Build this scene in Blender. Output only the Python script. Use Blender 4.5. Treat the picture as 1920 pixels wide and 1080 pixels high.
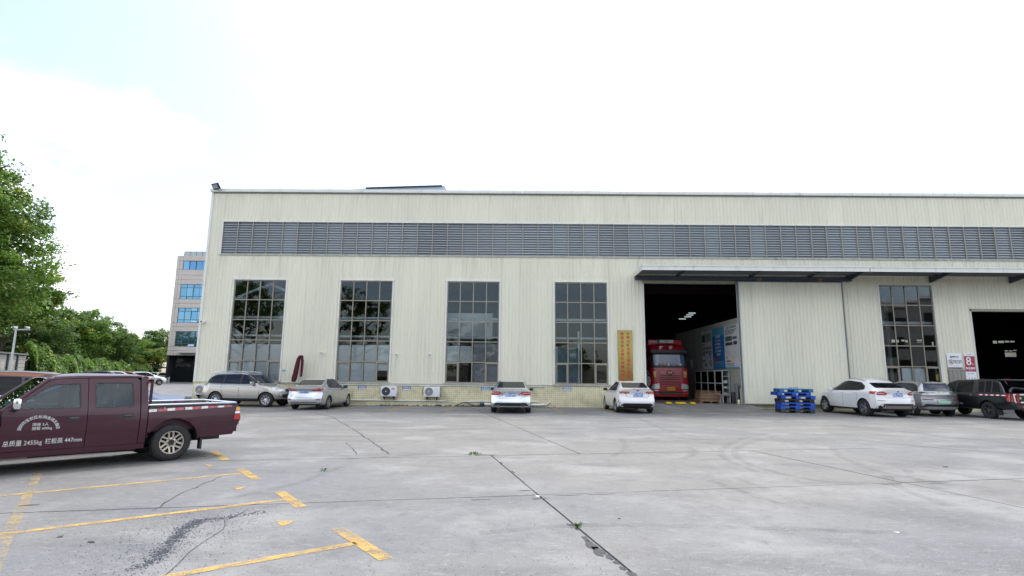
import bpy, bmesh, math, random
import numpy as np
from mathutils import Vector, Matrix
from mathutils.bvhtree import BVHTree

for _o in list(bpy.data.objects):
    bpy.data.objects.remove(_o, do_unlink=True)
scene = bpy.context.scene
COL = scene.collection
random.seed(7)
rng = np.random.default_rng(11)
R = math.radians

# ------------------------------------------------------------------ camera
CAM_H, D = 1.62, 30.65            # eye height, distance of the facade
F_PX, PITCH, YAW, ROLL = 1040.0, 0.1583, -0.0107, 0.0100
cam_data = bpy.data.cameras.new('camera')
cam = bpy.data.objects.new('camera', cam_data)
COL.objects.link(cam)
cam_data.sensor_width = 36.0
cam_data.lens = 36.0 * F_PX / 1920.0
cam_data.clip_start, cam_data.clip_end = 0.05, 3000
_f = Vector((math.sin(YAW) * math.cos(PITCH), math.cos(YAW) * math.cos(PITCH), math.sin(PITCH)))
_r0 = Vector((math.cos(YAW), -math.sin(YAW), 0))
_u0 = _r0.cross(_f)
_r = _r0 * math.cos(ROLL) + _u0 * math.sin(ROLL)
_u = _u0 * math.cos(ROLL) - _r0 * math.sin(ROLL)
cam.matrix_world = Matrix(((_r.x, _u.x, -_f.x, 0), (_r.y, _u.y, -_f.y, 0), (_r.z, _u.z, -_f.z, CAM_H), (0, 0, 0, 1)))
scene.camera = cam


def ray(px, py):
    return _f + _r * ((px - 960) / F_PX) - _u * ((py - 540) / F_PX)


def gnd(px, py, z=0.0):
    d = ray(px, py)
    t = (z - CAM_H) / d.z
    return Vector((d.x * t, d.y * t, z))


def atY(px, py, Y):
    d = ray(px, py)
    t = Y / d.y
    return Vector((d.x * t, Y, CAM_H + d.z * t))


# ------------------------------------------------------------------ sky, sun, exposure
SUN_EL, SUN_ROT = R(60), R(12)
SKY_OFF = 6.6
world = bpy.data.worlds.new('World')
scene.world = world
world.use_nodes = True
wn, wl = world.node_tree.nodes, world.node_tree.links
wn.clear()
w_out = wn.new('ShaderNodeOutputWorld')
w_bg = wn.new('ShaderNodeBackground')
w_sky = wn.new('ShaderNodeTexSky')
w_sky.sky_type = 'NISHITA'
w_sky.sun_disc = False
w_sky.sun_elevation, w_sky.sun_rotation = SUN_EL, SUN_ROT
w_sky.air_density, w_sky.dust_density = 1.0, 2.0
w_tc = wn.new('ShaderNodeTexCoord')
w_map = wn.new('ShaderNodeMapping')
w_map.inputs['Scale'].default_value = (1.0, 1.0, 1.9)
w_map.inputs['Location'].default_value = (SKY_OFF, 0.6, 0.2)
w_n = wn.new('ShaderNodeTexNoise')          # broad banks of cloud
w_n.inputs['Scale'].default_value = 1.5
w_n.inputs['Detail'].default_value = 9
w_n.inputs['Roughness'].default_value = 0.56
w_r = wn.new('ShaderNodeMapRange')
w_r.interpolation_type = 'SMOOTHSTEP'
w_r.inputs['From Min'].default_value = 0.44
w_r.inputs['From Max'].default_value = 0.66
w_r.inputs['To Min'].default_value = 0.07
w_r.inputs['To Max'].default_value = 1.0
w_mix = wn.new('ShaderNodeMixRGB')
w_mix.inputs['Color2'].default_value = (10.0, 10.1, 10.2, 1)
wl.new(w_tc.outputs['Generated'], w_map.inputs['Vector'])
wl.new(w_map.outputs['Vector'], w_n.inputs['Vector'])
wl.new(w_n.outputs['Fac'], w_r.inputs['Value'])
wl.new(w_r.outputs['Result'], w_mix.inputs['Fac'])
wl.new(w_sky.outputs['Color'], w_mix.inputs['Color1'])
wl.new(w_mix.outputs['Color'], w_bg.inputs['Color'])
w_bg.inputs['Strength'].default_value = 0.15
wl.new(w_bg.outputs['Background'], w_out.inputs['Surface'])

sun_data = bpy.data.lights.new('sun', 'SUN')
sun_data.energy = 1.5
sun_data.angle = R(16)
sun_data.color = (1.0, 0.965, 0.91)
sun = bpy.data.objects.new('sun', sun_data)
COL.objects.link(sun)
_sd = Vector((math.sin(SUN_ROT) * math.cos(SUN_EL), math.cos(SUN_ROT) * math.cos(SUN_EL), math.sin(SUN_EL)))
sun.rotation_euler = (-_sd).to_track_quat('-Z', 'Y').to_euler()
sun.location = (0, 0, 60)

scene.view_settings.view_transform = 'Standard'
scene.view_settings.look = 'None'
scene.view_settings.exposure = 0.84
scene.view_settings.gamma = 1.0
scene.view_settings.use_curve_mapping = False
scene.cycles.use_denoising = True
scene.cycles.max_bounces = 8
scene.cycles.transparent_max_bounces = 16
scene.cycles.caustics_reflective = False
scene.cycles.caustics_refractive = False

# ------------------------------------------------------------------ materials
MATS = {}


def srgb(r, g, b):
    def c(v):
        v /= 255.0
        return v / 12.92 if v <= 0.04045 else ((v + 0.055) / 1.055) ** 2.4
    return (c(r), c(g), c(b))


def M(name, col=(0.5, 0.5, 0.5), rough=0.5, metal=0.0, spec=0.5, coat=0.0, var=0.0, vscale=3.0, bump=0.0, bscale=40.0,
      emit=None, stretch=(1, 1, 1), objrand=0.0, flake=0.0, dirt=None):
    if name in MATS:
        return MATS[name]
    m = bpy.data.materials.new(name)
    m.use_nodes = True
    n, l = m.node_tree.nodes, m.node_tree.links
    b = n['Principled BSDF']
    b.inputs['Base Color'].default_value = (*col, 1)
    b.inputs['Roughness'].default_value = rough
    b.inputs['Metallic'].default_value = metal
    b.inputs['Specular IOR Level'].default_value = spec
    if coat:
        b.inputs['Coat Weight'].default_value = coat
        b.inputs['Coat Roughness'].default_value = 0.06
    if emit:
        b.inputs['Emission Color'].default_value = (*emit[0], 1)
        b.inputs['Emission Strength'].default_value = emit[1]
    vec = None
    if var or bump or dirt:
        geo = n.new('ShaderNodeNewGeometry')
        mp = n.new('ShaderNodeMapping')
        mp.inputs['Scale'].default_value = stretch
        l.new(geo.outputs['Position'], mp.inputs['Vector'])
        vec = mp.outputs['Vector']
    colout = None
    if var:
        t = n.new('ShaderNodeTexNoise')
        t.inputs['Scale'].default_value = vscale
        t.inputs['Detail'].default_value = 6
        l.new(vec, t.inputs['Vector'])
        mr = n.new('ShaderNodeMapRange')
        mr.inputs['From Min'].default_value = 0.3
        mr.inputs['From Max'].default_value = 0.7
        mr.inputs['To Min'].default_value = 1 - var
        mr.inputs['To Max'].default_value = 1 + var
        l.new(t.outputs['Fac'], mr.inputs['Value'])
        hs = n.new('ShaderNodeHueSaturation')
        hs.inputs['Color'].default_value = (*col, 1)
        l.new(mr.outputs['Result'], hs.inputs['Value'])
        colout = hs.outputs['Color']
    if objrand:
        oi = n.new('ShaderNodeObjectInfo')
        mr2 = n.new('ShaderNodeMapRange')
        mr2.inputs['To Min'].default_value = 1 - objrand
        mr2.inputs['To Max'].default_value = 1 + objrand
        l.new(oi.outputs['Random'], mr2.inputs['Value'])
        hs2 = n.new('ShaderNodeHueSaturation')
        if colout:
            l.new(colout, hs2.inputs['Color'])
        else:
            hs2.inputs['Color'].default_value = (*col, 1)
        l.new(mr2.outputs['Result'], hs2.inputs['Value'])
        colout = hs2.outputs['Color']
    if dirt:
        dcol, amount, dscale, dstretch = dirt
        mp2 = n.new('ShaderNodeMapping')
        mp2.inputs['Scale'].default_value = dstretch
        l.new(geo.outputs['Position'], mp2.inputs['Vector'])
        t2 = n.new('ShaderNodeTexNoise')
        t2.inputs['Scale'].default_value = dscale
        t2.inputs['Detail'].default_value = 8
        t2.inputs['Roughness'].default_value = 0.65
        l.new(mp2.outputs['Vector'], t2.inputs['Vector'])
        mr3 = n.new('ShaderNodeMapRange')
        mr3.interpolation_type = 'SMOOTHSTEP'
        mr3.inputs['From Min'].default_value = 0.5
        mr3.inputs['From Max'].default_value = 0.75
        mr3.inputs['To Max'].default_value = amount
        l.new(t2.outputs['Fac'], mr3.inputs['Value'])
        mx = n.new('ShaderNodeMixRGB')
        mx.inputs['Color2'].default_value = (*dcol, 1)
        if colout:
            l.new(colout, mx.inputs['Color1'])
        else:
            mx.inputs['Color1'].default_value = (*col, 1)
        l.new(mr3.outputs['Result'], mx.inputs['Fac'])
        colout = mx.outputs['Color']
    if colout:
        l.new(colout, b.inputs['Base Color'])
    if bump:
        t3 = n.new('ShaderNodeTexNoise')
        t3.inputs['Scale'].default_value = bscale
        t3.inputs['Detail'].default_value = 5
        l.new(vec, t3.inputs['Vector'])
        bp = n.new('ShaderNodeBump')
        bp.inputs['Strength'].default_value = bump
        bp.inputs['Distance'].default_value = 0.01
        l.new(t3.outputs['Fac'], bp.inputs['Height'])
        l.new(bp.outputs['Normal'], b.inputs['Normal'])
    MATS[name] = m
    return m


def glass(name, tint=(0.5, 0.55, 0.56), refl=1.0, rough=0.0, ior=1.5):
    """thin window pane: tinted see-through plus a Fresnel mirror"""
    if name in MATS:
        return MATS[name]
    m = bpy.data.materials.new(name)
    m.use_nodes = True
    n, l = m.node_tree.nodes, m.node_tree.links
    n.clear()
    o = n.new('ShaderNodeOutputMaterial')
    tr = n.new('ShaderNodeBsdfTransparent')
    tr.inputs['Color'].default_value = (*tint, 1)
    gl = n.new('ShaderNodeBsdfGlossy')
    gl.inputs['Roughness'].default_value = rough
    gl.inputs['Color'].default_value = (refl, refl, refl, 1)
    fr = n.new('ShaderNodeFresnel')
    fr.inputs['IOR'].default_value = ior
    mx = n.new('ShaderNodeMixShader')
    l.new(fr.outputs['Fac'], mx.inputs['Fac'])
    l.new(tr.outputs['BSDF'], mx.inputs[1])
    l.new(gl.outputs['BSDF'], mx.inputs[2])
    l.new(mx.outputs['Shader'], o.inputs['Surface'])
    MATS[name] = m
    return m


def worn(name, col, rough=0.7, scale=6.0, lo=0.35, hi=0.6, amount=0.9, fine=60.0):
    """paint or rubber marks on the concrete, rubbed away in places"""
    if name in MATS:
        return MATS[name]
    m = bpy.data.materials.new(name)
    m.use_nodes = True
    n, l = m.node_tree.nodes, m.node_tree.links
    b = n['Principled BSDF']
    b.inputs['Base Color'].default_value = (*col, 1)
    b.inputs['Roughness'].default_value = rough
    out = n['Material Output']
    geo = n.new('ShaderNodeNewGeometry')
    t = n.new('ShaderNodeTexNoise')
    t.inputs['Scale'].default_value = scale
    t.inputs['Detail'].default_value = 8
    t.inputs['Roughness'].default_value = 0.7
    t2 = n.new('ShaderNodeTexNoise')
    t2.inputs['Scale'].default_value = fine
    t2.inputs['Detail'].default_value = 3
    l.new(geo.outputs['Position'], t.inputs['Vector'])
    l.new(geo.outputs['Position'], t2.inputs['Vector'])
    ad = n.new('ShaderNodeMath')
    ad.operation = 'MULTIPLY_ADD'
    ad.inputs[1].default_value = 0.35
    l.new(t2.outputs['Fac'], ad.inputs[0])
    mu = n.new('ShaderNodeMath')
    mu.operation = 'MULTIPLY'
    mu.inputs[1].default_value = 0.65
    l.new(t.outputs['Fac'], mu.inputs[0])
    l.new(mu.outputs[0], ad.inputs[2])
    mr = n.new('ShaderNodeMapRange')
    mr.interpolation_type = 'SMOOTHSTEP'
    mr.inputs['From Min'].default_value = lo
    mr.inputs['From Max'].default_value = hi
    mr.inputs['To Max'].default_value = amount
    l.new(ad.outputs[0], mr.inputs['Value'])
    tr = n.new('ShaderNodeBsdfTransparent')
    mx = n.new('ShaderNodeMixShader')
    l.new(mr.outputs['Result'], mx.inputs['Fac'])
    l.new(tr.outputs['BSDF'], mx.inputs[1])
    l.new(b.outputs['BSDF'], mx.inputs[2])
    l.new(mx.outputs['Shader'], out.inputs['Surface'])
    MATS[name] = m
    return m


def concrete():
    m = bpy.data.materials.new('concrete')
    m.use_nodes = True
    n, l = m.node_tree.nodes, m.node_tree.links
    b = n['Principled BSDF']
    geo = n.new('ShaderNodeNewGeometry')
    pos = geo.outputs['Position']

    def noise(scale, detail=6, rough=0.55, stretch=None, off=0.0):
        v = pos
        if stretch or off:
            mp = n.new('ShaderNodeMapping')
            mp.inputs['Scale'].default_value = stretch or (1, 1, 1)
            mp.inputs['Location'].default_value = (off, off * 0.7, 0)
            mp.inputs['Rotation'].default_value = (0, 0, R(-12))
            l.new(pos, mp.inputs['Vector'])
            v = mp.outputs['Vector']
        t = n.new('ShaderNodeTexNoise')
        t.inputs['Scale'].default_value = scale
        t.inputs['Detail'].default_value = detail
        t.inputs['Roughness'].default_value = rough
        l.new(v, t.inputs['Vector'])
        return t.outputs['Fac']

    def rngmap(v, a, b_, c, d_, smooth=True):
        mr = n.new('ShaderNodeMapRange')
        if smooth:
            mr.interpolation_type = 'SMOOTHSTEP'
        for k, x in zip(('From Min', 'From Max', 'To Min', 'To Max'), (a, b_, c, d_)):
            mr.inputs[k].default_value = x
        l.new(v, mr.inputs['Value'])
        return mr.outputs['Result']

    def mix(c1, c2, fac, mode='MIX'):
        mx = n.new('ShaderNodeMixRGB')
        mx.blend_type = mode
        for s, c in (('Color1', c1), ('Color2', c2)):
            if isinstance(c, tuple):
                mx.inputs[s].default_value = (*c, 1)
            else:
                l.new(c, mx.inputs[s])
        if isinstance(fac, float):
            mx.inputs['Fac'].default_value = fac
        else:
            l.new(fac, mx.inputs['Fac'])
        return mx.outputs['Color']
    c = mix((0.180, 0.174, 0.163), (0.160, 0.163, 0.168), rngmap(noise(0.12, 3, 0.5, None, 3.0), 0.42, 0.60, 0.0, 1.0))
    c = mix(c, (0.262, 0.259, 0.252), rngmap(noise(0.55, 7, 0.62), 0.47, 0.66, 0.0, 0.80))
    c = mix(c, (0.112, 0.112, 0.114), rngmap(noise(0.33, 8, 0.66, (1, 2.2, 1), 9.0), 0.48, 0.68, 0.0, 0.80))
    c = mix(c, (0.125, 0.122, 0.12), rngmap(noise(2.6, 8, 0.7, (1.6, 0.8, 1), 21.0), 0.52, 0.70, 0.0, 0.75))
    c = mix(c, (0.285, 0.28, 0.272), rngmap(noise(9.0, 6, 0.7, (0.7, 1.6, 1), 5.0), 0.52, 0.70, 0.0, 0.65))
    c = mix(c, (0.12, 0.12, 0.12), rngmap(noise(55.0, 3, 0.7), 0.60, 0.72, 0.0, 0.60))
    c = mix(c, (0.60, 0.59, 0.57), rngmap(noise(85.0, 2, 0.6, None, 2.0), 0.60, 0.74, 0.0, 0.50))
    c = mix(c, (0.075, 0.075, 0.078), rngmap(noise(24.0, 4, 0.75, None, 7.0), 0.60, 0.68, 0.0, 0.55))
    c = mix(c, (0.40, 0.395, 0.385), rngmap(noise(31.0, 4, 0.75, None, 13.0), 0.60, 0.68, 0.0, 0.45))
    c = mix(c, (0.13, 0.13, 0.132), rngmap(noise(1.1, 9, 0.78, (0.35, 2.4, 1), 33.0), 0.54, 0.70, 0.0, 0.55))
    # darker oil drips
    v = n.new('ShaderNodeTexVoronoi')
    v.inputs['Scale'].default_value = 0.42
    v.inputs['Randomness'].default_value = 1.0
    mpv = n.new('ShaderNodeMapping')
    mpv.inputs['Scale'].default_value = (1, 1.5, 1)
    l.new(pos, mpv.inputs['Vector'])
    l.new(mpv.outputs['Vector'], v.inputs['Vector'])
    c = mix(c, (0.12, 0.12, 0.122), rngmap(v.outputs['Distance'], 0.03, 0.11, 0.62, 0.0))
    l.new(c, b.inputs['Base Color'])
    rr = rngmap(noise(0.8, 5), 0.3, 0.7, 0.50, 0.78)
    l.new(rr, b.inputs['Roughness'])
    b.inputs['Specular IOR Level'].default_value = 0.55
    bp = n.new('ShaderNodeBump')
    bp.inputs['Strength'].default_value = 0.35
    bp.inputs['Distance'].default_value = 0.006
    l.new(noise(38.0, 8, 0.7), bp.inputs['Height'])
    l.new(bp.outputs['Normal'], b.inputs['Normal'])
    MATS['concrete'] = m
    return m


# ------------------------------------------------------------------ mesh helpers
def link(o, parent=None):
    COL.objects.link(o)
    if parent is not None:
        o.parent = parent
    return o


def tag(o, label=None, cat=None, group=None, kind=None):
    for k, v in (('label', label), ('category', cat), ('group', group), ('kind', kind)):
        if v:
            o[k] = v
    return o


def empty(name, loc=(0, 0, 0), rz=0.0, label=None, cat=None, group=None, parent=None):
    o = bpy.data.objects.new(name, None)
    o.empty_display_size = 0.3
    o.location = loc
    o.rotation_euler = (0, 0, rz)
    link(o, parent)
    return tag(o, label, cat, group)


class MB:
    """collects simple shapes and links them as ONE mesh object"""

    def __init__(s):
        s.v, s.f, s.m = [], [], []
        s.smooth = []

    def add(s, vs, fs, mi=0, smooth=False, mat=None):
        o = len(s.v)
        if mat is not None:
            vs = [mat @ Vector(p) for p in vs]
        s.v += [tuple(p) for p in vs]
        s.f += [tuple(i + o for i in f) for f in fs]
        s.m += [mi] * len(fs)
        s.smooth += [smooth] * len(fs)
        return s

    def box(s, x0, x1, y0, y1, z0, z1, mi=0, mat=None, bev=0.0):
        if bev <= 0:
            vs = [(x0, y0, z0), (x1, y0, z0), (x1, y1, z0), (x0, y1, z0), (x0, y0, z1), (x1, y0, z1), (x1, y1, z1), (x0, y1, z1)]
            fs = [(0, 3, 2, 1), (4, 5, 6, 7), (0, 1, 5, 4), (1, 2, 6, 5), (2, 3, 7, 6), (3, 0, 4, 7)]
            return s.add(vs, fs, mi, False, mat)
        bm = bmesh.new()
        bmesh.ops.create_cube(bm, size=1.0, matrix=Matrix.Translation(((x0 + x1) / 2, (y0 + y1) / 2, (z0 + z1) / 2)) @ Matrix.Diagonal((x1 - x0, y1 - y0, z1 - z0, 1)))
        bmesh.ops.bevel(bm, geom=bm.edges[:], offset=bev, segments=2, profile=0.6, affect='EDGES')
        bm.verts.index_update()
        s.add([v.co.copy() for v in bm.verts], [[v.index for v in f.verts] for f in bm.faces], mi, True, mat)
        bm.free()
        return s

    def cyl(s, p0, p1, r0, r1=None, n=12, mi=0, caps=True, smooth=True):
        p0, p1 = Vector(p0), Vector(p1)
        r1 = r0 if r1 is None else r1
        a = (p1 - p0).normalized()
        t = Vector((0, 0, 1)) if abs(a.z) < 0.9 else Vector((1, 0, 0))
        u = a.cross(t).normalized()
        w = a.cross(u)
        vs = []
        for p, r in ((p0, r0), (p1, r1)):
            for k in range(n):
                an = 2 * math.pi * k / n
                vs.append(p + u * (r * math.cos(an)) + w * (r * math.sin(an)))
        fs = [(k, n + k, n + (k + 1) % n, (k + 1) % n) for k in range(n)]
        s.add(vs, fs, mi, smooth)
        if caps:
            o = len(s.v)
            s.v += [tuple(x) for x in vs]
            s.f += [tuple(o + k for k in range(n)), tuple(o + n + k for k in reversed(range(n)))]
            s.m += [mi] * 2
            s.smooth += [False] * 2
        return s

    def tube(s, pts, r, n=8, mi=0, closed=False):
        pts = [Vector(p) for p in pts]
        rs = r if isinstance(r, (list, tuple)) else [r] * len(pts)
        rings = []
        prev = None
        for i, p in enumerate(pts):
            if i == 0:
                d = pts[1] - p
            elif i == len(pts) - 1:
                d = p - pts[i - 1]
            else:
                d = (pts[i + 1] - p).normalized() + (p - pts[i - 1]).normalized()
            d.normalize()
            t = prev if prev is not None else (Vector((0, 0, 1)) if abs(d.z) < 0.9 else Vector((1, 0, 0)))
            u = (t - d * t.dot(d))
            if u.length < 1e-4:
                u = d.orthogonal()
            u.normalize()
            prev = u
            w = d.cross(u)
            rings.append([p + u * (rs[i] * math.cos(2 * math.pi * k / n)) + w * (rs[i] * math.sin(2 * math.pi * k / n)) for k in range(n)])
        vs = [q for rg in rings for q in rg]
        fs = []
        for i in range(len(pts) - 1):
            for k in range(n):
                fs.append((i * n + k, i * n + (k + 1) % n, (i + 1) * n + (k + 1) % n, (i + 1) * n + k))
        fs.append(tuple(reversed(range(n))))
        fs.append(tuple((len(pts) - 1) * n + k for k in range(n)))
        return s.add(vs, fs, mi, True)

    def lathe(s, prof, axis='Y', n=32, mi=0, centre=(0, 0, 0), smooth=True, mis=None):
        """prof: (radius, along axis)"""
        c = Vector(centre)
        vs, fs = [], []
        m = len(prof)
        for k in range(n):
            an = 2 * math.pi * k / n
            ca, sa = math.cos(an), math.sin(an)
            for r, h in prof:
                if axis == 'Y':
                    vs.append(c + Vector((r * ca, h, r * sa)))
                elif axis == 'Z':
                    vs.append(c + Vector((r * ca, r * sa, h)))
                else:
                    vs.append(c + Vector((h, r * ca, r * sa)))
        o = len(s.v)
        s.v += [tuple(p) for p in vs]
        for k in range(n):
            k2 = (k + 1) % n
            for i in range(m - 1):
                s.f.append((o + k * m + i, o + k * m + i + 1, o + k2 * m + i + 1, o + k2 * m + i))
                s.m.append(mis[i] if mis else mi)
                s.smooth.append(smooth)
        return s

    def prism(s, poly, y0, y1, axis='Y', mi=0, smooth=False, mat=None):
        """extrude a 2D polygon; axis Y: poly=(x,z); axis Z: poly=(x,y); axis X: poly=(y,z)"""
        def P(p, h):
            return {'Y': (p[0], h, p[1]), 'Z': (p[0], p[1], h), 'X': (h, p[0], p[1])}[axis]
        n = len(poly)
        vs = [P(p, y0) for p in poly] + [P(p, y1) for p in poly]
        fs = [tuple(range(n)), tuple(reversed(range(n, 2 * n)))] + [(k, n + k, n + (k + 1) % n, (k + 1) % n) for k in range(n)]
        return s.add(vs, fs, mi, smooth, mat)

    def mesh(s, name, mats, sharp=40):
        me = bpy.data.meshes.new(name)
        me.from_pydata(s.v, [], s.f)
        for m in (mats if isinstance(mats, (list, tuple)) else [mats]):
            me.materials.append(m)
        me.polygons.foreach_set('material_index', s.m)
        bm = bmesh.new()
        bm.from_mesh(me)
        bmesh.ops.recalc_face_normals(bm, faces=bm.faces[:]) if s.recalc else None
        bm.to_mesh(me)
        bm.free()
        me.polygons.foreach_set('use_smooth', s.smooth)
        me.update()
        return me
    recalc = True

    def build(s, name, mats, parent=None, loc=None, rz=None, sharp=40):
        o = bpy.data.objects.new(name, s.mesh(name, mats, sharp))
        link(o, parent)
        if loc is not None:
            o.location = loc
        if rz is not None:
            o.rotation_euler = (0, 0, rz)
        if any(s.smooth):
            set_sharp(o.data, sharp)
        return o


def set_sharp(me, ang=40):
    bm = bmesh.new()
    bm.from_mesh(me)
    a = R(ang)
    for e in bm.edges:
        if len(e.link_faces) == 2:
            e.smooth = e.calc_face_angle(0) < a
    bm.to_mesh(me)
    bm.free()


def inst(src, name, parent=None, loc=(0, 0, 0), rot=(0, 0, 0), scale=(1, 1, 1)):
    o = bpy.data.objects.new(name, src.data if hasattr(src, 'data') else src)
    link(o, parent)
    o.location, o.rotation_euler, o.scale = loc, rot, scale
    return o


TEXT_CACHE = {}


def text(body, size, mat, parent, origin, right=(1, 0, 0), up=(0, 0, 1), align='CENTER', bold=0.0, name='lettering', aspect=1.0, lift=0.002):
    key = (body, align, bold)
    if key not in TEXT_CACHE:
        cu = bpy.data.curves.new('lettering', 'FONT')
        cu.body = body
        cu.size = 1.0
        cu.align_x = align
        cu.align_y = 'CENTER'
        cu.offset = bold
        cu.resolution_u = 2
        cu.fill_mode = 'FRONT'
        to = bpy.data.objects.new('lettering', cu)
        COL.objects.link(to)
        dg = bpy.context.evaluated_depsgraph_get()
        me = bpy.data.meshes.new_from_object(to.evaluated_get(dg))
        bpy.data.objects.remove(to, do_unlink=True)
        bpy.data.curves.remove(cu)
        TEXT_CACHE[key] = me
    me = TEXT_CACHE[key].copy()
    me.materials.clear()
    me.materials.append(mat)
    o = bpy.data.objects.new(name, me)
    link(o, parent)
    r_, u_ = Vector(right).normalized(), Vector(up).normalized()
    n_ = r_.cross(u_)
    p = Vector(origin) + n_ * lift
    o.matrix_local = Matrix(((r_.x * size * aspect, u_.x * size, n_.x * size, p.x), (r_.y * size * aspect, u_.y * size, n_.y * size, p.y), (r_.z * size * aspect, u_.z * size, n_.z * size, p.z), (0, 0, 0, 1)))
    return o


def poly_sheet(name, polys, z, mat, parent=None):
    """flat sheet(s) lying on the ground"""
    vs, fs = [], []
    for poly in polys:
        o = len(vs)
        vs += [(p[0], p[1], z) for p in poly]
        fs.append(tuple(range(o, o + len(poly))))
    me = bpy.data.meshes.new(name)
    me.from_pydata(vs, [], fs)
    bm = bmesh.new()
    bm.from_mesh(me)
    for f in bm.faces:
        f.normal_update()
        if f.normal.z < 0:
            f.normal_flip()
    bm.to_mesh(me)
    bm.free()
    me.materials.append(mat)
    return link(bpy.data.objects.new(name, me), parent)


def strip(pts, w):
    """a ribbon polygon along a polyline"""
    L, Rr = [], []
    for i, p in enumerate(pts):
        a = Vector(pts[max(0, i - 1)])
        b = Vector(pts[min(len(pts) - 1, i + 1)])
        d = (b - a).normalized()
        nrm = Vector((-d.y, d.x))
        ww = w[i] if isinstance(w, (list, tuple)) else w
        L.append(Vector(p) + nrm * ww / 2)
        Rr.append(Vector(p) - nrm * ww / 2)
    return [[L[i], L[i + 1], Rr[i + 1], Rr[i]] for i in range(len(pts) - 1)]
# ================================================================== the yard
CONC = concrete()
M_joint = M('joint_tar', (0.035, 0.035, 0.038), 0.9, var=0.3, vscale=8)
ground = MB().add([(-500, -300, -0.014), (500, -300, -0.014), (500, 700, -0.014), (-500, 700, -0.014)], [(0, 1, 2, 3)]).build('ground', CONC)
tag(ground, 'wide light grey concrete ground around the yard', kind='structure')
JA = R(12.3)
AX, BX = Vector((math.cos(JA), math.sin(JA))), Vector((-math.sin(JA), math.cos(JA)))


def ab(a, b):
    return AX * a + BX * b


yard = MB().prism([tuple(ab(a, b)) for a, b in ((-34, -10.5), (45, -10.5), (45, 44), (-34, 44))], -0.0125, -0.009, 'Z').build('yard', M_joint)
tag(yard, 'concrete yard laid in large slabs with dark joints', kind='structure')
b_lines = [-8.0, -4.0, -0.05, 3.88, 7.81, 11.73, 17.6, 23.6, 29.6, 36.0]
for j in range(len(b_lines) - 1):
    b0, b1 = b_lines[j], b_lines[j + 1]
    cuts = [-34.3, -22.2, -10.1, 2.02, 8.07, 20.2, 32.3, 44.4] if b1 <= 11.8 else [-32.3, -20.2, -8.1, 3.95, 16.0, 28.1, 40.2]
    for a, a_next in zip(cuts[:-1], cuts[1:]):
        g = 0.013
        bm = bmesh.new()
        na, nb = 8, 6
        wob = lambda: random.uniform(-0.004, 0.006)
        # outline with slightly broken edges
        pts = []
        A0, A1, B0, B1 = a + g, a_next - g, b0 + g, b1 - g
        for k in range(14):
            pts.append((A0 + (A1 - A0) * k / 14, B0 + wob()))
        for k in range(10):
            pts.append((A1 - wob(), B0 + (B1 - B0) * k / 10))
        for k in range(14):
            pts.append((A1 - (A1 - A0) * k / 14, B1 - wob()))
        for k in range(10):
            pts.append((A0 + wob(), B1 - (B1 - B0) * k / 10))
        bm.free()
        MB().prism([tuple(ab(*p)) for p in pts], -0.06, random.uniform(-0.0012, 0.0012), 'Z').build('concrete_slab', CONC, yard)

# ---- painted parking lines
M_yel = worn('yellow_paint', (0.60, 0.38, 0.10), 0.65, scale=4.0, lo=0.35, hi=0.60, amount=0.92)
M_yel_old = worn('old_yellow_paint', (0.56, 0.40, 0.15), 0.7, scale=3.0, lo=0.42, hi=0.66, amount=0.7)
ZP = 0.004


def paint(name, pts, w, m=M_yel, z=ZP):
    return poly_sheet(name, strip([Vector(p) for p in pts], w), z, m, yard)


def g2(px, py):
    p = gnd(px, py)
    return Vector((p.x, p.y))


# the slanted bays in front: cross bars with stems
for (b0, b1, s0, s1) in (((633, 991), (724, 1049), (668, 1019), (310, 1082)), ((525, 922), (564, 951), (533, 937), (-30, 1006)),
                         ((449, 879), (482, 899), (452, 888), (-20, 932)), ((401, 847), (424, 863), (408, 854), (0, 876))):
    p, q = g2(*b0), g2(*b1)
    paint('bay_bar', [p, p.lerp(q, 0.5), q], 0.14)
    p, q = g2(*s0), g2(*s1)
    d = (q - p).normalized()
    paint('bay_line', [p.lerp(q, k / 8) for k in range(9)] + [q + d * 1.5], 0.105)
for tri in (((516, 977), (556, 977), (528, 988)), ((432, 912), (463, 913), (446, 919)), ((384, 871), (402, 872), (392, 876))):
    poly_sheet('bay_arrow', [[g2(*t) for t in tri]], ZP, M_yel, yard)
paint('bay_line', [g2(-20, 1085), g2(10, 1010), g2(42, 950), g2(75, 880)], 0.11, M_yel_old)
# the bays along the wall
for x in (-11.15, -8.35, -5.9, -3.3, 2.0, 4.55, 7.15, 14.1, 16.6, 19.1):
    x2 = x + 0.0
    paint('bay_line', [(x, 25.9), (x2, 28), (x2, 30.4)], 0.11, M_yel if x < 10 else M_yel_old)
for x in (-14.2, -11.15, -8.35, -5.9, -3.3, 4.55, 14.1, 19.1, 21.6):
    paint('bay_bar', [(x - 0.55, 25.85), (x + 0.55, 25.85)], 0.10, M_yel_old)
paint('bay_line', [(-15.5, 28.4), (-11.3, 25.9)], 0.10, M_yel)
paint('bay_line', [(19.2, 25.0), (23.5, 24.9)], 0.12, M_yel_old)

# ---- dark tar patches and cracks
M_tar = M('tar', (0.055, 0.055, 0.062), 0.75, var=0.25, vscale=20)


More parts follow.
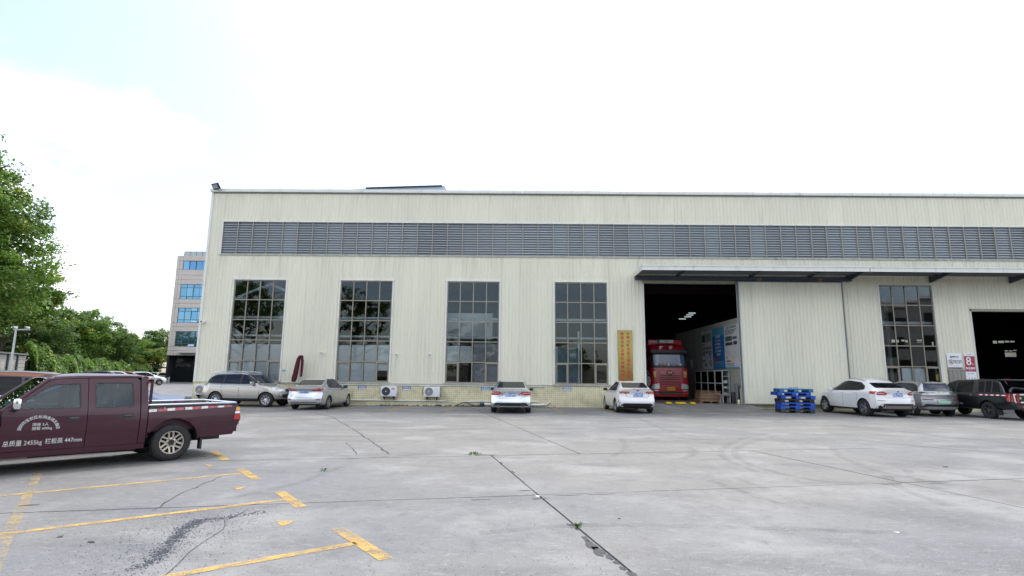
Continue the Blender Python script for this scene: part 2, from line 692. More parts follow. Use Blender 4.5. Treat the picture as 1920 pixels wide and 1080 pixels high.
def blob(cx, cy, rx, ry, rot=0.0, n=18, rough=0.35):
    ph = [random.uniform(0, 6.3) for _ in range(4)]
    out = []
    for k in range(n):
        t = 2 * math.pi * k / n
        r_ = 1 + rough * (0.5 * math.sin(2 * t + ph[0]) + 0.4 * math.sin(3 * t + ph[1]) + 0.35 * math.sin(5 * t + ph[2]) + 0.25 * math.sin(7 * t + ph[3]))
        x, y = rx * r_ * math.cos(t), ry * r_ * math.sin(t)
        out.append(Vector((cx + x * math.cos(rot) - y * math.sin(rot), cy + x * math.sin(rot) + y * math.cos(rot))))
    return out


JR = math.pi / 2 + JA
for (px, py, rx, ry) in ((1108, 1022, .17, .045), (1122, 1034, .15, .05), (1098, 1010, .08, .03), (1142, 1045, .07, .03), (1155, 1055, .05, .02), (1168, 1066, .05, .025), (1186, 1078, .09, .03),
                         (1067, 984, .05, .02), (1082, 992, .05, .015), (985, 920, .10, .02), (1012, 935, .10, .03), (1065, 929, .22, .015), (1130, 927, .25, .013),
                         (900, 937, .12, .015), (1670, 908, .2, .02), (1760, 906, .18, .02), (940, 868, .1, .015), (962, 885, .12, .012)):
    c = g2(px, py)
    poly_sheet('tar_patch', [blob(c.x, c.y, rx, ry, JR if rx < 0.2 and py > 940 or py < 900 else JA)], 0.003, M_tar, yard)


def crack(pxs, w=0.012, m=None):
    pts = []
    P = [g2(*p) for p in pxs]
    for a, b in zip(P[:-1], P[1:]):
        n_ = max(3, int((b - a).length / 0.18))
        for k in range(n_):
            q = a.lerp(b, k / n_)
            pts.append(q + Vector((random.gauss(0, .014), random.gauss(0, .02))))
    pts.append(P[-1])
    ws = [w * random.uniform(0.4, 1.5) for _ in pts]
    return poly_sheet('crack', strip(pts, ws), 0.0025, m or M_joint, yard)


crack([(285, 958), (330, 930), (415, 893)], 0.014)
crack([(310, 1080), (355, 1035), (405, 1003), (430, 975), (465, 955)], 0.008)
crack([(577, 772), (621, 781), (663, 805), (704, 833), (730, 852)], 0.03)
crack([(640, 861), (700, 858), (790, 852), (880, 852)], 0.015)
crack([(648, 830), (663, 843), (668, 852)], 0.02)
crack([(1600, 825), (1760, 840), (1930, 853)], 0.02)
crack([(820, 776), (838, 769)], 0.03)

# ---- tyre marks swept over the slabs
M_rub = worn('tyre_rubber', (0.10, 0.10, 0.105), 0.85, scale=3.0, lo=0.36, hi=0.78, amount=0.46, fine=90)


def tyre_mark(pxs, w=0.17):
    P = [g2(*p) for p in pxs]
    pts = []
    n_ = len(P)
    for i in range(n_ - 1):
        p0, p1, p2, p3 = P[max(0, i - 1)], P[i], P[i + 1], P[min(n_ - 1, i + 2)]
        for k in range(8):
            t = k / 8
            pts.append(0.5 * ((2 * p1) + (p2 - p0) * t + (2 * p0 - 5 * p1 + 4 * p2 - p3) * t * t + (3 * p1 - p0 - 3 * p2 + p3) * t ** 3))
    pts.append(P[-1])
    polys = []
    for o in (-0.33, -0.1, 0.13, 0.35):
        sh = []
        for i, p in enumerate(pts):
            d = (pts[min(i + 1, len(pts) - 1)] - pts[max(i - 1, 0)]).normalized()
            sh.append(p + Vector((-d.y, d.x)) * o * w)
        polys += strip(sh, w * 0.15)
    return poly_sheet('tyre_mark', polys, 0.0022, M_rub, yard)


for pts in (((1440, 812), (1385, 825), (1352, 845), (1368, 865), (1420, 885)), ((1465, 815), (1410, 828), (1378, 845), (1395, 866), (1470, 890), (1560, 905)),
            ((1330, 900), (1400, 925), (1465, 945)), ((1380, 897), (1440, 918)), ((1165, 822), (1172, 838), (1150, 855)), ((1560, 838), (1575, 855), (1640, 882), (1760, 905)),
            ((1200, 785), (1240, 803), (1300, 818)), ((1290, 838), (1305, 848), (1280, 860)), ((1660, 890), (1690, 915), (1780, 950)), ((1700, 880), (1720, 900), (1800, 930)),
            ((640, 875), (560, 905), (430, 935)), ((900, 1000), (1100, 985), (1400, 990), (1700, 1000)), ((300, 800), (520, 795), (800, 800)), ((600, 790), (850, 785), (1150, 790))):
    tyre_mark(pts)

# ---- spilled asphalt crumbs in the front bay
flk = MB()
flk.recalc = False
path = [g2(*p) for p in ((248, 1068), (290, 1052), (318, 1020), (345, 992), (375, 975), (420, 972), (455, 965), (500, 960))]
wts = [0.35, 1.0, 1.2, 1.3, 0.35, 0.3, 0.2, 0.1]
for i in range(2600):
    k = random.choices(range(len(path) - 1), wts[:-1])[0]
    t = random.random()
    c = path[k].lerp(path[k + 1], t)
    far = random.random() < 0.42
    sg = 0.32 if far else 0.045
    c = c + Vector((random.gauss(0, sg), random.gauss(0, sg * 1.15)))
    s_ = random.uniform(0.003, 0.008) if far else random.uniform(0.005, 0.013)
    an = random.uniform(0, 6.3)
    h = 0.003 + random.uniform(0.001, 0.005)
    vs = [(c.x + s_ * math.cos(an + q * 2.1) * random.uniform(.7, 1.2), c.y + s_ * math.sin(an + q * 2.1) * random.uniform(.7, 1.2), 0.002) for q in range(3)] + [(c.x, c.y, h)]
    flk.add(vs, [(0, 1, 3), (1, 2, 3), (2, 0, 3)], 0)
o = flk.build('asphalt_crumbs', M('asphalt_crumb', (0.055, 0.066, 0.088), 0.7))
tag(o, 'dark blue-grey asphalt crumbs spilled in the front parking bay', 'crumbs', kind='stuff')
# fine grit over the near concrete
grit = MB()
grit.recalc = False
for i in range(4200):
    c = g2(random.uniform(-30, 1950), 840 + 260 * random.random() ** 0.6)
    s_ = random.uniform(0.002, 0.006)
    an = random.uniform(0, 6.3)
    grit.add([(c.x + s_ * math.cos(an + q * 2.1), c.y + s_ * math.sin(an + q * 2.1), 0.001) for q in range(3)] + [(c.x, c.y, 0.004)], [(0, 1, 3), (1, 2, 3), (2, 0, 3)], 0 if random.random() < 0.7 else 1)
o = grit.build('grit', [M('grit_dark', (0.06, 0.06, 0.062), 0.9), M('grit_pale', (0.5, 0.49, 0.46), 0.9)])
tag(o, 'fine dark and pale grit strewn over the concrete yard', 'grit', kind='stuff')

# ---- small litter and weeds
M_leafy = M('weed_green', (0.07, 0.15, 0.03), 0.6, var=0.3, vscale=30)


def weed(px, py, n_, r_, label):
    c = g2(px, py)
    mb = MB()
    mb.recalc = False
    for i in range(n_):
        an, d_ = random.uniform(0, 6.3), random.uniform(0, r_)
        b0 = Vector((c.x + math.cos(an) * d_, c.y + math.sin(an) * d_ * 0.5, 0.0))
        t = b0 + Vector((math.cos(an) * 0.05, math.sin(an) * 0.05, random.uniform(0.02, 0.07)))
        w = Vector((-math.sin(an), math.cos(an), 0)) * random.uniform(0.008, 0.018)
        mb.add([b0, b0.lerp(t, .5) + w, t, b0.lerp(t, .5) - w], [(0, 1, 2, 3)])
    tag(mb.build('weed', M_leafy), label, 'weed', 'weeds in the yard joints')


weed(889, 852, 40, 0.16, 'low green weed by the chipped slab corner in mid yard')
weed(1081, 989, 12, 0.035, 'small green weed in the dark joint of the near slabs')
weed(607, 883, 14, 0.05, 'green leaf tuft lying alone on the concrete')
poly_sheet('chipped_patch', [blob(*g2(908, 853), .22, .12, JA)], 0.003, M('rough_patch', (0.16, 0.155, 0.14), 0.95, var=0.5, vscale=40), yard)


def scrap(name, px, py, sx, sy, mat, label, cat, rot=0.0):
    c = g2(px, py)
    mb = MB()
    pts = blob(0, 0, sx, sy, rot, 10, 0.3)
    mb.add([(p.x, p.y, 0.004 + 0.4 * sy * (i % 3 == 0)) for i, p in enumerate(pts)] + [(0, 0, 0.006 + sy * .3)], [(i, (i + 1) % 10, 10) for i in range(10)])
    o_ = mb.build(name, mat, None, (c.x, c.y, 0))
    return tag(o_, label, cat, 'litter on the yard')


M_paper = M('litter_paper', (0.75, 0.75, 0.73), 0.8)
M_bark = M('dead_leaf', (0.07, 0.045, 0.03), 0.8)
scrap('paper_scrap', 1009, 931, .05, .022, M_paper, 'white paper scrap where the slab joints cross', 'litter')
scrap('paper_scrap', 1682, 999, .03, .015, M_paper, 'white paper scrap alone on the near right slab', 'litter')
scrap('dead_leaf', 54, 948, .10, .014, M_bark, 'dark curled strip of bark beside the faded yellow line', 'litter', .5)
scrap('dead_leaf', 171, 1017, .045, .018, M_bark, 'brown dead leaf lying in the front parking bay', 'litter')
scrap('dead_leaf', 113, 1007, .03, .02, M_bark, 'small dark dead leaf left of the brown one', 'litter', 1)
scrap('dead_leaf', 1161, 973, .02, .012, M_bark, 'dark pebble-like leaf on the near middle slab', 'litter')
scrap('dead_leaf', 232, 845, .04, .02, M('brown_scrap', (0.25, 0.12, 0.08), .8), 'reddish leaf on the ground behind the maroon pickup', 'litter')
scrap('dead_leaf', 1773, 876, .05, .03, M_bark, 'dark clod on the slab far to the right', 'litter')
# ================================================================== the factory building
M_wall = M('wall_sheet', (0.750, 0.728, 0.600), 0.55, spec=0.35, var=0.035, vscale=0.9, stretch=(1, 1, 0.12), objrand=0.034,
           dirt=((0.42, 0.42, 0.36), 0.34, 1.4, (4.0, 1, 0.25)))
# rain streaks run down from the eaves and from the louvre sill
_n, _l = M_wall.node_tree.nodes, M_wall.node_tree.links
_b = _n['Principled BSDF']
_src = _b.inputs['Base Color'].links[0].from_socket
_geo = _n.new('ShaderNodeNewGeometry')
_sp = _n.new('ShaderNodeSeparateXYZ')
_l.new(_geo.outputs['Position'], _sp.inputs[0])
_mp = _n.new('ShaderNodeMapping')
_mp.inputs['Scale'].default_value = (5.0, 1, 0.22)
_l.new(_geo.outputs['Position'], _mp.inputs['Vector'])
_t = _n.new('ShaderNodeTexNoise')
_t.inputs['Scale'].default_value = 1.0
_t.inputs['Detail'].default_value = 6
_t.inputs['Roughness'].default_value = 0.7
_l.new(_mp.outputs['Vector'], _t.inputs['Vector'])
_cur = _src
for _z0, _z1, _amt in ((8.30, 6.8, 0.36), (12.0, 11.0, 0.30), (1.15, 1.9, 0.30)):
    _r1 = _n.new('ShaderNodeMapRange')
    for _k, _v in zip(('From Min', 'From Max', 'To Min', 'To Max'), (_z1, _z0, 0.0, _amt)):
        _r1.inputs[_k].default_value = _v
    _l.new(_sp.outputs['Z'], _r1.inputs['Value'])
    _c1 = _n.new('ShaderNodeMath')          # nothing above the sill
    _c1.operation = 'LESS_THAN' if _z0 > _z1 else 'GREATER_THAN'
    _c1.inputs[1].default_value = _z0
    _l.new(_sp.outputs['Z'], _c1.inputs[0])
    _r2 = _n.new('ShaderNodeMapRange')
    for _k, _v in zip(('From Min', 'From Max', 'To Min', 'To Max'), (0.50, 0.72, 0.0, 1.0)):
        _r2.inputs[_k].default_value = _v
    _l.new(_t.outputs['Fac'], _r2.inputs['Value'])
    _m1, _m2 = _n.new('ShaderNodeMath'), _n.new('ShaderNodeMath')
    _m1.operation = _m2.operation = 'MULTIPLY'
    _l.new(_r1.outputs['Result'], _m1.inputs[0])
    _l.new(_r2.outputs['Result'], _m1.inputs[1])
    _l.new(_m1.outputs[0], _m2.inputs[0])
    _l.new(_c1.outputs[0], _m2.inputs[1])
    _mx = _n.new('ShaderNodeMixRGB')
    _mx.inputs['Color2'].default_value = (0.30, 0.285, 0.215, 1)
    _l.new(_cur, _mx.inputs['Color1'])
    _l.new(_m2.outputs[0], _mx.inputs['Fac'])
    _cur = _mx.outputs['Color']
_l.new(_cur, _b.inputs['Base Color'])
M_trim = M('cream_trim', (0.74, 0.74, 0.69), 0.5, var=0.04, vscale=1.5, dirt=((0.25, 0.24, 0.18), 0.35, 1.2, (3, 1, 1)))
M_trim_dirty = M('dirty_sill', (0.40, 0.39, 0.34), 0.7, var=0.15, vscale=3, dirt=((0.14, 0.13, 0.10), 0.6, 2.0, (1.5, 1, 1)))
M_bronze = M('bronze_frame', (0.29, 0.255, 0.205), 0.4, metal=0.3, var=0.08, vscale=4)
M_bronze_lt = M('pale_bronze', (0.34, 0.30, 0.25), 0.45, metal=0.2)
M_glass = glass('window_glass', (0.90, 0.93, 0.94), 0.85, ior=1.52)
M_blind = M('roller_blind', (0.84, 0.86, 0.88), 0.9, var=0.06, vscale=2, stretch=(1, 1, 6), objrand=0.18)
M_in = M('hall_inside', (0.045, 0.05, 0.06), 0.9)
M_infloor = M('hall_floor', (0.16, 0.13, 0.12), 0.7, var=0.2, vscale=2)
M_steel = M('grey_steel', (0.42, 0.44, 0.45), 0.5, metal=0.2, var=0.1)
M_bluesteel = M('blue_steel', (0.042, 0.058, 0.080), 0.5, var=0.12, vscale=3)
M_dark = M('dark_gap', (0.012, 0.012, 0.013), 0.9)

XL, XR, ZTOP, ZPL = -17.72, 34.0, 12.0, 1.15
factory = empty('factory_building', (0, D, 0), label='long pale factory hall with corrugated walls, tall windows and a louvre strip', cat='building')


def fb(mb, name, mats, parent=None, **k):
    """build in world coordinates under the factory (its empty stands at Y = D)"""
    o = mb.build(name, mats, parent or factory, **k)
    if parent is None:
        o.location = (0, -D, 0)
    return o


WIN_X = [-15.95 + 6 * i for i in (0, 1, 2, 3, 6)]
WW, WZ0, WZ1 = 2.93, 1.24, 6.86
DOOR1 = (6.95, 12.15, 0.0, 6.84)
DOOR2 = (24.92, 30.6, 0.0, 5.56)
STRIP = (-16.88, XR, 8.36, 10.22)
holes = [(x, x + WW, WZ0, WZ1) for x in WIN_X] + [DOOR1, DOOR2, STRIP, (23.34, 24.27, 0.6, 2.27)]


def sheet_mesh(x0, x1, z0, z1, y, phase=0.0, mats=None, pitch=0.2):
    pts = [(x0, 0.0)]
    k = math.floor((x0 - phase) / pitch)
    while True:
        c = phase + pitch * k + pitch / 2
        if c - 0.03 > x1:
            break
        for dx, h in ((-0.028, 0), (-0.013, 0.026), (0.013, 0.026), (0.028, 0)):
            if x0 < c + dx < x1:
                pts.append((c + dx, h))
        k += 1
    pts.append((x1, 0.0))
    vs = [(p[0], y - p[1], z0) for p in pts] + [(p[0], y - p[1], z1) for p in pts]
    n_ = len(pts)
    fs = [(i, i + 1, n_ + i + 1, n_ + i) for i in range(n_ - 1)]
    mb = MB()
    mb.recalc = False
    mb.add(vs, fs)
    return mb


edges = {XL + 0.12, XR}
for h in holes:
    edges |= {h[0], h[1]}
x = XL + 0.12
while x < XR:
    edges.add(x)
    x += 0.8
edges = sorted(e for e in edges if XL <= e <= XR)
# drop slivers made by the 0.8 m grid next to an opening
cut = {h[0] for h in holes} | {h[1] for h in holes} | {XL + 0.12, XR}
ed = []
for e in edges:
    if e in cut:
        if ed and e - ed[-1] < 0.12 and ed[-1] not in cut:
            ed.pop()
        ed.append(e)
    elif not ed or e - ed[-1] > 0.12:
        ed.append(e)
for x0, x1 in zip(ed[:-1], ed[1:]):
    if x1 - x0 < 0.005:
        continue
    xm = (x0 + x1) / 2
    iv = [(ZPL + (0.0 if True else 0), ZTOP)]
    for h in holes:
        if h[0] - 1e-6 <= xm <= h[1] + 1e-6:
            new = []
            for a, b in iv:
                if h[3] <= a or h[2] >= b:
                    new.append((a, b))
                    continue
                if h[2] > a + 0.02:
                    new.append((a, h[2]))
                if h[3] < b - 0.02:
                    new.append((h[3], b))
            iv = new
    for a, b in iv:
        fb(sheet_mesh(x0 - 0.004, x1 + 0.004, a, b, D + random.uniform(-0.002, 0.002), XL + 0.12), 'wall_sheet', M_wall)

# screws in rows along the girts
scr = MB()
for z in (1.75, 2.6, 3.9, 5.2, 7.15, 7.95, 8.28, 10.32, 11.1):
    k = 0
    x = XL + 0.32
    while x < XR - 0.3:
        if not any(h[0] - .03 < x < h[1] + .03 and h[2] - .02 < z < h[3] + .02 for h in holes):
            scr.add([(x + .013 * math.cos(q * 1.571), D - 0.012, z + .013 * math.sin(q * 1.571)) for q in range(4)] + [(x, D - .018, z)], [(0, 1, 4), (1, 2, 4), (2, 3, 4), (3, 0, 4)])
        x += 0.4
tag(fb(scr, 'screws', M('screw_zinc', (0.20, 0.20, 0.19), 0.5)), kind='stuff')

# tiled plinth
mt = bpy.data.materials.new('plinth_tile')
mt.use_nodes = True
n, l = mt.node_tree.nodes, mt.node_tree.links
b = n['Principled BSDF']
geo = n.new('ShaderNodeNewGeometry')
sep = n.new('ShaderNodeSeparateXYZ')
cmb = n.new('ShaderNodeCombineXYZ')
l.new(geo.outputs['Position'], sep.inputs[0])
l.new(sep.outputs['X'], cmb.inputs['X'])
l.new(sep.outputs['Z'], cmb.inputs['Y'])
br = n.new('ShaderNodeTexBrick')
br.offset = 0.0
br.inputs['Scale'].default_value = 1.0
br.inputs['Brick Width'].default_value = 0.104
br.inputs['Row Height'].default_value = 0.104
br.inputs['Mortar Size'].default_value = 0.007
br.inputs['Mortar Smooth'].default_value = 0.3
br.inputs['Color1'].default_value = (0.70, 0.63, 0.40, 1)
br.inputs['Color2'].default_value = (0.78, 0.71, 0.47, 1)
br.inputs['Mortar'].default_value = (0.37, 0.34, 0.24, 1)
l.new(cmb.outputs[0], br.inputs['Vector'])
nz = n.new('ShaderNodeTexNoise')
nz.inputs['Scale'].default_value = 1.6
nz.inputs['Detail'].default_value = 8
l.new(geo.outputs['Position'], nz.inputs['Vector'])
mr = n.new('ShaderNodeMapRange')
mr.inputs['From Min'].default_value = 0.48
mr.inputs['From Max'].default_value = 0.75
mr.inputs['To Max'].default_value = 0.55
l.new(nz.outputs['Fac'], mr.inputs['Value'])
mx = n.new('ShaderNodeMixRGB')
mx.inputs['Color2'].default_value = (0.20, 0.19, 0.13, 1)
l.new(br.outputs['Color'], mx.inputs['Color1'])
l.new(mr.outputs['Result'], mx.inputs['Fac'])
l.new(mx.outputs['Color'], b.inputs['Base Color'])
b.inputs['Roughness'].default_value = 0.35
bp = n.new('ShaderNodeBump')
bp.inputs['Strength'].default_value = 0.5
bp.inputs['Distance'].default_value = 0.004
l.new(br.outputs['Fac'], bp.inputs['Height'])
bp.invert = True
l.new(bp.outputs['Normal'], b.inputs['Normal'])
M_tile = mt
for x0, x1 in ((XL, DOOR1[0] - 0.0), (DOOR1[1], DOOR2[0])):
    fb(MB().box(x0, x1, D - 0.03, D + 0.2, -0.1, ZPL - 0.02), 'plinth', M_tile)
    fb(MB().box(x0 - 0.01, x1, D - 0.06, D + 0.01, ZPL - 0.02, ZPL + 0.035), 'plinth_sill', M_trim_dirty)
# mossy dirt heaped along the foot of the wall
dirt = MB()
for i in range(260):
    x = random.uniform(-8.2, 2.2) if i < 180 else random.choice([random.uniform(-16, -8), random.uniform(12.6, 16)])
    s_ = random.uniform(0.02, 0.08) * (1.4 if -7.5 < x < -2 else 0.7)
    y = D - 0.05 - abs(random.gauss(0, 0.07))
    dirt.add([(x - s_, y, 0), (x, y - s_ * .8, 0), (x + s_, y, 0), (x, y + s_ * .8, 0), (x, y, s_ * random.uniform(.4, .9))], [(0, 1, 4), (1, 2, 4), (2, 3, 4), (3, 0, 4)])
tag(dirt.build('dirt', M('wall_dirt', (0.055, 0.055, 0.042), 0.95, var=0.4, vscale=20)), 'dark mossy dirt gathered along the foot of the tiled plinth', 'dirt', kind='stuff')

# corner, coping, eaves shadow strip
fb(MB().box(XL, XL + 0.125, D - 0.055, D + 0.3, ZPL, ZTOP), 'corner_trim', M_trim)
k = XL - 0.06
while k < XR:
    fb(MB().box(k, min(k + 6.0, XR) - 0.012, D - 0.13, D + 0.45, ZTOP - 0.02, ZTOP + 0.16, bev=0.012), 'coping', M_trim)
    k += 6.0
fb(MB().box(XL, XR, D - 0.05, D - 0.002, ZTOP - 0.085, ZTOP - 0.022), 'eaves_shadow_strip', M('eaves_shade', (0.20, 0.21, 0.20), 0.7))  # dark strip painted in for the shade under the coping

# ---- louvre strip
fb(MB().box(STRIP[0] - 0.07, XR, D - 0.045, D + 0.12, STRIP[2] - 0.10, STRIP[2]), 'strip_sill', M_trim_dirty)
fb(MB().box(STRIP[0] - 0.07, XR, D - 0.04, D + 0.12, STRIP[3], STRIP[3] + 0.07), 'strip_head', M_trim)
fb(MB().box(STRIP[0] - 0.07, STRIP[0], D - 0.035, D + 0.12, STRIP[2], STRIP[3]), 'strip_jamb', M_trim)
# slat glass: translucent blue-grey
ms = bpy.data.materials.new('louvre_glass')
ms.use_nodes = True
n, l = ms.node_tree.nodes, ms.node_tree.links
b = n['Principled BSDF']
oi_ = n.new('ShaderNodeObjectInfo')
mr_ = n.new('ShaderNodeMapRange')
mr_.inputs['To Min'].default_value = 0.80
mr_.inputs['To Max'].default_value = 1.18
hs_ = n.new('ShaderNodeHueSaturation')
hs_.inputs['Color'].default_value = (0.25, 0.295, 0.33, 1)
l.new(oi_.outputs['Random'], mr_.inputs['Value'])
l.new(mr_.outputs['Result'], hs_.inputs['Value'])
l.new(hs_.outputs['Color'], b.inputs['Base Color'])
b.inputs['Roughness'].default_value = 0.12
tr = n.new('ShaderNodeBsdfTransparent')
tr.inputs['Color'].default_value = (0.75, 0.8, 0.85, 1)
mx = n.new('ShaderNodeMixShader')
mx.inputs['Fac'].default_value = 0.72
l.new(tr.outputs[0], mx.inputs[1])
l.new(b.outputs[0], mx.inputs[2])
l.new(mx.outputs[0], n['Material Output'].inputs['Surface'])
PW = 6.0 / 7
NS = 13
sh = (STRIP[3] - STRIP[2]) / NS
lmes = []
for var_ in range(6):
  lm = MB()
  for k in range(NS):
    z = STRIP[2] + sh * (k + 0.5)
    t = R(-27 + (-3, 0, 2, -1, 3, 1)[var_] + random.uniform(-1.5, 1.5))
    # a blade leaning outwards at its foot, with a pale edge strip
    hw = sh * 0.60
    dy, dz = math.sin(t) * hw, math.cos(t) * hw
    mat = Matrix.Translation((0, 0, z)) @ Matrix.Rotation(t, 4, 'X')
    lm.box(0.02, PW - 0.02, -0.003, 0.003, -hw, hw, 0, mat)
    lm.box(0.02, PW - 0.02, -0.008, 0.008, -hw - 0.018, -hw, 1, mat)
  lmes.append(lm.mesh('louvre_blades', [ms, M('louvre_edge', (0.62, 0.61, 0.59), 0.5)]))
nx = int((XR - STRIP[0]) / PW)
fr = MB().box(-0.022, 0.022, -0.03, 0.05, STRIP[2], STRIP[3]).mesh('mullion', M_bronze_lt)
for k in range(nx):
    inst(lmes[random.choice((0, 1, 1, 2, 3, 4, 5))], 'louvre_panel', factory, (STRIP[0] + PW * k, 0.055, 0))
    inst(fr, 'mullion', factory, (STRIP[0] + PW * k, 0.0, 0))

# ---- tall windows
RH = (WZ1 - WZ0) / 5
CW = WW / 4
pane_me = MB().box(-CW / 2 + 0.02, CW / 2 - 0.02, -0.003, 0.003, -RH / 2 + 0.02, RH / 2 - 0.02).mesh('pane', M_glass)
casm = MB()
for (x0, x1, z0, z1) in ((-CW / 2 + .015, CW / 2 - .015, -RH / 2 + .01, -RH / 2 + .085), (-CW / 2 + .015, CW / 2 - .015, RH / 2 - .085, RH / 2 - .01),
                         (-CW / 2 + .015, -CW / 2 + .085, -RH / 2 + .085, RH / 2 - .085), (CW / 2 - .085, CW / 2 - .015, -RH / 2 + .085, RH / 2 - .085)):
    casm.box(x0, x1, -0.035, 0.03, z0, z1)
case_me = casm.mesh('casement', [M_bronze])
BL = {0: [(0, 4), (1, 4), (2, 4), (3, 4), (0, 3), (1, 3), (2, 3), (3, 3)], 1: [(c, 3) for c in range(4)] + [(0, 4), (1, 4), (2, 4), (3, 4.35)],
      2: [(0, 3), (1, 3), (2, 3.02), (3, 3.04), (2, 4), (3, 4)], 3: [], 4: [(1.25, 4.05), (2.1, 4.05)]}
M_blind2 = M('striped_blind', (0.34, 0.335, 0.37), 0.9, var=0.25, vscale=1.1, stretch=(1.2, 1, 3.4))
for wi, x in enumerate(WIN_X):
    w = empty('window', (0, -D, 0), parent=factory)
    mb = MB()
    y0, y1 = D + 0.03, D + 0.10
    mb.box(x, x + 0.055, y0, y1, WZ0, WZ1).box(x + WW - 0.055, x + WW, y0, y1, WZ0, WZ1)
    mb.box(x + .055, x + WW - .055, y0, y1, WZ1 - 0.06, WZ1).box(x + .055, x + WW - .055, y0, y1, WZ0, WZ0 + 0.05)
    for c in range(1, 4):
        mb.box(x + CW * c - 0.026, x + CW * c + 0.026, y0 + .003, y1 - .003, WZ0 + .05, WZ1 - .06)
    for r_ in range(1, 5):
        mb.box(x + 0.055, x + WW - 0.055, y0 - 0.006, y0 + 0.052, WZ0 + RH * r_ - 0.026, WZ0 + RH * r_ + 0.026)
    mb.build('window_frame', M_bronze, w)
    tb = MB()
    tb.box(x - 0.075, x, D - 0.045, D + 0.11, WZ0 - .0, WZ1).box(x + WW, x + WW + 0.075, D - 0.045, D + 0.11, WZ0, WZ1)
    tb.box(x - 0.075, x + WW + 0.075, D - 0.05, D + 0.11, WZ1, WZ1 + 0.065)
    tb.build('window_trim', M_trim, w)
    MB().box(x - 0.06, x + WW + 0.06, D - 0.09, D + 0.11, WZ0 - 0.09, WZ0).build('window_sill', M_trim_dirty, w)
    for c in range(4):
        for r_ in range(5):
            cx, cz = x + CW * (c + .5), WZ0 + RH * (4 - r_ + .5)
            inst(pane_me, 'pane', w, (cx, D + 0.065, cz), (R(random.uniform(-.5, .5)), 0, R(random.uniform(-.5, .5))))
            if r_ == 4 and c in (0, 3):
                inst(case_me, 'casement', w, (cx, D + 0.04, cz), (0, 0, R(-9) if (wi == 4 and c == 3) else 0))
    for (c, r_) in BL[wi]:
        h = RH * (0.80 if r_ == 3 else (0.42 if r_ == 4.35 else 0.97))
        zt = WZ1 - RH * (r_ if r_ != 4.35 else 4) - (RH * 0.2 if r_ == 3 else 0.02)
        x0 = x + CW * c + 0.035
        striped = wi == 2 and c >= 2 or (wi == 1 and r_ in (3, 4) and False)
        MB().box(x0, x0 + CW - 0.07, D + 0.16, D + 0.165, zt - h, zt).build('roller_blind', M_blind2 if striped else M_blind, w)

# ---- hall behind the wall: floor, roof, back wall with its own windows
HB = D + 38
ymid_ = D + 19
XH = 66.0
fb(MB().box(XL + .05, XH, D + 0.02, HB, 0.0, 0.27), 'hall_floor', M_infloor)
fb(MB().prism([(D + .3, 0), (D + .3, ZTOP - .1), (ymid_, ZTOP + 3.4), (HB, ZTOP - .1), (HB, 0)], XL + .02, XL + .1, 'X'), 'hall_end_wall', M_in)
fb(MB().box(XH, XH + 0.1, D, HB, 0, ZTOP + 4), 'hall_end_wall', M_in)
fb(MB().box(XR, XH, D, D + .1, 0, ZTOP), 'light_stop_wall', M_wall)  # unseen wall piece added to stop daylight leaking into the hall
# back wall, pierced by small windows that show the sky
bh = []
for (x0, y0, x1, y1) in ((1862, 639, 1869, 644), (1872, 639, 1882, 643), (1884, 639, 1892, 642), (1894, 639, 1902, 642), (1884, 657, 1890, 659), (1892, 657, 1898, 659), (1900, 656, 1906, 658), (1885, 661, 1891, 669), (1892, 661, 1898, 669), (1899, 661, 1905, 669),
                         (1672, 637, 1678, 642), (1680, 637, 1685, 642), (1690, 637, 1696, 640), (1698, 638, 1702, 642), (1719, 637, 1730, 639), (1719, 641, 1728, 642), (1748, 641, 1750, 648),
                         (1291, 586, 1304, 588), (1287, 589.5, 1300, 591.5), (1283, 593, 1296, 595), (1273, 597, 1286, 599), (1205, 548, 1214, 551), (1208, 543.5, 1214, 546), (1212, 540, 1214, 541.5), (1224, 542.5, 1229, 545)):
    p_, q_ = atY(x0, y1, HB), atY(x1, y0, HB)
    bh.append((p_.x, q_.x, p_.z, q_.z))
bx_ = sorted({XL, XH} | {h_[0] for h_ in bh} | {h_[1] for h_ in bh})
bz_ = sorted({0.0, ZTOP + 4.5} | {h_[2] for h_ in bh} | {h_[3] for h_ in bh})
bw = MB()
for x0, x1 in zip(bx_[:-1], bx_[1:]):
    run = None
    for z0, z1 in zip(bz_[:-1], bz_[1:]):
        xm, zm = (x0 + x1) / 2, (z0 + z1) / 2
        if any(h_[0] < xm < h_[1] and h_[2] < zm < h_[3] for h_ in bh):
            if run:
                bw.add([(x0, HB, run[0]), (x1, HB, run[0]), (x1, HB, run[1]), (x0, HB, run[1])], [(0, 1, 2, 3)])
            run = None
        else:
            run = (run[0], z1) if run else (z0, z1)
    if run:
        bw.add([(x0, HB, run[0]), (x1, HB, run[0]), (x1, HB, run[1]), (x0, HB, run[1])], [(0, 1, 2, 3)])
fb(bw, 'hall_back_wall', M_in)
fb(MB().box(XL, XH, HB + .1, HB + .11, 0, ZTOP + 4), 'hall_back_glass', glass('dusty_glass', (.46, .48, .48), .8))
# roof deck with rows of rooflight slots
rf = MB()
ymid = (D + HB) / 2
for y0, y1, z0, z1 in ((D + .06, ymid, ZTOP - .2, ZTOP + 3.4), (ymid, HB + .2, ZTOP + 3.4, ZTOP - .2)):
    rf.add([(XL + .02, y0, z0), (XH, y0, z0), (XH, y1, z1), (XL + .02, y1, z1), (XL + .02, y0, z0 + .1), (XH, y0, z0 + .1), (XH, y1, z1 + .1), (XL + .02, y1, z1 + .1)], [(0, 1, 2, 3), (4, 5, 6, 7), (0, 1, 5, 4), (0, 3, 7, 4), (1, 2, 6, 5)])
fb(rf, 'hall_roof', M_in)
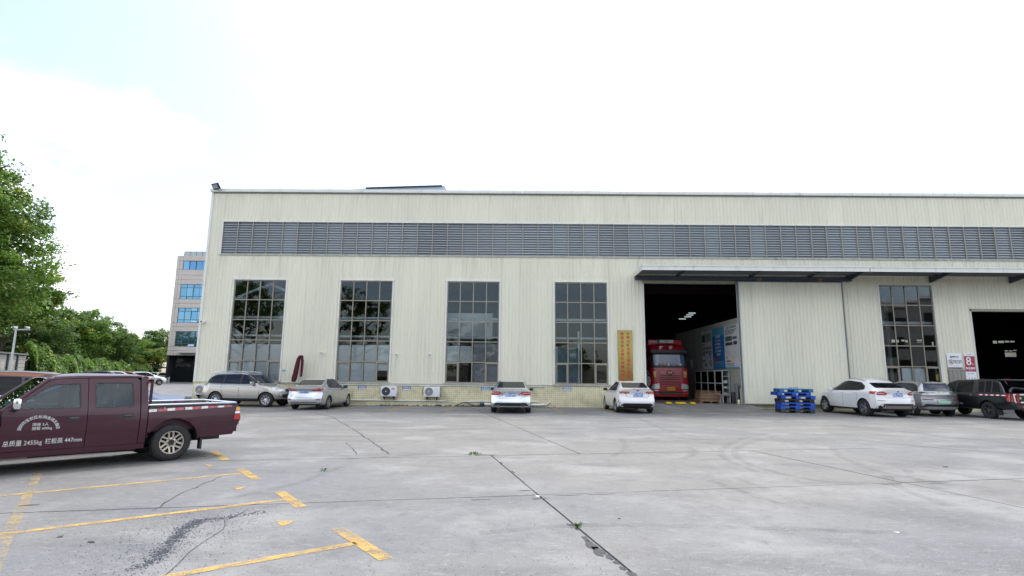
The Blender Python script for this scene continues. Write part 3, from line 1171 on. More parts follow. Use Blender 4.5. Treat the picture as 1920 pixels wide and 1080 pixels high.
# steel inside: girts behind the windows, columns, braces, crane rail
gi = MB().box(XL + .2, DOOR1[0] - .15, D + 0.24, D + 0.30, 4.70, 4.84).box(XL + .2, DOOR1[0] - .15, D + .24, D + .30, 3.70, 3.80)
gi.box(DOOR1[1] + .1, DOOR2[0] - .1, D + 0.24, D + 0.30, 4.70, 4.84)
fb(gi, 'girt', M_steel)
for x in [-10.95 + 6 * k for k in range(-1, 7) if not (5.5 < -10.95 + 6 * k < 12.3)]:
    fb(MB().box(x - .12, x + .12, D + 0.36, D + 0.75, 0.27, ZTOP - .3), 'hall_column', M_steel)
for (x0, z0, x1, z1) in ((-16.6, 4.6, -11.6, 0.9), (-17.2, 0.7, -11.4, 4.4), (-16.4, 5.7, -13.6, 6.9), (-14.1, 6.7, -11.6, 5.6)):
    fb(MB().cyl((x0, D + .42, z0), (x1, D + .42, z1), 0.085, n=10), 'wind_brace', M_steel)
for x in (26.2,):
    fb(MB().box(x, x + .25, D + 9, D + 9.4, .27, ZTOP - .3), 'hall_column', M_steel)
fb(MB().box(DOOR1[0] - 2, XR, D + 9, D + 9.5, 7.6, 8.2), 'crane_beam', M('crane_red', (0.03, 0.008, 0.008), 0.6))
# white office box seen through the third window, shelf wall behind the fourth
o = MB().box(-4.6, -1.45, D + 1.6, D + 5, 3.75, 5.25).build('site_office', M('office_white', (0.75, 0.78, 0.79), 0.6))
tag(o, 'white boxed office on the mezzanine behind the third tall window', 'office')
fb(MB().box(XL + .3, 6.2, D + 1.2, D + 6.5, 3.35, 3.68), 'mezzanine', M_in)
for i, (x0, x1, z0, z1) in enumerate(((2.1, 2.25, .27, 3.3), (3.38, 3.47, .27, 4.15))):
    fb(MB().box(x0, x1, D + .5, D + .58, z0, z1), 'inner_post', M('white_post', (0.75, .76, .77), .5))
fb(MB().box(2.27, 3.36, D + .60, D + .62, .27, 3.25), 'inner_board', M('teal_board', (0.13, 0.20, 0.23), .6, var=.2, vscale=5))

# ---- doorway one: jambs, head, sliding leaf, rail, canopy
fb(MB().box(DOOR1[0], DOOR1[0] + .07, D - .06, D + .25, .27, DOOR1[3]), 'door_jamb', M('white_jamb', (.72, .73, .72), .5))
fb(MB().box(DOOR1[0], DOOR1[1] + .2, D - .06, D + .2, DOOR1[3], DOOR1[3] + .13), 'door_head', M('olive_head', (.30, .29, .23), .7, dirt=((.10, .09, .06), .6, 3, (2, 1, 1))))
door = empty('sliding_door', (15.05, D - .2, .3), label='large closed corrugated sliding door leaf hanging beside the truck doorway', cat='door')
DX0, DX1, DZ0, DZ1 = 12.14, 17.93, 0.32, 6.92
xs = [DX0 + 0.07 + k * 0.8 for k in range(8) if DX0 + .07 + k * .8 < DX1 - .15] + [DX1 - .05]
for x0, x1 in zip(xs[:-1], xs[1:]):
    o = sheet_mesh(x0, x1, DZ0, DZ1, D - .2, DX0 + .07, pitch=.2).build('door_sheet', M_wall, door)
    o.location = (-15.05, -(D - .2), -.3)
fm = MB().box(DX0, DX0 + .07, D - .235, D - .15, DZ0, DZ1).box(DX1 - .05, DX1, D - .235, D - .15, DZ0, DZ1).box(DX0, DX1, D - .234, D - .15, DZ1, DZ1 + .05)
o = fm.build('door_frame', M('blue_edge', (.13, .17, .22), .5), door)
o.location = (-15.05, -(D - .2), -.3)
o = MB().box(DX0, DX1, D - .24, D - .15, DZ0 - .05, DZ0).build('door_foot', M('foot_grey', (.24, .24, .22), .7), door)
o.location = (-15.05, -(D - .2), -.3)
for x in (13.35, 16.7):
    o = MB().box(x - .10, x + .10, D - .30, D - .14, DZ1 + .05, DZ1 + .17, bev=.02).cyl((x - .06, D - .33, DZ1 + .16), (x - .06, D - .30, DZ1 + .16), .05).cyl((x + .06, D - .33, DZ1 + .16), (x + .06, D - .30, DZ1 + .16), .05).build('door_hanger', M('hanger_orange', (.30, .15, .05), .6), door)
    o.location = (-15.05, -(D - .2), -.3)
rail = MB().box(6.55, 18.45, D - .32, D - .055, 7.0, 7.21)
fb(rail, 'door_rail', M_bluesteel)
can = empty('canopy', (6.5, D, 7.2), label='long flat metal canopy sticking out above the doorways', cat='canopy')
CO = (-6.5, -D, -7.2)


def cb(mb, name, m):
    o_ = mb.build(name, m, can)
    o_.location = CO
    return o_


CY = 28.62
M_soffit = M('soffit', (0.17, 0.18, 0.19), 0.6, var=.1, vscale=1)
k = 6.48
while k < XR:
    e = min(k + 11.9, XR)
    cb(MB().box(k + .02, e - .02, CY, CY + .03, 7.21, 7.42), 'fascia', M_trim)
    cb(MB().box(k, e - .01, CY - .035, CY + .1, 7.42, 7.475), 'gutter_lip', M_trim)
    k = e
cb(MB().box(6.48, 6.52, CY + .03, D, 7.19, 7.44), 'end_fascia', M_trim)
cb(MB().box(6.52, XR, CY + .03, D - .03, 7.37, 7.41), 'canopy_deck', M_soffit)
for y in (CY + .35, CY + .95, CY + 1.5):
    cb(MB().box(6.54, XR, y, y + .06, 7.28, 7.369), 'purlin', M_soffit)
for x in (8.9, 12.95, 16.2, 18.3, 22.9, 27.3, 31.5):
    mb = MB()
    mb.prism([(CY + .04, 7.36), (CY + .04, 7.28), (D - .05, 6.99 if x > 18 else 7.215), (D - .05, 7.36)], x - .05, x + .05, 'X')
    cb(mb, 'canopy_bracket', M_bluesteel)
# ramp up to the floor of the hall
rp = MB().prism([(28.4, .005), (D + .05, .27), (D + .05, -.02), (28.4, -.02)], 6.9, 12.6, 'X').build('ramp', CONC)
tag(rp, kind='structure')
MB().prism([(12.6, 28.6), (14.1, D - .1), (12.6, D - .1)], -.01, .0, 'Z').build('ramp_side', CONC, rp)
rp2 = MB().prism([(28.9, .005), (D + .05, .27), (D + .05, -.02), (28.9, -.02)], 24.9, 31.0, 'X').build('ramp', CONC)
tag(rp2, kind='structure')
# ---- doorway two
fb(MB().box(DOOR2[0], DOOR2[0] + .06, D - .05, D + .2, .27, DOOR2[3]), 'door_jamb', MATS['white_jamb'])
fb(MB().box(DOOR2[0], DOOR2[1], D - .05, D + .2, DOOR2[3] - .14, DOOR2[3]), 'door_head', M('olive_beam', (.32, .32, .24), .6))
# meter cupboard
mc = empty('meter_cupboard', (23.8, D, .6), label='grey steel meter cupboard set in the wall under the warning sign', cat='cupboard')
M_cup = M('cupboard_grey', (.24, .225, .205), .55, var=.08)
o = MB().box(23.34, 24.27, D - .01, D + .25, .6, 2.27).build('cupboard_box', M_cup, mc)
o.location = (-23.8, -D, -.6)
for i in range(4):
    o = MB().box(23.38 + i * .215, 23.38 + i * .215 + .205, D - .045, D - .011, .65, 2.2, bev=.008).build('door_panel', M_cup, mc)
    o.location = (-23.8, -D, -.6)
o = MB().box(23.32, 24.29, D - .055, D - .011, 2.2, 2.28).build('cupboard_head', M('cup_head', (.33, .31, .28), .5), mc)
o.location = (-23.8, -D, -.6)

# ---- roof furniture
rm = empty('roof_monitor', (-8, 34, ZTOP), label='bluish white sloping roof light with a dark top edge behind the parapet', cat='roof light')
Y0 = 34.0
p = [atY(630, 357, Y0), atY(700, 352, Y0), atY(833, 348, Y0), atY(838, 356, Y0)]
o = MB().prism([(p[0].x, ZTOP), (p[0].x, p[0].z), (p[1].x, p[1].z), (p[2].x, p[2].z), (p[3].x, p[3].z), (p[3].x, ZTOP)], Y0, Y0 + 3, 'Y').build('monitor_body', M('monitor_white', (.55, .63, .72), .5), rm)
o.location = (8, -34, -ZTOP)
a, c = atY(686, 351.6, Y0 - .1), atY(829, 347.2, Y0 - .1)
o = MB().prism([(a.x, a.z), (c.x, c.z), (c.x, c.z - .045), (a.x, a.z - .045)], Y0 - .15, Y0 + 2.6, 'Y').build('solar_panel', M('solar_dark', (.02, .025, .035), .3), rm)
o.location = (8, -34, -ZTOP)
# lightning conductor wire on little posts
lw = empty('lightning_conductor', (10, D + .3, ZTOP + .16), label='thin lightning conductor wire on small posts along the roof edge', cat='wire')
mb = MB()
xs = [-17 + 1.5 * k for k in range(34)]
mb.tube([(x - 10, -.1, .10 + (.0 if i % 2 else .015)) for i, x in enumerate(xs)], .006, 5)
mb.build('wire', M_steel, lw)
for x in xs[::2]:
    MB().cyl((x - 10, -.1, 0), (x - 10, -.1, .11), .007, n=5).build('wire_post', M_steel, lw)
for x in (5.03, 26.0):
    MB().tube([(x - 10.12, -.1, .2), (x - 10, -.1, .05), (x - 9.88, -.1, .2)], .012, 5).build('wire_clamp', M_dark, lw)
tw = empty('roof_shrub', (-3.55, 33.0, ZTOP), label='bare twiggy shrub growing on the roof behind the parapet', cat='shrub')
for i in range(9):
    an = random.uniform(-.6, .6)
    h = random.uniform(.9, 1.55)
    MB().tube([(0, 0, 0), (an * .3, 0, h * .5), (an * .55 + random.uniform(-.06, .06), 0, h)], [.018, .012, .006], 5).build('twig', M('twig', (.16, .13, .12), .8), tw)
# ================================================================== vehicles
def paint_mat(name, col, metal=0.0, rough=0.35, coat=1.0, dust=0.0):
    if name in MATS:
        return MATS[name]
    m = M(name, col, rough, metal, 0.5, coat)
    n, l = m.node_tree.nodes, m.node_tree.links
    b = n['Principled BSDF']
    geo = n.new('ShaderNodeNewGeometry')
    t = n.new('ShaderNodeTexNoise')
    t.inputs['Scale'].default_value = 2.2
    t.inputs['Detail'].default_value = 7
    t.inputs['Roughness'].default_value = 0.65
    l.new(geo.outputs['Position'], t.inputs['Vector'])
    mr = n.new('ShaderNodeMapRange')
    mr.inputs['From Min'].default_value = 0.35
    mr.inputs['From Max'].default_value = 0.75
    mr.inputs['To Max'].default_value = dust
    l.new(t.outputs['Fac'], mr.inputs['Value'])
    mx = n.new('ShaderNodeMixRGB')
    mx.inputs['Color1'].default_value = (*col, 1)
    mx.inputs['Color2'].default_value = (0.30, 0.28, 0.25, 1)
    l.new(mr.outputs['Result'], mx.inputs['Fac'])
    l.new(mx.outputs['Color'], b.inputs['Base Color'])
    mr2 = n.new('ShaderNodeMapRange')
    mr2.inputs['From Min'].default_value = 0.35
    mr2.inputs['From Max'].default_value = 0.75
    mr2.inputs['To Min'].default_value = 0.04
    mr2.inputs['To Max'].default_value = 0.04 + dust
    l.new(t.outputs['Fac'], mr2.inputs['Value'])
    l.new(mr2.outputs['Result'], b.inputs['Coat Roughness'])
    return m


M_cglass = M('car_glass', (0.007, 0.009, 0.011), 0.03, spec=0.2)
M_cglass_g = M('car_glass_greenish', (0.022, 0.030, 0.030), 0.03, spec=0.4)
M_black = M('black_plastic', (0.015, 0.015, 0.016), 0.5)
M_rubber = M('tyre', (0.022, 0.022, 0.023), 0.8, var=0.25, vscale=12)
M_rim = M('alloy', (0.52, 0.52, 0.53), 0.28, metal=0.9)
M_rim_dk = M('dark_alloy', (0.13, 0.125, 0.12), 0.4, metal=0.7)
M_rim_ch = M('champagne_alloy', (0.46, 0.42, 0.35), 0.38, metal=0.7, var=.1)
M_chrome = M('chrome', (0.75, 0.76, 0.78), 0.08, metal=1.0)
M_red = M('tail_red', (0.42, 0.010, 0.014), 0.08, coat=1.0)
M_redd = M('reflector_red', (0.20, 0.006, 0.012), 0.15)
M_amber = M('lamp_amber', (0.75, 0.25, 0.01), 0.12, coat=1.0)
M_lens = M('lamp_clear', (0.62, 0.65, 0.68), 0.08, metal=0.3, coat=1.0)
M_seam = M('panel_gap', (0.012, 0.012, 0.013), 0.8)
M_plate = M('plate_blue', (0.012, 0.13, 0.55), 0.4)
M_plateg = M('plate_green', (0.09, 0.55, 0.28), 0.4)
M_platey = M('plate_yellow', (0.60, 0.36, 0.02), 0.5)
M_white = M('white_print', (0.80, 0.80, 0.80), 0.5)
M_blackprint = M('black_print', (0.015, 0.015, 0.015), 0.6)


class Lin:
    """piecewise line, slightly rounded"""

    def __init__(s, pts, sig=0.05):
        pts = sorted(pts)
        s.x = np.linspace(pts[0][0] - 0.3, pts[-1][0] + 0.3, 900)
        y = np.interp(s.x, [p[0] for p in pts], [p[1] for p in pts])
        h = s.x[1] - s.x[0]
        if sig > 0:
            k = np.arange(-int(3 * sig / h) - 1, int(3 * sig / h) + 2)
            g = np.exp(-0.5 * (k * h / sig) ** 2)
            g /= g.sum()
            y = np.convolve(np.pad(y, len(k) // 2, mode='edge'), g, mode='valid')
        s.y = y

    def __call__(s, v):
        return float(np.interp(v, s.x, s.y))


def catmull(pts, sub=2):
    out = []
    n_ = len(pts)
    P = [Vector(p) for p in pts]
    for i in range(n_ - 1):
        p0, p1, p2, p3 = P[max(0, i - 1)], P[i], P[i + 1], P[min(n_ - 1, i + 2)]
        for k in range(sub):
            t = k / sub
            out.append(0.5 * ((2 * p1) + (p2 - p0) * t + (2 * p0 - 5 * p1 + 4 * p2 - p3) * t * t + (3 * p1 - p0 - 3 * p2 + p3) * t ** 3))
    out.append(P[-1])
    return out


def sstep(a, b, x):
    t = min(1, max(0, (x - a) / (b - a)))
    return t * t * (3 - 2 * t)


def body_mesh(sp):
    """closed smooth body lofted from cross sections; x forward, y left"""
    xf, xr = sp['xf'], sp['xr']
    top, belt, roofw = Lin(sp['top'], sp.get('sig', .06)), Lin(sp['belt'], .08), Lin(sp['roofw'], .08)
    w_ = Lin(sp['plan'], .10)
    bot = Lin(sp['bot'], .06)
    rp, fp = Lin(sp['rear'], .025), Lin(sp['front'], .04)
    rc, fc = sp.get('rcorner', .22), sp.get('fcorner', .38)
    xs = list(np.linspace(xf, xr, int((xf - xr) / .055)))
    rows = []
    for x in xs:
        w, zb, zs, zt, wr = w_(x), bot(x), belt(x), top(x), roofw(x)
        zt = max(zt, zs + .05)
        ce = min(.055, .35 * (zt - zs))
        sh = sp.get('shoulder', .02)
        pts = [(0, zb), (.55 * w, zb), (.86 * w, zb + .012), (.955 * w, zb + .06), (.985 * w, zb + .16), (1.0 * w, zb + .45 * (zs - zb)), (.995 * w, zs - .14), (.975 * w, zs - .045), (.945 * w, zs + .005)]
        b0 = (.945 * w - sh, zs + .02)
        t0 = (wr, zt - ce)
        for k in range(1, 5):
            t = k / 5
            bul = .022 * math.sin(math.pi * t) * min(1, (zt - zs) / .3)
            pts.append((b0[0] + (t0[0] - b0[0]) * t + bul, b0[1] + (t0[1] - b0[1]) * t + bul * .4))
        pts += [t0, (wr - .05 * min(1, wr), zt - ce * .45), (wr * .72, zt - ce * .18), (wr * .38, zt - ce * .04), (0, zt)]
        sec = catmull([(p[0], p[1], 0) for p in pts], 2)
        rows.append([(x, max(0, p.x), p.y) for p in sec])
    def shape(x, y, z, w):
        d = x - xr
        if d < .8:
            k = 1 - sstep(0, .8, d)
            x += k * (rp(z) + rc * (abs(y) / w) ** 3.2)
        d = xf - x
        if d < 1.0:
            k = 1 - sstep(0, 1.0, d)
            x -= k * (fp(z) + fc * (abs(y) / w) ** 2.6)
        return x
    bm = bmesh.new()
    n_ = len(rows[0])
    L, Rr = [], []
    for i, row in enumerate(rows):
        w = w_(xs[i])
        l_, r_ = [], []
        for j, (x, y, z) in enumerate(row):
            xx = shape(x, y, z, w)
            a = bm.verts.new((xx, y, z))
            l_.append(a)
            r_.append(a if j in (0, n_ - 1) else bm.verts.new((xx, -y, z)))
        L.append(l_)
        Rr.append(r_)
    for i in range(len(rows) - 1):
        for j in range(n_ - 1):
            for S, fl in ((L, False), (Rr, True)):
                q = [S[i][j], S[i + 1][j], S[i + 1][j + 1], S[i][j + 1]]
                q = list(dict.fromkeys(q))
                if len(q) >= 3:
                    bm.faces.new(q if not fl else q[::-1])
    # ends: grid of rows between left and right points at equal height
    NC = 9
    for i, end in ((0, 'f'), (len(rows) - 1, 'r')):
        w = w_(xs[i])
        prev = None
        for j in range(n_):
            a, c = L[i][j], Rr[i][j]
            if a is c:
                line = [a] * (NC + 1)
            else:
                line = [a]
                for k in range(1, NC):
                    t = k / NC
                    y = a.co.y * (1 - 2 * t)
                    z = a.co.z
                    line.append(bm.verts.new((shape(xs[i], y, z, w), y, z)))
                line.append(c)
            if prev:
                for k in range(NC):
                    q = list(dict.fromkeys([prev[k], line[k], line[k + 1], prev[k + 1]]))
                    if len(q) >= 3:
                        try:
                            bm.faces.new(q)
                        except ValueError:
                            pass
            prev = line
    bmesh.ops.remove_doubles(bm, verts=bm.verts[:], dist=.0004)
    bmesh.ops.recalc_face_normals(bm, faces=bm.faces[:])
    return bm, n_


def smooth_angle(me, ang=35):
    bm = bmesh.new()
    bm.from_mesh(me)
    for f in bm.faces:
        f.smooth = True
    for e in bm.edges:
        if len(e.link_faces) == 2:
            e.smooth = e.calc_face_angle(0) < R(ang)
    bm.to_mesh(me)
    bm.free()


class Car:
    def __init__(s, name, label, loc, heading, sp, paint, cat='car', group=None, scale=1.0, clad=False):
        """heading: direction of the nose, degrees clockwise from +Y"""
        s.root = empty(name, loc, R(90 - heading), label, cat, group)
        s.root.scale = (scale,) * 3
        s.sp, s.paint = sp, paint
        bm, n_ = body_mesh(sp)
        me = bpy.data.meshes.new('body')
        bm.to_mesh(me)
        bm.free()
        me.materials.append(paint)
        me.materials.append(M_black)
        o = bpy.data.objects.new('body', me)
        link(o)
        s.wheels = [(sp['wb'] / 2, 1), (sp['wb'] / 2, -1), (-sp['wb'] / 2, 1), (-sp['wb'] / 2, -1)]
        rt = sp['R']
        ra = rt + sp.get('gap', .05)
        wmax = max(p[1] for p in sp['plan'])
        cutm = MB()
        for (x, sd) in s.wheels:
            cutm.cyl((x, sd * (wmax - .34), rt), (x, sd * (wmax + .3), rt), ra, n=36, mi=1)
        # cylinders given with split caps: weld them
        cme = cutm.mesh('cutter', [paint, M_black])
        bmc = bmesh.new()
        bmc.from_mesh(cme)
        bmesh.ops.remove_doubles(bmc, verts=bmc.verts[:], dist=1e-5)
        bmesh.ops.recalc_face_normals(bmc, faces=bmc.faces[:])
        bmc.to_mesh(cme)
        bmc.free()
        co = bpy.data.objects.new('cutter', cme)
        link(co)
        md = o.modifiers.new('b', 'BOOLEAN')
        md.operation = 'DIFFERENCE'
        md.object = co
        md.solver = 'EXACT'
        dg = bpy.context.evaluated_depsgraph_get()
        me2 = bpy.data.meshes.new_from_object(o.evaluated_get(dg))
        bpy.data.objects.remove(o, do_unlink=True)
        bpy.data.objects.remove(co, do_unlink=True)
        if clad:
            zc = sp['clad']
            for p in me2.polygons:
                c = p.center
                if c.z < zc:
                    p.material_index = 1
        else:
            for p in me2.polygons:
                if p.center.z < sp.get('under', .215):
                    p.material_index = 1
        me2.name = 'body'
        smooth_angle(me2, 38)
        s.body = link(bpy.data.objects.new('body', me2), s.root)
        bmb = bmesh.new()
        bmb.from_mesh(me2)
        s.bvh = BVHTree.FromBMesh(bmb)
        bmb.free()
        s.add_wheels()

    # ---- projecting flat outlines on the body
    def hit(s, axis, u, v, side=1):
        if axis == 'side':
            r_ = s.bvh.ray_cast(Vector((u, 3 * side, v)), Vector((0, -side, 0)))
        elif axis == 'rear':
            r_ = s.bvh.ray_cast(Vector((-6, u, v)), Vector((1, 0, 0)))
        elif axis == 'front':
            r_ = s.bvh.ray_cast(Vector((6, u, v)), Vector((-1, 0, 0)))
        else:
            r_ = s.bvh.ray_cast(Vector((u, v, 4)), Vector((0, 0, -1)))
        return r_[0], r_[1]

    def panel(s, name, pts, axis, mat, off=.004, side=1, parent=None, step=.07, roundc=0.0, thick=0.0):
        bm = bmesh.new()
        P = [Vector(p) for p in pts]
        if roundc:
            Q = []
            n_ = len(P)
            for i in range(n_):
                a, b_, c = P[i - 1], P[i], P[(i + 1) % n_]
                da, dc = (a - b_), (c - b_)
                ra = min(roundc, da.length * .45)
                rc = min(roundc, dc.length * .45)
                p0, p2 = b_ + da.normalized() * ra, b_ + dc.normalized() * rc
                for t in (0, .33, .67, 1):
                    Q.append(p0.lerp(b_, t).lerp(b_.lerp(p2, t), t))
            P = Q
        f = bm.faces.new([bm.verts.new((p.x, p.y, 0)) for p in P])
        us, vs = [p.x for p in P], [p.y for p in P]
        u = min(us) + step
        while u < max(us):
            bmesh.ops.bisect_plane(bm, geom=bm.verts[:] + bm.edges[:] + bm.faces[:], plane_co=(u, 0, 0), plane_no=(1, 0, 0))
            u += step
        v = min(vs) + step
        while v < max(vs):
            bmesh.ops.bisect_plane(bm, geom=bm.verts[:] + bm.edges[:] + bm.faces[:], plane_co=(0, v, 0), plane_no=(0, 1, 0))
            v += step
        bad = []
        for q in bm.verts:
            h, nrm = s.hit(axis, q.co.x, q.co.y, side)
            if h is None:
                bad.append(q)
            else:
                q.co = h + nrm * off
        if bad:
            bmesh.ops.delete(bm, geom=bad, context='VERTS')
        want = {'side': Vector((0, side, 0)), 'rear': Vector((-1, 0, 0)), 'front': Vector((1, 0, 0)), 'top': Vector((0, 0, 1))}[axis]
        bm.normal_update()
        for q in bm.faces:
            if q.normal.dot(want) < 0:
                q.normal_flip()
            q.smooth = True
        me = bpy.data.meshes.new(name)
        bm.to_mesh(me)
        bm.free()
        me.materials.append(mat)
        return link(bpy.data.objects.new(name, me), parent or s.root)

    def both(s, name, pts, mat, off=.004, roundc=0.0, parent=None, step=.08):
        return [s.panel(name, pts, 'side', mat, off, sd, parent, step, roundc) for sd in (1, -1)]

    def mirrored(s, name, pts, axis, mat, off=.004, roundc=0.0, step=.07):
        out = [s.panel(name, pts, axis, mat, off, 1, None, step, roundc)]
        out.append(s.panel(name, [(-p[0], p[1]) if axis != 'top' else (p[0], -p[1]) for p in pts], axis, mat, off, 1, None, step, roundc))
        return out

    def seam(s, pts, axis='side', w=.012, name='panel_gap'):
        P = [Vector(p) for p in pts]
        Lp, Rp = [], []
        for i, p in enumerate(P):
            d = (P[min(i + 1, len(P) - 1)] - P[max(i - 1, 0)]).normalized()
            nn = Vector((-d.y, d.x)) * (w / 2)
            Lp.append(p + nn)
            Rp.append(p - nn)
        poly = Lp + Rp[::-1]
        for sd in ((1, -1) if axis == 'side' else (1,)):
            s.panel(name, poly, axis, M_seam, .002, sd, None, .1)

    def add_wheels(s):
        sp = s.sp
        rt, tw, rim = sp['R'], sp.get('tw', .21), sp.get('rim', .66)
        rr = rt * rim
        t = MB()
        h = tw / 2
        prof = [(rr * .97, h * .80), (rr + .012, h * .98), (rr + (rt - rr) * .5, h * 1.02), (rt - .022, h * .93), (rt - .004, h * .72), (rt, h * .3), (rt - .006, h * .27), (rt - .006, h * .22), (rt, h * .19), (rt, -h * .19), (rt - .006, -h * .22), (rt - .006, -h * .27), (rt, -h * .3), (rt - .004, -h * .72), (rt - .022, -h * .93), (rr + (rt - rr) * .5, -h * 1.02), (rr * .97, -h * .8)]
        t.lathe(prof, 'Y', 40)
        tme = t.mesh('tyre', M_rubber)
        rm = MB()
        rm.lathe([(rr * .97, h * .80), (rr * .96, h * .86), (rr * .91, h * .84), (rr * .88, h * .45), (rr * .87, -h * .8)], 'Y', 40, 0)
        rm.lathe([(rr * .87, -h * .2), (.06, -h * .2)], 'Y', 24, 1)
        rm.lathe([(.068, h * .25), (.066, h * .62), (.05, h * .68), (0.001, h * .68)], 'Y', 16, 0)
        ns, dbl, sw = sp.get('spokes', (5, False, .05))
        for k in range(ns):
            an0 = 2 * math.pi * k / ns + .3
            for da in ((-.13, .13) if dbl else (0,)):
                an = an0 + da
                m4 = Matrix.Rotation(-an, 4, 'Y')
                w0, w1 = sw, sw * (.75 if dbl else .9)
                vs = [(.05, h * .35, -w0 / 2), (.05, h * .62, -w0 / 2 * .7), (.05, h * .62, w0 / 2 * .7), (.05, h * .35, w0 / 2),
                      (rr * .93, h * .5, -w1 / 2), (rr * .93, h * .78, -w1 / 2 * .8), (rr * .93, h * .78, w1 / 2 * .8), (rr * .93, h * .5, w1 / 2)]
                rm.add(vs, [(0, 1, 5, 4), (1, 2, 6, 5), (2, 3, 7, 6), (3, 0, 4, 7), (0, 3, 2, 1), (4, 5, 6, 7)], 0, False, m4)
        rme = rm.mesh('rim', [sp.get('rimmat', M_rim), M_black])
        for me in (tme, rme):
            set_sharp(me, 40)
        y = max(p[1] for p in sp['plan']) - tw / 2 - .018
        for (x, sd) in s.wheels:
            w = empty('wheel', (x, sd * y, rt), 0 if sd > 0 else math.pi, parent=s.root)
            w.rotation_euler = (0, 0, 0 if sd > 0 else math.pi)
            inst(tme, 'tyre', w)
            inst(rme, 'rim', w, rot=(0, random.uniform(0, 1), 0))

    def box_on(s, name, axis, u, v, su, sv, depth, mat, side=1, bev=.01, parent=None, off=0.0):
        h, nrm = s.hit(axis, u, v, side)
        mb = MB()
        if axis == 'side':
            mb.box(-su / 2, su / 2, -depth, depth, -sv / 2, sv / 2, bev=bev)
        else:
            mb.box(-depth, depth, -su / 2, su / 2, -sv / 2, sv / 2, bev=bev)
        o = mb.build(name, mat, parent or s.root)
        o.location = h + nrm * off
        return o

    def plate(s, txt, z, mat=None, y=0.0, front=False, pmat=None, w=.44, h=.14):
        hit, _ = s.hit('front' if front else 'rear', y, z)
        sg = 1 if front else -1
        x = hit.x + sg * .012
        p = MB().box(-.008, .008, -w / 2, w / 2, -h / 2, h / 2).build('licence_plate', mat or M_plate, s.root)
        p.location = (x, y, z)
        text(txt, h * .98, pmat or M_white, p, (sg * .0085, 0, 0), (0, -1 if not front else 1, 0), (0, 0, 1), bold=.015, aspect=.82 * (w / .44))
        return p

    def mirror(s, x, z, y, mat, size=(.11, .20, .14)):
        for sd in (1, -1):
            mb = MB().box(-size[0] / 2, size[0] / 2, -size[1] / 2, size[1] / 2, -size[2] / 2, size[2] / 2, bev=min(size) * .35)
            o = mb.build('wing_mirror', mat, s.root)
            o.location = (x, sd * (y + size[1] * .35), z)
            a = MB().box(-.025, .03, min(0, sd * .16), max(0, sd * .16), -.02, .02).build('mirror_arm', M_black, o)
            a.location = (0.0, -sd * .16, -size[2] * .35)

    def handles(s, xs, z, mat):
        for x, zz in zip(xs, z if isinstance(z, (list, tuple)) else [z] * len(xs)):
            for sd in (1, -1):
                s.box_on('door_handle', 'side', x, zz, .19, .034, .022, mat, sd)


FP = [(.15, .16), (.3, .05), (.45, .0), (.62, .01), (.75, .06), (.9, .20), (1.1, .30)]     # nose set-back by height


def sedan_spec(**k):
    sp = dict(xf=2.28, xr=-2.34, wb=2.70, R=.315, tw=.205, plan=[(-2.34, .80), (-1.9, .865), (-1.0, .885), (0, .885), (1.3, .885), (1.9, .85), (2.28, .76)],
              bot=[(-2.34, .30), (-1.9, .20), (0, .18), (1.9, .19), (2.28, .24)],
              top=[(2.28, .70), (2.05, .82), (1.05, 1.0), (.95, 1.02), (.05, 1.41), (-.3, 1.455), (-.8, 1.45), (-1.15, 1.40), (-1.75, 1.12), (-1.85, 1.10), (-2.34, 1.07)],
              belt=[(2.28, .66), (1.9, .78), (1.0, .92), (-1.0, .97), (-1.8, 1.0), (-2.34, .98)],
              roofw=[(2.28, .55), (1.0, .70), (.1, .575), (-.3, .58), (-1.1, .57), (-1.8, .68), (-2.34, .66)],
              rear=[(.2, .17), (.38, .04), (.52, .0), (.62, .012), (.72, .07), (.95, .055), (1.08, .03), (1.2, .05)], front=FP, spokes=(5, True, .045))
    sp.update(k)
    return sp
M_silver = paint_mat('silver_paint', (0.66, 0.67, 0.68), 0.78, 0.30, .8, .02)
M_silver2 = paint_mat('ice_silver_paint', (0.66, 0.685, 0.71), 0.78, 0.30, .8, .015)
M_champ = paint_mat('beige_silver_paint', (0.45, 0.42, 0.385), 0.80, 0.27, .8, .03)
M_whitep = paint_mat('white_paint', (0.80, 0.80, 0.80), 0.0, 0.3, 1, .03)
M_grey = paint_mat('grey_metal_paint', (0.40, 0.405, 0.41), 0.75, 0.30, .8, .03)
M_blackp = paint_mat('black_paint', (0.007, 0.008, 0.011), 0.0, 0.3, .5, .01)
M_bluegrey = paint_mat('blue_grey_paint', (0.13, 0.18, 0.27), 0.0, 0.55, 0.0, .02)
M_bluegrey.node_tree.nodes['Principled BSDF'].inputs['Specular IOR Level'].default_value = 0.2
M_copper = paint_mat('copper_paint', (0.20, 0.062, 0.025), 0.3, 0.35, .7, .03)
M_redp = paint_mat('red_paint', (0.40, 0.02, 0.03), 0.1, 0.35, 1, .05)
G_WALL = 'cars parked along the factory wall'


def glaze(c, ws, rs, sides, g=M_cglass, pillars=True):
    """ws / rs: half outline (y,z) from bottom middle; sides: list of side panes"""
    def full(h):
        return h + [(-p[0], p[1]) for p in reversed(h)]
    if ws:
        c.panel('windscreen', full(ws), 'front', g, .004, roundc=.05)
    if rs:
        c.panel('rear_window', full(rs), 'rear', g, .004, roundc=.05)
    for p in sides:
        c.both('side_window', p, g, .005, roundc=.035)


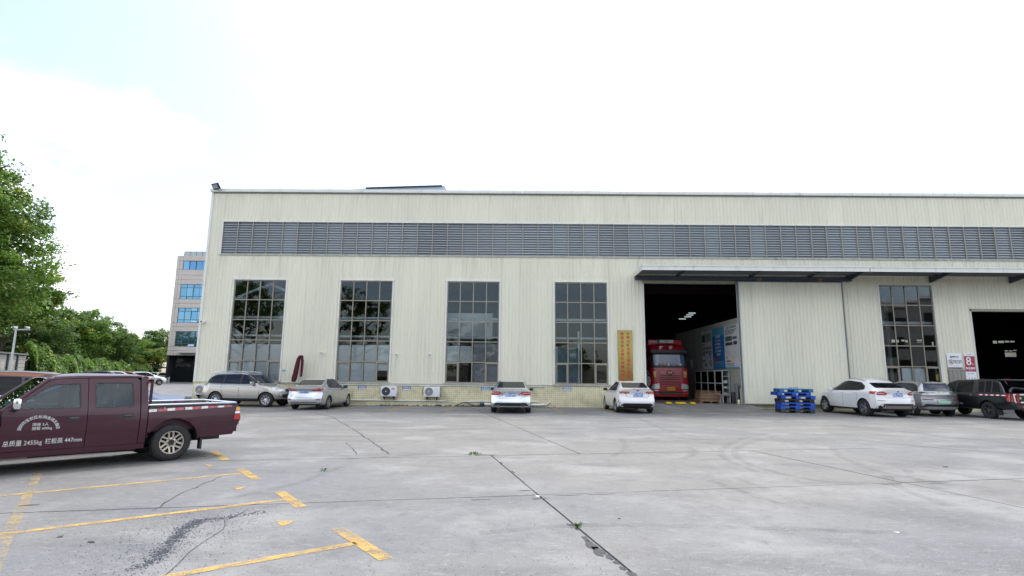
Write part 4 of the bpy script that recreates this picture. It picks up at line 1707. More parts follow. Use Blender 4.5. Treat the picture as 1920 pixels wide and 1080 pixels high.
# ------------------------------------------------------------ silver sedan beside the umbrella
c = Car('sedan', 'silver sedan with blue number plate parked beside the beige SUV', (atY(583, 764, 26.85).x + .05, 28.2, 0), 2.5, sedan_spec(rear=[(.2, .17), (.30, .05), (.42, .0), (.60, .0), (.70, .10), (.84, .12), (.93, .02), (1.08, .0), (1.2, .02)]), M_silver, group=G_WALL)
c.both('window_surround', [(-1.36, 1.03), (-1.28, 1.22), (-.95, 1.385), (-.2, 1.42), (.12, 1.37), (.78, 1.05), (.85, .985), (-1.0, .995)], M_black, .003, .04)
glaze(c, [(.66, 1.04), (.53, 1.37)], [(.60, 1.13), (.535, 1.365)],
      [[(.72, 1.03), (.10, 1.345), (-.06, 1.385), (-.06, 1.015)], [(-.12, 1.385), (-.80, 1.375), (-.95, 1.02), (-.12, 1.015)], [(-.87, 1.36), (-1.2, 1.2), (-1.26, 1.06), (-1.03, 1.03)]], M('rear_glass_dusty', (.045, .043, .042), .2))
c.mirrored('tail_light', [(.38, .925), (.52, .99), (.80, 1.0), (.86, .955), (.70, .875), (.42, .87)], 'rear', M_red, .006, .02)
c.mirrored('tail_light_lens', [(.42, .945), (.54, .975), (.70, .965), (.56, .94)], 'rear', M('lens_pink', (.75, .5, .5), .1), .009)
c.both('tail_light', [(-2.26, .965), (-1.95, .985), (-2.0, .93), (-2.25, .88)], M_red, .006, .02)
c.panel('chrome_strip', [(-.40, .945), (.40, .945), (.40, .925), (-.40, .925)], 'rear', M_chrome, .006)
c.plate('粤S·51133', .835)
c.panel('rear_diffuser', [(-.62, .36), (.62, .36), (.70, .27), (-.70, .27)], 'rear', M_black, .005)
c.mirrored('reflector', [(.56, .50), (.78, .50), (.80, .46), (.60, .46)], 'rear', M_redd, .006)
c.seam([(.62, .66), (.50, .58), (-.50, .58), (-.62, .66)], 'rear')
c.seam([(-.10, .98), (-.10, .30)]); c.seam([(-1.0, 1.0), (-.92, .7), (-.80, .32)]); c.seam([(.95, .95), (.92, .32)])
c.mirror(.62, 1.02, .86, M('mirror_navy', (.02, .03, .05), .3))
c.handles([.08, -.82], [.93, .95], M_silver)
c.panel('emblem', [(-.055, 1.0), (-.03, 1.03), (.03, 1.03), (.055, 1.0), (.03, .975), (-.03, .975)], 'rear', M_chrome, .008, roundc=.02)
text('COROLLA', .035, M_chrome, c.root, c.hit('rear', .58, 1.03)[0] + Vector((-.006, 0, 0)), (0, -1, 0))

# ------------------------------------------------------------ silver saloon straight ahead
sp = sedan_spec(xf=2.42, xr=-2.50, wb=2.84, R=.335, tw=.24, rim=.70,
                plan=[(-2.5, .86), (-2.1, .905), (-1.0, .925), (0, .925), (1.4, .925), (2.0, .89), (2.42, .78)],
                bot=[(-2.5, .29), (-2.0, .20), (0, .18), (2.0, .19), (2.42, .24)],
                top=[(2.42, .70), (2.2, .82), (1.15, .99), (1.05, 1.01), (.10, 1.40), (-.3, 1.455), (-.8, 1.45), (-1.2, 1.395), (-1.95, 1.08), (-2.05, 1.065), (-2.5, 1.03)],
                belt=[(2.42, .66), (2.0, .77), (1.1, .90), (-1.0, .94), (-1.9, .96), (-2.5, .93)],
                roofw=[(2.42, .55), (1.1, .72), (.1, .60), (-.3, .60), (-1.1, .59), (-1.9, .72), (-2.5, .70)],
                rear=[(.2, .16), (.30, .05), (.40, .0), (.55, .0), (.62, .05), (.82, .075), (.98, .03), (1.05, .03), (1.2, .05)], rcorner=.20)
c = Car('sedan', 'silver executive saloon seen squarely from behind with twin exhausts', (-.26, 27.45, 0), 0.3, sp, M_silver2, group=G_WALL)
c.both('window_surround', [(-1.5, 1.0), (-1.36, 1.20), (-1.0, 1.375), (-.2, 1.415), (.15, 1.36), (.82, 1.03), (.92, .965), (-1.0, .97)], M_black, .003, .04)
glaze(c, [(.70, 1.03), (.55, 1.36)], [(.655, 1.115), (.56, 1.375)],
      [[(.78, 1.01), (.12, 1.335), (-.05, 1.38), (-.05, .99)], [(-.11, 1.38), (-.85, 1.365), (-1.0, .99), (-.11, .99)], [(-.92, 1.35), (-1.28, 1.18), (-1.38, 1.02), (-1.08, 1.0)]], M_cglass_g)
c.mirrored('tail_light', [(.42, .905), (.50, .955), (.78, .955), (.875, .94), (.875, .80), (.60, .805), (.44, .86)], 'rear', M_red, .006, .02)
c.mirrored('tail_light_lens', [(.50, .905), (.80, .91), (.80, .885), (.54, .875)], 'rear', M('lens_pink', (.75, .5, .5), .1), .009)
c.both('tail_light', [(-2.42, .94), (-2.15, .95), (-2.2, .82), (-2.42, .80)], M_red, .006, .02)
c.panel('chrome_strip', [(-.40, .905), (.40, .905), (.40, .885), (-.40, .885)], 'rear', M_chrome, .008)
c.plate('粤B·AJ993', .815)
c.panel('rear_diffuser', [(-.68, .475), (.68, .475), (.86, .27), (-.86, .27)], 'rear', M_black, .006, roundc=.05)
c.seam([(.52, .78), (.47, .645), (-.47, .645), (-.52, .78)], 'rear')
for y in (.54, -.54):
    h, _ = c.hit('rear', y, .31)
    o = MB().lathe([(.048, -.05), (.052, .10), (.042, .10), (.040, -.05)], 'X', 20).build('exhaust', M_chrome, c.root)
    o.location = (h.x - .03, y, .31)
    o.rotation_euler = (0, 0, math.pi)
    d = MB().cyl((-.02, 0, 0), (-.015, 0, 0), .041, n=20).build('exhaust_bore', M_dark, o)
ring = []
for k, y in enumerate((.105, .035, -.035, -.105)):
    h, _ = c.hit('rear', y, .985)
    o = MB().lathe([(.040, 0), (.042, .004), (.047, .004), (.049, 0)], 'X', 20).build('emblem_ring', M_chrome, c.root)
    o.location = (h.x - .004, y, .985)
    o.rotation_euler = (0, 0, math.pi)
c.mirror(.72, 1.0, .90, M('mirror_navy', (.02, .03, .05), .3))
c.handles([.08, -.90], [.90, .91], M_silver2)
c.seam([(-.08, .96), (-.08, .30)]); c.seam([(-1.05, .97), (-.95, .7), (-.85, .32)])
c.seam([(.93, .86), (.93, .32)])
text('A6', .05, M_chrome, c.root, c.hit('rear', -.62, .74)[0] + Vector((-.006, 0, 0)), (0, -1, 0))
text('L', .05, M_chrome, c.root, c.hit('rear', .60, .74)[0] + Vector((-.006, 0, 0)), (0, -1, 0))

# ------------------------------------------------------------ white sedan in front of the truck doorway
sp = sedan_spec(top=[(2.28, .72), (2.05, .84), (1.10, 1.02), (1.0, 1.04), (.10, 1.42), (-.3, 1.47), (-.8, 1.46), (-1.2, 1.405), (-1.95, 1.13), (-2.05, 1.12), (-2.34, 1.09)],
                rear=[(.2, .20), (.36, .06), (.46, .0), (.60, .0), (.68, .07), (.90, .10), (1.02, .04), (1.10, .0), (1.2, .03)], rcorner=.24, R=.325, spokes=(10, False, .035))
c = Car('sedan', 'white sedan with red lamps parked in front of the golden signboard', (atY(1188, 772, 26.77).x - .04, 28.12, 0), -1.5, sp, M_whitep, group=G_WALL)
c.both('window_surround', [(-1.40, 1.04), (-1.25, 1.24), (-.95, 1.39), (-.2, 1.43), (.15, 1.38), (.82, 1.07), (.88, 1.0), (-1.0, 1.0)], M_black, .003, .04)
glaze(c, [(.66, 1.06), (.53, 1.38)], [(.60, 1.155), (.545, 1.39)],
      [[(.75, 1.05), (.12, 1.355), (-.06, 1.395), (-.06, 1.02)], [(-.12, 1.395), (-.85, 1.385), (-.98, 1.03), (-.12, 1.02)], [(-.91, 1.37), (-1.2, 1.22), (-1.30, 1.06), (-1.06, 1.04)]], M('rear_glass_plum', (.035, .028, .034), .05))
c.mirrored('tail_light', [(.36, .965), (.40, 1.0), (.60, .995), (.86, 1.0), (.84, .93), (.76, .885), (.60, .93), (.40, .935)], 'rear', M_red, .006, .015)
c.mirrored('tail_light_lens', [(.42, .985), (.60, .97), (.72, .985), (.70, .92), (.62, .955), (.46, .952)], 'rear', M('lens_amber', (.80, .35, .12), .1), .009)
c.both('tail_light', [(-2.25, 1.0), (-1.95, .995), (-2.02, .93), (-2.22, .89)], M_red, .006, .02)
c.panel('brake_light', [(-.20, 1.115), (.20, 1.115), (.20, 1.095), (-.20, 1.095)], 'rear', M_redd, .006)
c.plate('粤S·90J5U', .845, y=-.02)
c.panel('rear_diffuser', [(-.60, .47), (.60, .47), (.88, .32), (.80, .23), (-.80, .23), (-.88, .32)], 'rear', M_black, .006, roundc=.03)
c.mirrored('reflector', [(.76, .57), (.83, .58), (.80, .44), (.74, .42)], 'rear', M_redd, .007)
c.seam([(.55, .93), (.52, .80), (.42, .745), (-.42, .745), (-.52, .80), (-.55, .93)], 'rear')
c.mirror(.66, 1.04, .87, M_black)
c.handles([.08, -.84], [.95, .97], M_whitep)
c.seam([(-.10, .98), (-.10, .30)]); c.seam([(-1.02, 1.0), (-.92, .7), (-.80, .32)]); c.seam([(.95, .95), (.92, .32)])
c.panel('emblem', [(-.075, 1.045), (-.04, 1.07), (.04, 1.07), (.075, 1.045), (.04, 1.02), (-.04, 1.02)], 'rear', M('emblem_blue', (.03, .05, .16), .2), .008, roundc=.03)
text('F O C U S', .055, M_chrome, c.root, c.hit('rear', 0, .965)[0] + Vector((-.008, 0, 0)), (0, -1, 0), bold=.01, aspect=1.9)
text('EcoBoost', .05, M_chrome, c.root, c.hit('rear', -.5, .775)[0] + Vector((-.012, 0, 0)), (0, -1, 0))

# ------------------------------------------------------------ beige SUV along the wall
sp = dict(xf=2.14, xr=-2.29, wb=2.60, R=.345, tw=.235, rim=.66, gap=.055, plan=[(-2.29, .82), (-1.9, .88), (-1, .905), (1.2, .905), (1.8, .86), (2.14, .74)],
          bot=[(-2.29, .42), (-1.9, .27), (0, .24), (1.6, .26), (2.14, .33)],
          top=[(2.14, .86), (1.85, .97), (1.05, 1.09), (.98, 1.12), (.15, 1.58), (-.2, 1.655), (-.9, 1.665), (-1.7, 1.62), (-1.98, 1.56), (-2.12, 1.20), (-2.29, 1.05)],
          belt=[(2.14, .82), (1.8, .92), (1.0, 1.02), (-1.0, 1.06), (-1.9, 1.09), (-2.29, 1.0)],
          roofw=[(2.14, .55), (1.0, .70), (.1, .60), (-.3, .61), (-1.6, .59), (-2.0, .56), (-2.29, .66)],
          rear=[(.3, .12), (.45, .02), (.62, .0), (.72, .02), (.85, .08), (1.2, .12), (1.5, .20), (1.65, .18)], front=[(.2, .2), (.4, .03), (.55, 0), (.75, .02), (.9, .09), (1.1, .2)], spokes=(9, False, .032), clad=.40, rimmat=M('rim_bright', (.72, .72, .72), .3, .7))
c = Car('suv', 'beige-silver SUV with roof rails parked sideways along the factory wall', (-13.72, 28.98, 0), 96.5, sp, M_champ, group=G_WALL, clad=True, scale=1.03)
c.both('window_surround', [(-1.85, 1.13), (-1.72, 1.40), (-1.45, 1.53), (-.2, 1.575), (.18, 1.53), (.88, 1.13), (.92, 1.07), (-1.5, 1.09)], M_black, .003, .05)
glaze(c, [(.70, 1.13), (.56, 1.53)], [(.60, 1.13), (.54, 1.50)],
      [[(.80, 1.12), (.17, 1.495), (-.05, 1.535), (-.05, 1.10)], [(-.13, 1.535), (-.95, 1.525), (-.95, 1.115), (-.13, 1.10)], [(-1.0, 1.52), (-1.42, 1.49), (-1.66, 1.38), (-1.76, 1.17), (-1.0, 1.12)]], M('car_glass_blue', (.008, .014, .028), .03, spec=.25))
for sd in (1, -1):
    MB().tube([(.15, sd * .56, 1.60), (.0, sd * .565, 1.66), (-.6, sd * .57, 1.70), (-1.4, sd * .56, 1.685), (-1.75, sd * .55, 1.61)], .02, 8).build('roof_rail', M_chrome, c.root)
c.both('tail_light', [(-2.28, .99), (-2.2, 1.08), (-1.98, 1.10), (-2.02, 1.0), (-2.15, .94)], M_red, .006, .02)
c.mirrored('tail_light', [(.5, .95), (.55, 1.06), (.8, 1.08), (.8, .95)], 'rear', M_red, .006, .02)
c.both('headlight', [(1.50, .92), (1.62, .95), (1.98, .83), (2.05, .74), (1.80, .76), (1.58, .84)], M_lens, .006, .02)
c.mirrored('headlight', [(.42, .84), (.66, .90), (.66, .76), (.45, .74)], 'front', M_lens, .006, .02)
c.panel('grille', [(-.40, .84), (.40, .84), (.36, .74), (-.36, .74)], 'front', M_black, .006)
c.panel('lower_grille', [(-.55, .62), (.55, .62), (.5, .44), (-.5, .44)], 'front', M_black, .006)
c.both('chrome_strip', [(.88, .445), (.88, .425), (-.86, .425), (-.86, .445)], M_chrome, .012)
c.both('crease', [(.9, .615), (.9, .60), (-.82, .64), (-.82, .655)], M('crease_highlight', (.55, .50, .44), .3, .5), .006)  # paler strip painted as the highlight along the door crease
c.mirror(.62, 1.13, .88, M_champ, (.14, .22, .16))
c.handles([-.10, -1.08], [.95, .99], M_chrome)
c.seam([(-.10, 1.08), (-.10, .36)]); c.seam([(-1.0, 1.1), (-1.02, .8), (-.85, .40)]); c.seam([(.98, 1.02), (.93, .36)])

# ------------------------------------------------------------ white coupe SUV
sp = dict(xf=2.40, xr=-2.48, wb=2.93, R=.385, tw=.29, rim=.64, gap=.05, plan=[(-2.48, .88), (-2.1, .955), (-1.2, .985), (0, .96), (1.4, .975), (2.0, .93), (2.40, .80)],
          bot=[(-2.48, .34), (-2.0, .27), (0, .25), (1.9, .27), (2.40, .34)],
          top=[(2.40, .92), (2.15, 1.02), (1.25, 1.14), (1.15, 1.16), (.30, 1.58), (-.1, 1.685), (-.6, 1.69), (-1.2, 1.61), (-2.15, 1.235), (-2.25, 1.22), (-2.48, 1.18)],
          belt=[(2.40, .88), (2.0, .97), (1.1, 1.06), (-1.0, 1.13), (-2.0, 1.16), (-2.48, 1.08)],
          roofw=[(2.40, .6), (1.2, .74), (.25, .62), (-.2, .63), (-1.2, .61), (-2.1, .72), (-2.48, .70)],
          rear=[(.3, .12), (.45, .03), (.60, .0), (.74, .0), (.82, .05), (1.0, .09), (1.12, .05), (1.22, .02), (1.4, .04)], front=[(.2, .2), (.4, .04), (.6, 0), (.8, .02), (.95, .08), (1.15, .2)], rcorner=.24,
          spokes=(5, True, .07), clad=.38)
c = Car('suv', 'white coupe-backed SUV parked right of the blue pallets', (16.68, 27.50, 0), -3.5, sp, M_whitep, group=G_WALL, clad=True)
c.both('window_surround', [(-1.52, 1.20), (-1.42, 1.36), (-1.05, 1.52), (-.2, 1.60), (.25, 1.55), (.95, 1.20), (1.05, 1.11), (-1.2, 1.15)], M_black, .003, .05)
glaze(c, [(.74, 1.18), (.58, 1.55)], [(.68, 1.275), (.60, 1.50)],
      [[(.92, 1.16), (.26, 1.51), (.02, 1.565), (.02, 1.14)], [(-.05, 1.565), (-.85, 1.53), (-.98, 1.17), (-.05, 1.15)], [(-.90, 1.52), (-1.22, 1.42), (-1.42, 1.24), (-1.05, 1.18)]])
c.mirrored('tail_light', [(.46, 1.05), (.62, 1.12), (.93, 1.13), (.95, 1.02), (.76, .96), (.50, .97)], 'rear', M_red, .006, .02)
c.mirrored('tail_light_lens', [(.52, 1.03), (.66, 1.07), (.88, 1.06), (.72, 1.02)], 'rear', M('lens_pink', (.75, .5, .5), .1), .009)
c.both('tail_light', [(-2.40, 1.08), (-2.05, 1.13), (-2.1, 1.03), (-2.40, .98)], M_red, .006, .02)
c.plate('粤B·99A63', .985)
c.panel('rear_diffuser', [(-.66, .60), (.66, .60), (.88, .46), (.84, .37), (-.84, .37), (-.88, .46)], 'rear', M_black, .006, roundc=.03)
c.panel('skid_plate', [(-.60, .51), (.60, .51), (.70, .385), (-.70, .385)], 'rear', M('skid_taupe', (.20, .175, .15), .5), .010, roundc=.02)
c.mirrored('reflector', [(.58, .735), (.86, .735), (.86, .715), (.58, .715)], 'rear', M_redd, .007)
for y in (.70, -.70):
    h, _ = c.hit('rear', y, .50)
    o = MB().lathe([(.062, -.05), (.066, .09), (.054, .09), (.052, -.05)], 'X', 20).build('exhaust', M_chrome, c.root)
    o.location, o.rotation_euler = (h.x - .02, y, .50), (0, 0, math.pi)
    MB().cyl((-.02, 0, 0), (-.015, 0, 0), .053, n=20).build('exhaust_bore', M_dark, o)
h, _ = c.hit('rear', 0, 1.14)
o = MB().cyl((-.004, 0, 0), (.006, 0, 0), .05, n=20).build('emblem', M('emblem_blue', (.03, .05, .16), .2), c.root)
o.location = (h.x - .006, 0, 1.14)
for k, (y, z) in enumerate(((.02, .02), (-.02, -.02))):
    q = MB().box(-.008, -.005, -.018, .018, -.018, .018).build('emblem_quarter', M_white, o)
    q.location = (0, y, z)
c.mirror(.86, 1.17, .93, M_whitep, (.13, .22, .17))
c.handles([-.02, -1.0], [1.03, 1.07], M_whitep)
for sd in (1, -1):
    MB().tube([(.20, sd * .575, 1.60), (-.2, sd * .60, 1.68), (-.7, sd * .60, 1.68), (-1.2, sd * .57, 1.60)], .018, 8).build('roof_rail', M_chrome, c.root)
c.seam([(-.02, 1.13), (-.02, .38)]); c.seam([(-1.05, 1.15), (-1.1, .9), (-.95, .42)]); c.seam([(1.1, 1.05), (1.08, .38)])
c.seam([(.60, .98), (.52, .86), (-.52, .86), (-.60, .98)], 'rear')

# ------------------------------------------------------------ grey electric SUV
sp = dict(xf=2.20, xr=-2.24, wb=2.72, R=.345, tw=.22, rim=.7, gap=.05, plan=[(-2.24, .84), (-1.9, .905), (-1.1, .925), (0, .91), (1.3, .925), (1.9, .87), (2.2, .76)],
          bot=[(-2.24, .33), (-1.9, .25), (0, .22), (1.8, .24), (2.2, .32)],
          top=[(2.2, .86), (2.0, .96), (1.15, 1.08), (1.05, 1.10), (.20, 1.52), (-.2, 1.60), (-.9, 1.61), (-1.75, 1.55), (-1.95, 1.52), (-2.12, 1.15), (-2.24, 1.08)],
          belt=[(2.2, .82), (1.8, .92), (1.0, 1.0), (-1.0, 1.05), (-1.9, 1.08), (-2.24, 1.0)],
          roofw=[(2.2, .55), (1.1, .70), (.15, .60), (-.3, .61), (-1.6, .60), (-1.95, .58), (-2.24, .70)],
          rear=[(.3, .12), (.45, .02), (.58, .0), (.75, .0), (.84, .05), (.98, .02), (1.08, .06), (1.4, .22), (1.6, .26)], front=[(.2, .2), (.4, .04), (.55, 0), (.75, .02), (.9, .09), (1.1, .2)], rcorner=.26, spokes=(5, False, .08))
c = Car('suv', 'grey electric SUV with green plate between white SUV and black pickup', (19.42, 28.12, 0), 0.0, sp, M_grey, group=G_WALL)
c.both('window_surround', [(-1.75, 1.15), (-1.60, 1.38), (-1.3, 1.49), (-.2, 1.52), (.2, 1.46), (.9, 1.11), (.95, 1.05), (-1.2, 1.08)], M_black, .003, .05)
glaze(c, [(.70, 1.11), (.56, 1.47)], [(.66, 1.15), (.54, 1.455)],
      [[(.82, 1.10), (.2, 1.42), (-.02, 1.48), (-.02, 1.09)], [(-.08, 1.48), (-.95, 1.455), (-1.05, 1.10), (-.08, 1.09)], [(-1.0, 1.44), (-1.30, 1.38), (-1.55, 1.2), (-1.1, 1.12)]], M('car_glass_blue2', (.014, .024, .045), .03, spec=.5))
c.mirrored('tail_light', [(.28, 1.075), (.38, 1.11), (.88, 1.12), (.90, 1.06), (.66, 1.03), (.40, 1.06)], 'rear', M('tail_smoked', (.03, .008, .01), .08), .006, .01)
c.both('tail_light', [(-2.18, 1.10), (-1.85, 1.12), (-1.95, 1.06), (-2.18, 1.04)], MATS['tail_smoked'], .006, .01)
c.panel('spoiler', [(-.56, 1.50), (.56, 1.50), (.53, 1.45), (-.53, 1.45)], 'rear', M_black, .02)
c.plate('粤SDN2223', .66, M_plateg, w=.48)
c.mirrored('reflector', [(.42, .78), (.80, .80), (.82, .75), (.46, .74)], 'rear', M_redd, .007)
c.panel('rear_diffuser', [(-.70, .58), (-.3, .55), (.3, .55), (.70, .58), (.86, .42), (.6, .46), (-.6, .46), (-.86, .42)], 'rear', M_black, .006)
c.panel('skid_plate', [(-.66, .45), (.66, .45), (.72, .36), (-.72, .36)], 'rear', M('skid_grey', (.30, .30, .31), .4), .010)
c.mirror(.74, 1.12, .90, M_grey)
c.handles([.05, -.9], [.97, 1.0], M_grey)
c.seam([(.62, .98), (.55, .83), (-.55, .83), (-.62, .98)], 'rear')

# ------------------------------------------------------------ black pickup at the right edge
sp = dict(xf=2.35, xr=-2.75, wb=3.1, R=.37, tw=.25, rim=.62, gap=.07, plan=[(-2.75, .86), (-2.5, .90), (-1, .91), (1.3, .91), (1.9, .88), (2.35, .80)],
          bot=[(-2.75, .46), (-2.0, .40), (0, .36), (1.9, .36), (2.35, .40)], sig=.03,
          top=[(2.35, .98), (2.15, 1.06), (1.35, 1.17), (1.25, 1.19), (.55, 1.62), (.2, 1.70), (-.5, 1.72), (-.98, 1.70), (-1.06, 1.14), (-1.15, 1.13), (-2.75, 1.13)],
          belt=[(2.35, .92), (1.9, 1.0), (1.2, 1.05), (-1, 1.07), (-2.75, 1.07)],
          roofw=[(2.35, .65), (1.3, .74), (.5, .62), (-.9, .62), (-1.05, .70), (-1.15, .84), (-2.75, .82)],
          rear=[(.3, .05), (.6, .0), (1.2, .0)], front=[(.2, .12), (.5, .0), (.8, .0), (1.1, .12)], rcorner=.10, spokes=(6, True, .045), rimmat=M_rim_dk)
_h = -3.0
_rl = gnd(1858, 785)
_hd = Vector((math.sin(R(_h)), math.cos(R(_h)), 0))
_lf = Vector((-_hd.y, _hd.x, 0))
c = Car('pickup', 'black pickup truck with striped tape cut off by the right edge', tuple(_rl - _lf * .80 + _hd * 1.55), _h, sp, M_blackp, 'pickup', group=G_WALL)
glaze(c, [(.72, 1.22), (.58, 1.62)], None,
      [[(1.0, 1.10), (.52, 1.52), (.18, 1.60), (.18, 1.10)], [(.08, 1.60), (-.74, 1.60), (-.80, 1.12), (.08, 1.10)]], M('pickup_glass', (.016, .018, .018), .05, spec=.15))
c.both('reflective_tape', [(-1.1, 1.05), (-2.45, 1.05), (-2.45, 1.005), (-1.1, 1.005)], M_white, .006)
for k in range(6):
    x = -1.1 - k * .27
    c.both('tape_red', [(x, 1.05), (x - .12, 1.05), (x - .12, 1.005), (x, 1.005)], M('tape_red', (.45, .02, .03), .4), .009)
c.both('tail_light', [(-2.72, 1.08), (-2.45, 1.08), (-2.55, .78), (-2.72, .76)], M_red, .006, .02)
c.mirrored('tail_light', [(.74, 1.07), (.88, 1.07), (.88, .78), (.76, .78)], 'rear', M_red, .006, .01)
c.panel('tailgate_tape', [(-.74, 1.10), (.74, 1.10), (.74, 1.05), (-.74, 1.05)], 'rear', M_white, .006)
c.panel('tailgate_tape', [(-.70, .78), (.70, .78), (.70, .73), (-.70, .73)], 'rear', M_white, .006)
for k in range(4):
    y = .66 - k * .4
    c.panel('tape_red', [(y, 1.10), (y - .16, 1.10), (y - .16, 1.05), (y, 1.05)], 'rear', MATS['tape_red'], .009)
    c.panel('tape_red', [(y, .78), (y - .16, .78), (y - .16, .73), (y, .73)], 'rear', MATS['tape_red'], .009)
c.panel('gate_edge', [(.70, 1.06), (.74, 1.06), (.72, .78), (.68, .78)], 'rear', M_white, .008)
h, _ = c.hit('rear', .5, .93)
o = MB().cyl((-.004, 0, 0), (.006, 0, 0), .055, n=18).build('round_sticker', M('sticker_olive', (.35, .34, .10), .5), c.root)
o.location = (h.x - .006, .5, .93)
c.plate('粤S·8K63', .60)
o = MB().box(-.10, .14, -.84, .84, -.09, .08, bev=.03).build('rear_bumper', M_black, c.root)
o.location = (-2.80, 0, .56)
MB().box(-.012, 0, .45, .62, -.03, .05).build('fog_lamp', M_red, o).location = (-.10, 0, 0)
# sports bar behind the cab
for sd in (1, -1):
    y = sd * .80
    mb = MB()
    out_ = [(-1.0, 1.10), (-1.0, 1.66), (-1.12, 1.71), (-1.85, 1.69), (-2.06, 1.60), (-2.22, 1.40), (-2.38, 1.10)]
    mb.add([(q[0], y * (1.04 - (q[1] - 1.1) * .30), q[1]) for q in out_] + [(q[0], y * (1.04 - (q[1] - 1.1) * .30) - sd * .06, q[1]) for q in out_], [tuple(range(7)), tuple(range(13, 6, -1))] + [(i, (i + 1) % 7, 7 + (i + 1) % 7, 7 + i) for i in range(7)])
    mb.build('sports_bar', M_blackp, c.root)
    for x0, x1, t0, t1 in ((-1.10, -1.38, 1.60, 1.62), (-1.46, -1.74, 1.63, 1.63), (-1.80, -2.05, 1.62, 1.54)):
        MB().add([(x0, y * 1.035, 1.15), (x1 - (.14 if x1 < -2 else 0), y * 1.035, 1.15), (x1, y * (1.047 - (t1 - 1.1) * .30), t1), (x0, y * (1.047 - (t0 - 1.1) * .30), t0)], [(0, 1, 2, 3)]).build('bar_window', M_cglass, c.root)
    for x in (-1.42, -1.77):
        MB().tube([(x, y * 1.045, 1.12), (x, y * .885, 1.66)], .022, 6).build('bar_post', M_blackp, c.root)
MB().box(-1.95, -.98, -.68, .68, 1.655, 1.715, bev=.02).build('bar_roof', M_blackp, c.root)
MB().box(-1.70, -1.68, -.16, .16, 1.70, 1.73).build('brake_light', M_red, c.root)
MB().tube([(-2.3, .5, 1.14), (-2.2, .35, 1.28), (-1.95, 0, 1.34), (-2.2, -.35, 1.28), (-2.3, -.5, 1.14)], .05, 8).build('spare_hose', M_rubber, c.root)
c.handles([.12, -.72], [1.0, 1.0], M_chrome)
c.mirror(1.0, 1.17, .92, M_black, (.12, .22, .2))
c.seam([(.13, 1.1), (.13, .42)]); c.seam([(-.95, 1.1), (-.95, .42)])
text('YACHTZ·pickup', .12, M_white, c.root, (.08, .925, .62), (-1, 0, 0), bold=.01)
o = MB().box(-.01, .01, -.14, .14, -.16, .16).build('mud_flap', M_black, c.root)
o.location = (-2.02, .78, .33)

# ------------------------------------------------------------ cars behind the maroon pickup and along the hedge
PK_ORG, PK_FWD, PK_LEFT = Vector((-8.034, 10.12, 0)), Vector((-.6428, -.7660, 0)), Vector((.7660, -.6428, 0))
PKH = 180 + 40.0
G_LEFT = 'cars standing left of the yard'


def plain_car(name, label, loc, heading, sp, paint, tail_z=.95, plate='粤S·3F271', grp=G_LEFT, suv=False, scale=1.0):
    c_ = Car(name, label, tuple(loc), heading, sp, paint, group=grp, scale=scale)
    if suv:
        c_.both('window_surround', [(-1.75, 1.13), (-1.60, 1.38), (-1.3, 1.5), (-.2, 1.55), (.15, 1.50), (.85, 1.12), (.9, 1.07), (-1.4, 1.09)], M_black, .003, .05)
        glaze(c_, [(.70, 1.14), (.56, 1.52)], [(.60, 1.14), (.54, 1.48)], [[(.78, 1.11), (.15, 1.46), (-.05, 1.51), (-.05, 1.10)], [(-.13, 1.51), (-.95, 1.5), (-.95, 1.11), (-.13, 1.10)], [(-1.0, 1.48), (-1.4, 1.42), (-1.6, 1.17), (-1.0, 1.12)]])
        c_.mirror(.62, 1.14, .88, M_chrome, (.14, .22, .16))
    else:
        c_.both('window_surround', [(-1.36, 1.03), (-1.28, 1.22), (-.95, 1.385), (-.2, 1.42), (.12, 1.37), (.78, 1.05), (.85, .985), (-1.0, .995)], M_black, .003, .04)
        glaze(c_, [(.66, 1.04), (.53, 1.37)], [(.60, 1.13), (.535, 1.365)], [[(.72, 1.03), (.10, 1.345), (-.06, 1.385), (-.06, 1.015)], [(-.12, 1.385), (-.80, 1.375), (-.95, 1.02), (-.12, 1.015)], [(-.87, 1.36), (-1.2, 1.2), (-1.26, 1.06), (-1.03, 1.03)]])
        c_.mirror(.62, 1.02, .86, M_chrome)
    c_.mirrored('tail_light', [(.45, tail_z - .04), (.5, tail_z + .03), (.8, tail_z + .04), (.82, tail_z - .05)], 'rear', M_red, .006, .02)
    c_.mirrored('headlight', [(.45, .72), (.5, .80), (.72, .80), (.70, .70)], 'front', M_lens, .006, .02)
    c_.handles([.05, -.85], [.93, .95], M_chrome)
    c_.plate(plate, .78)
    return c_


SUV = dict(xf=2.14, xr=-2.29, wb=2.60, R=.345, tw=.235, rim=.66, gap=.055, plan=[(-2.29, .82), (-1.9, .88), (-1, .905), (1.2, .905), (1.8, .86), (2.14, .74)],
           bot=[(-2.29, .42), (-1.9, .27), (0, .24), (1.6, .26), (2.14, .33)],
           top=[(2.14, .86), (1.85, .97), (1.05, 1.09), (.98, 1.12), (.15, 1.56), (-.2, 1.63), (-.9, 1.645), (-1.7, 1.60), (-1.98, 1.54), (-2.12, 1.20), (-2.29, 1.05)],
           belt=[(2.14, .82), (1.8, .92), (1.0, 1.02), (-1.0, 1.06), (-1.9, 1.09), (-2.29, 1.0)],
           roofw=[(2.14, .55), (1.0, .70), (.1, .60), (-.3, .61), (-1.6, .59), (-2.0, .56), (-2.29, .66)],
           rear=[(.3, .12), (.45, .02), (.62, .0), (.72, .02), (.85, .08), (1.2, .12), (1.5, .20), (1.65, .18)], front=[(.2, .2), (.4, .03), (.55, 0), (.75, .02), (.9, .09), (1.1, .2)], spokes=(5, True, .05))
plain_car('sedan', 'pale blue-grey sedan parked right behind the maroon pickup', PK_ORG - PK_LEFT * 2.35 - PK_FWD * .28, PKH, sedan_spec(), M_bluegrey)
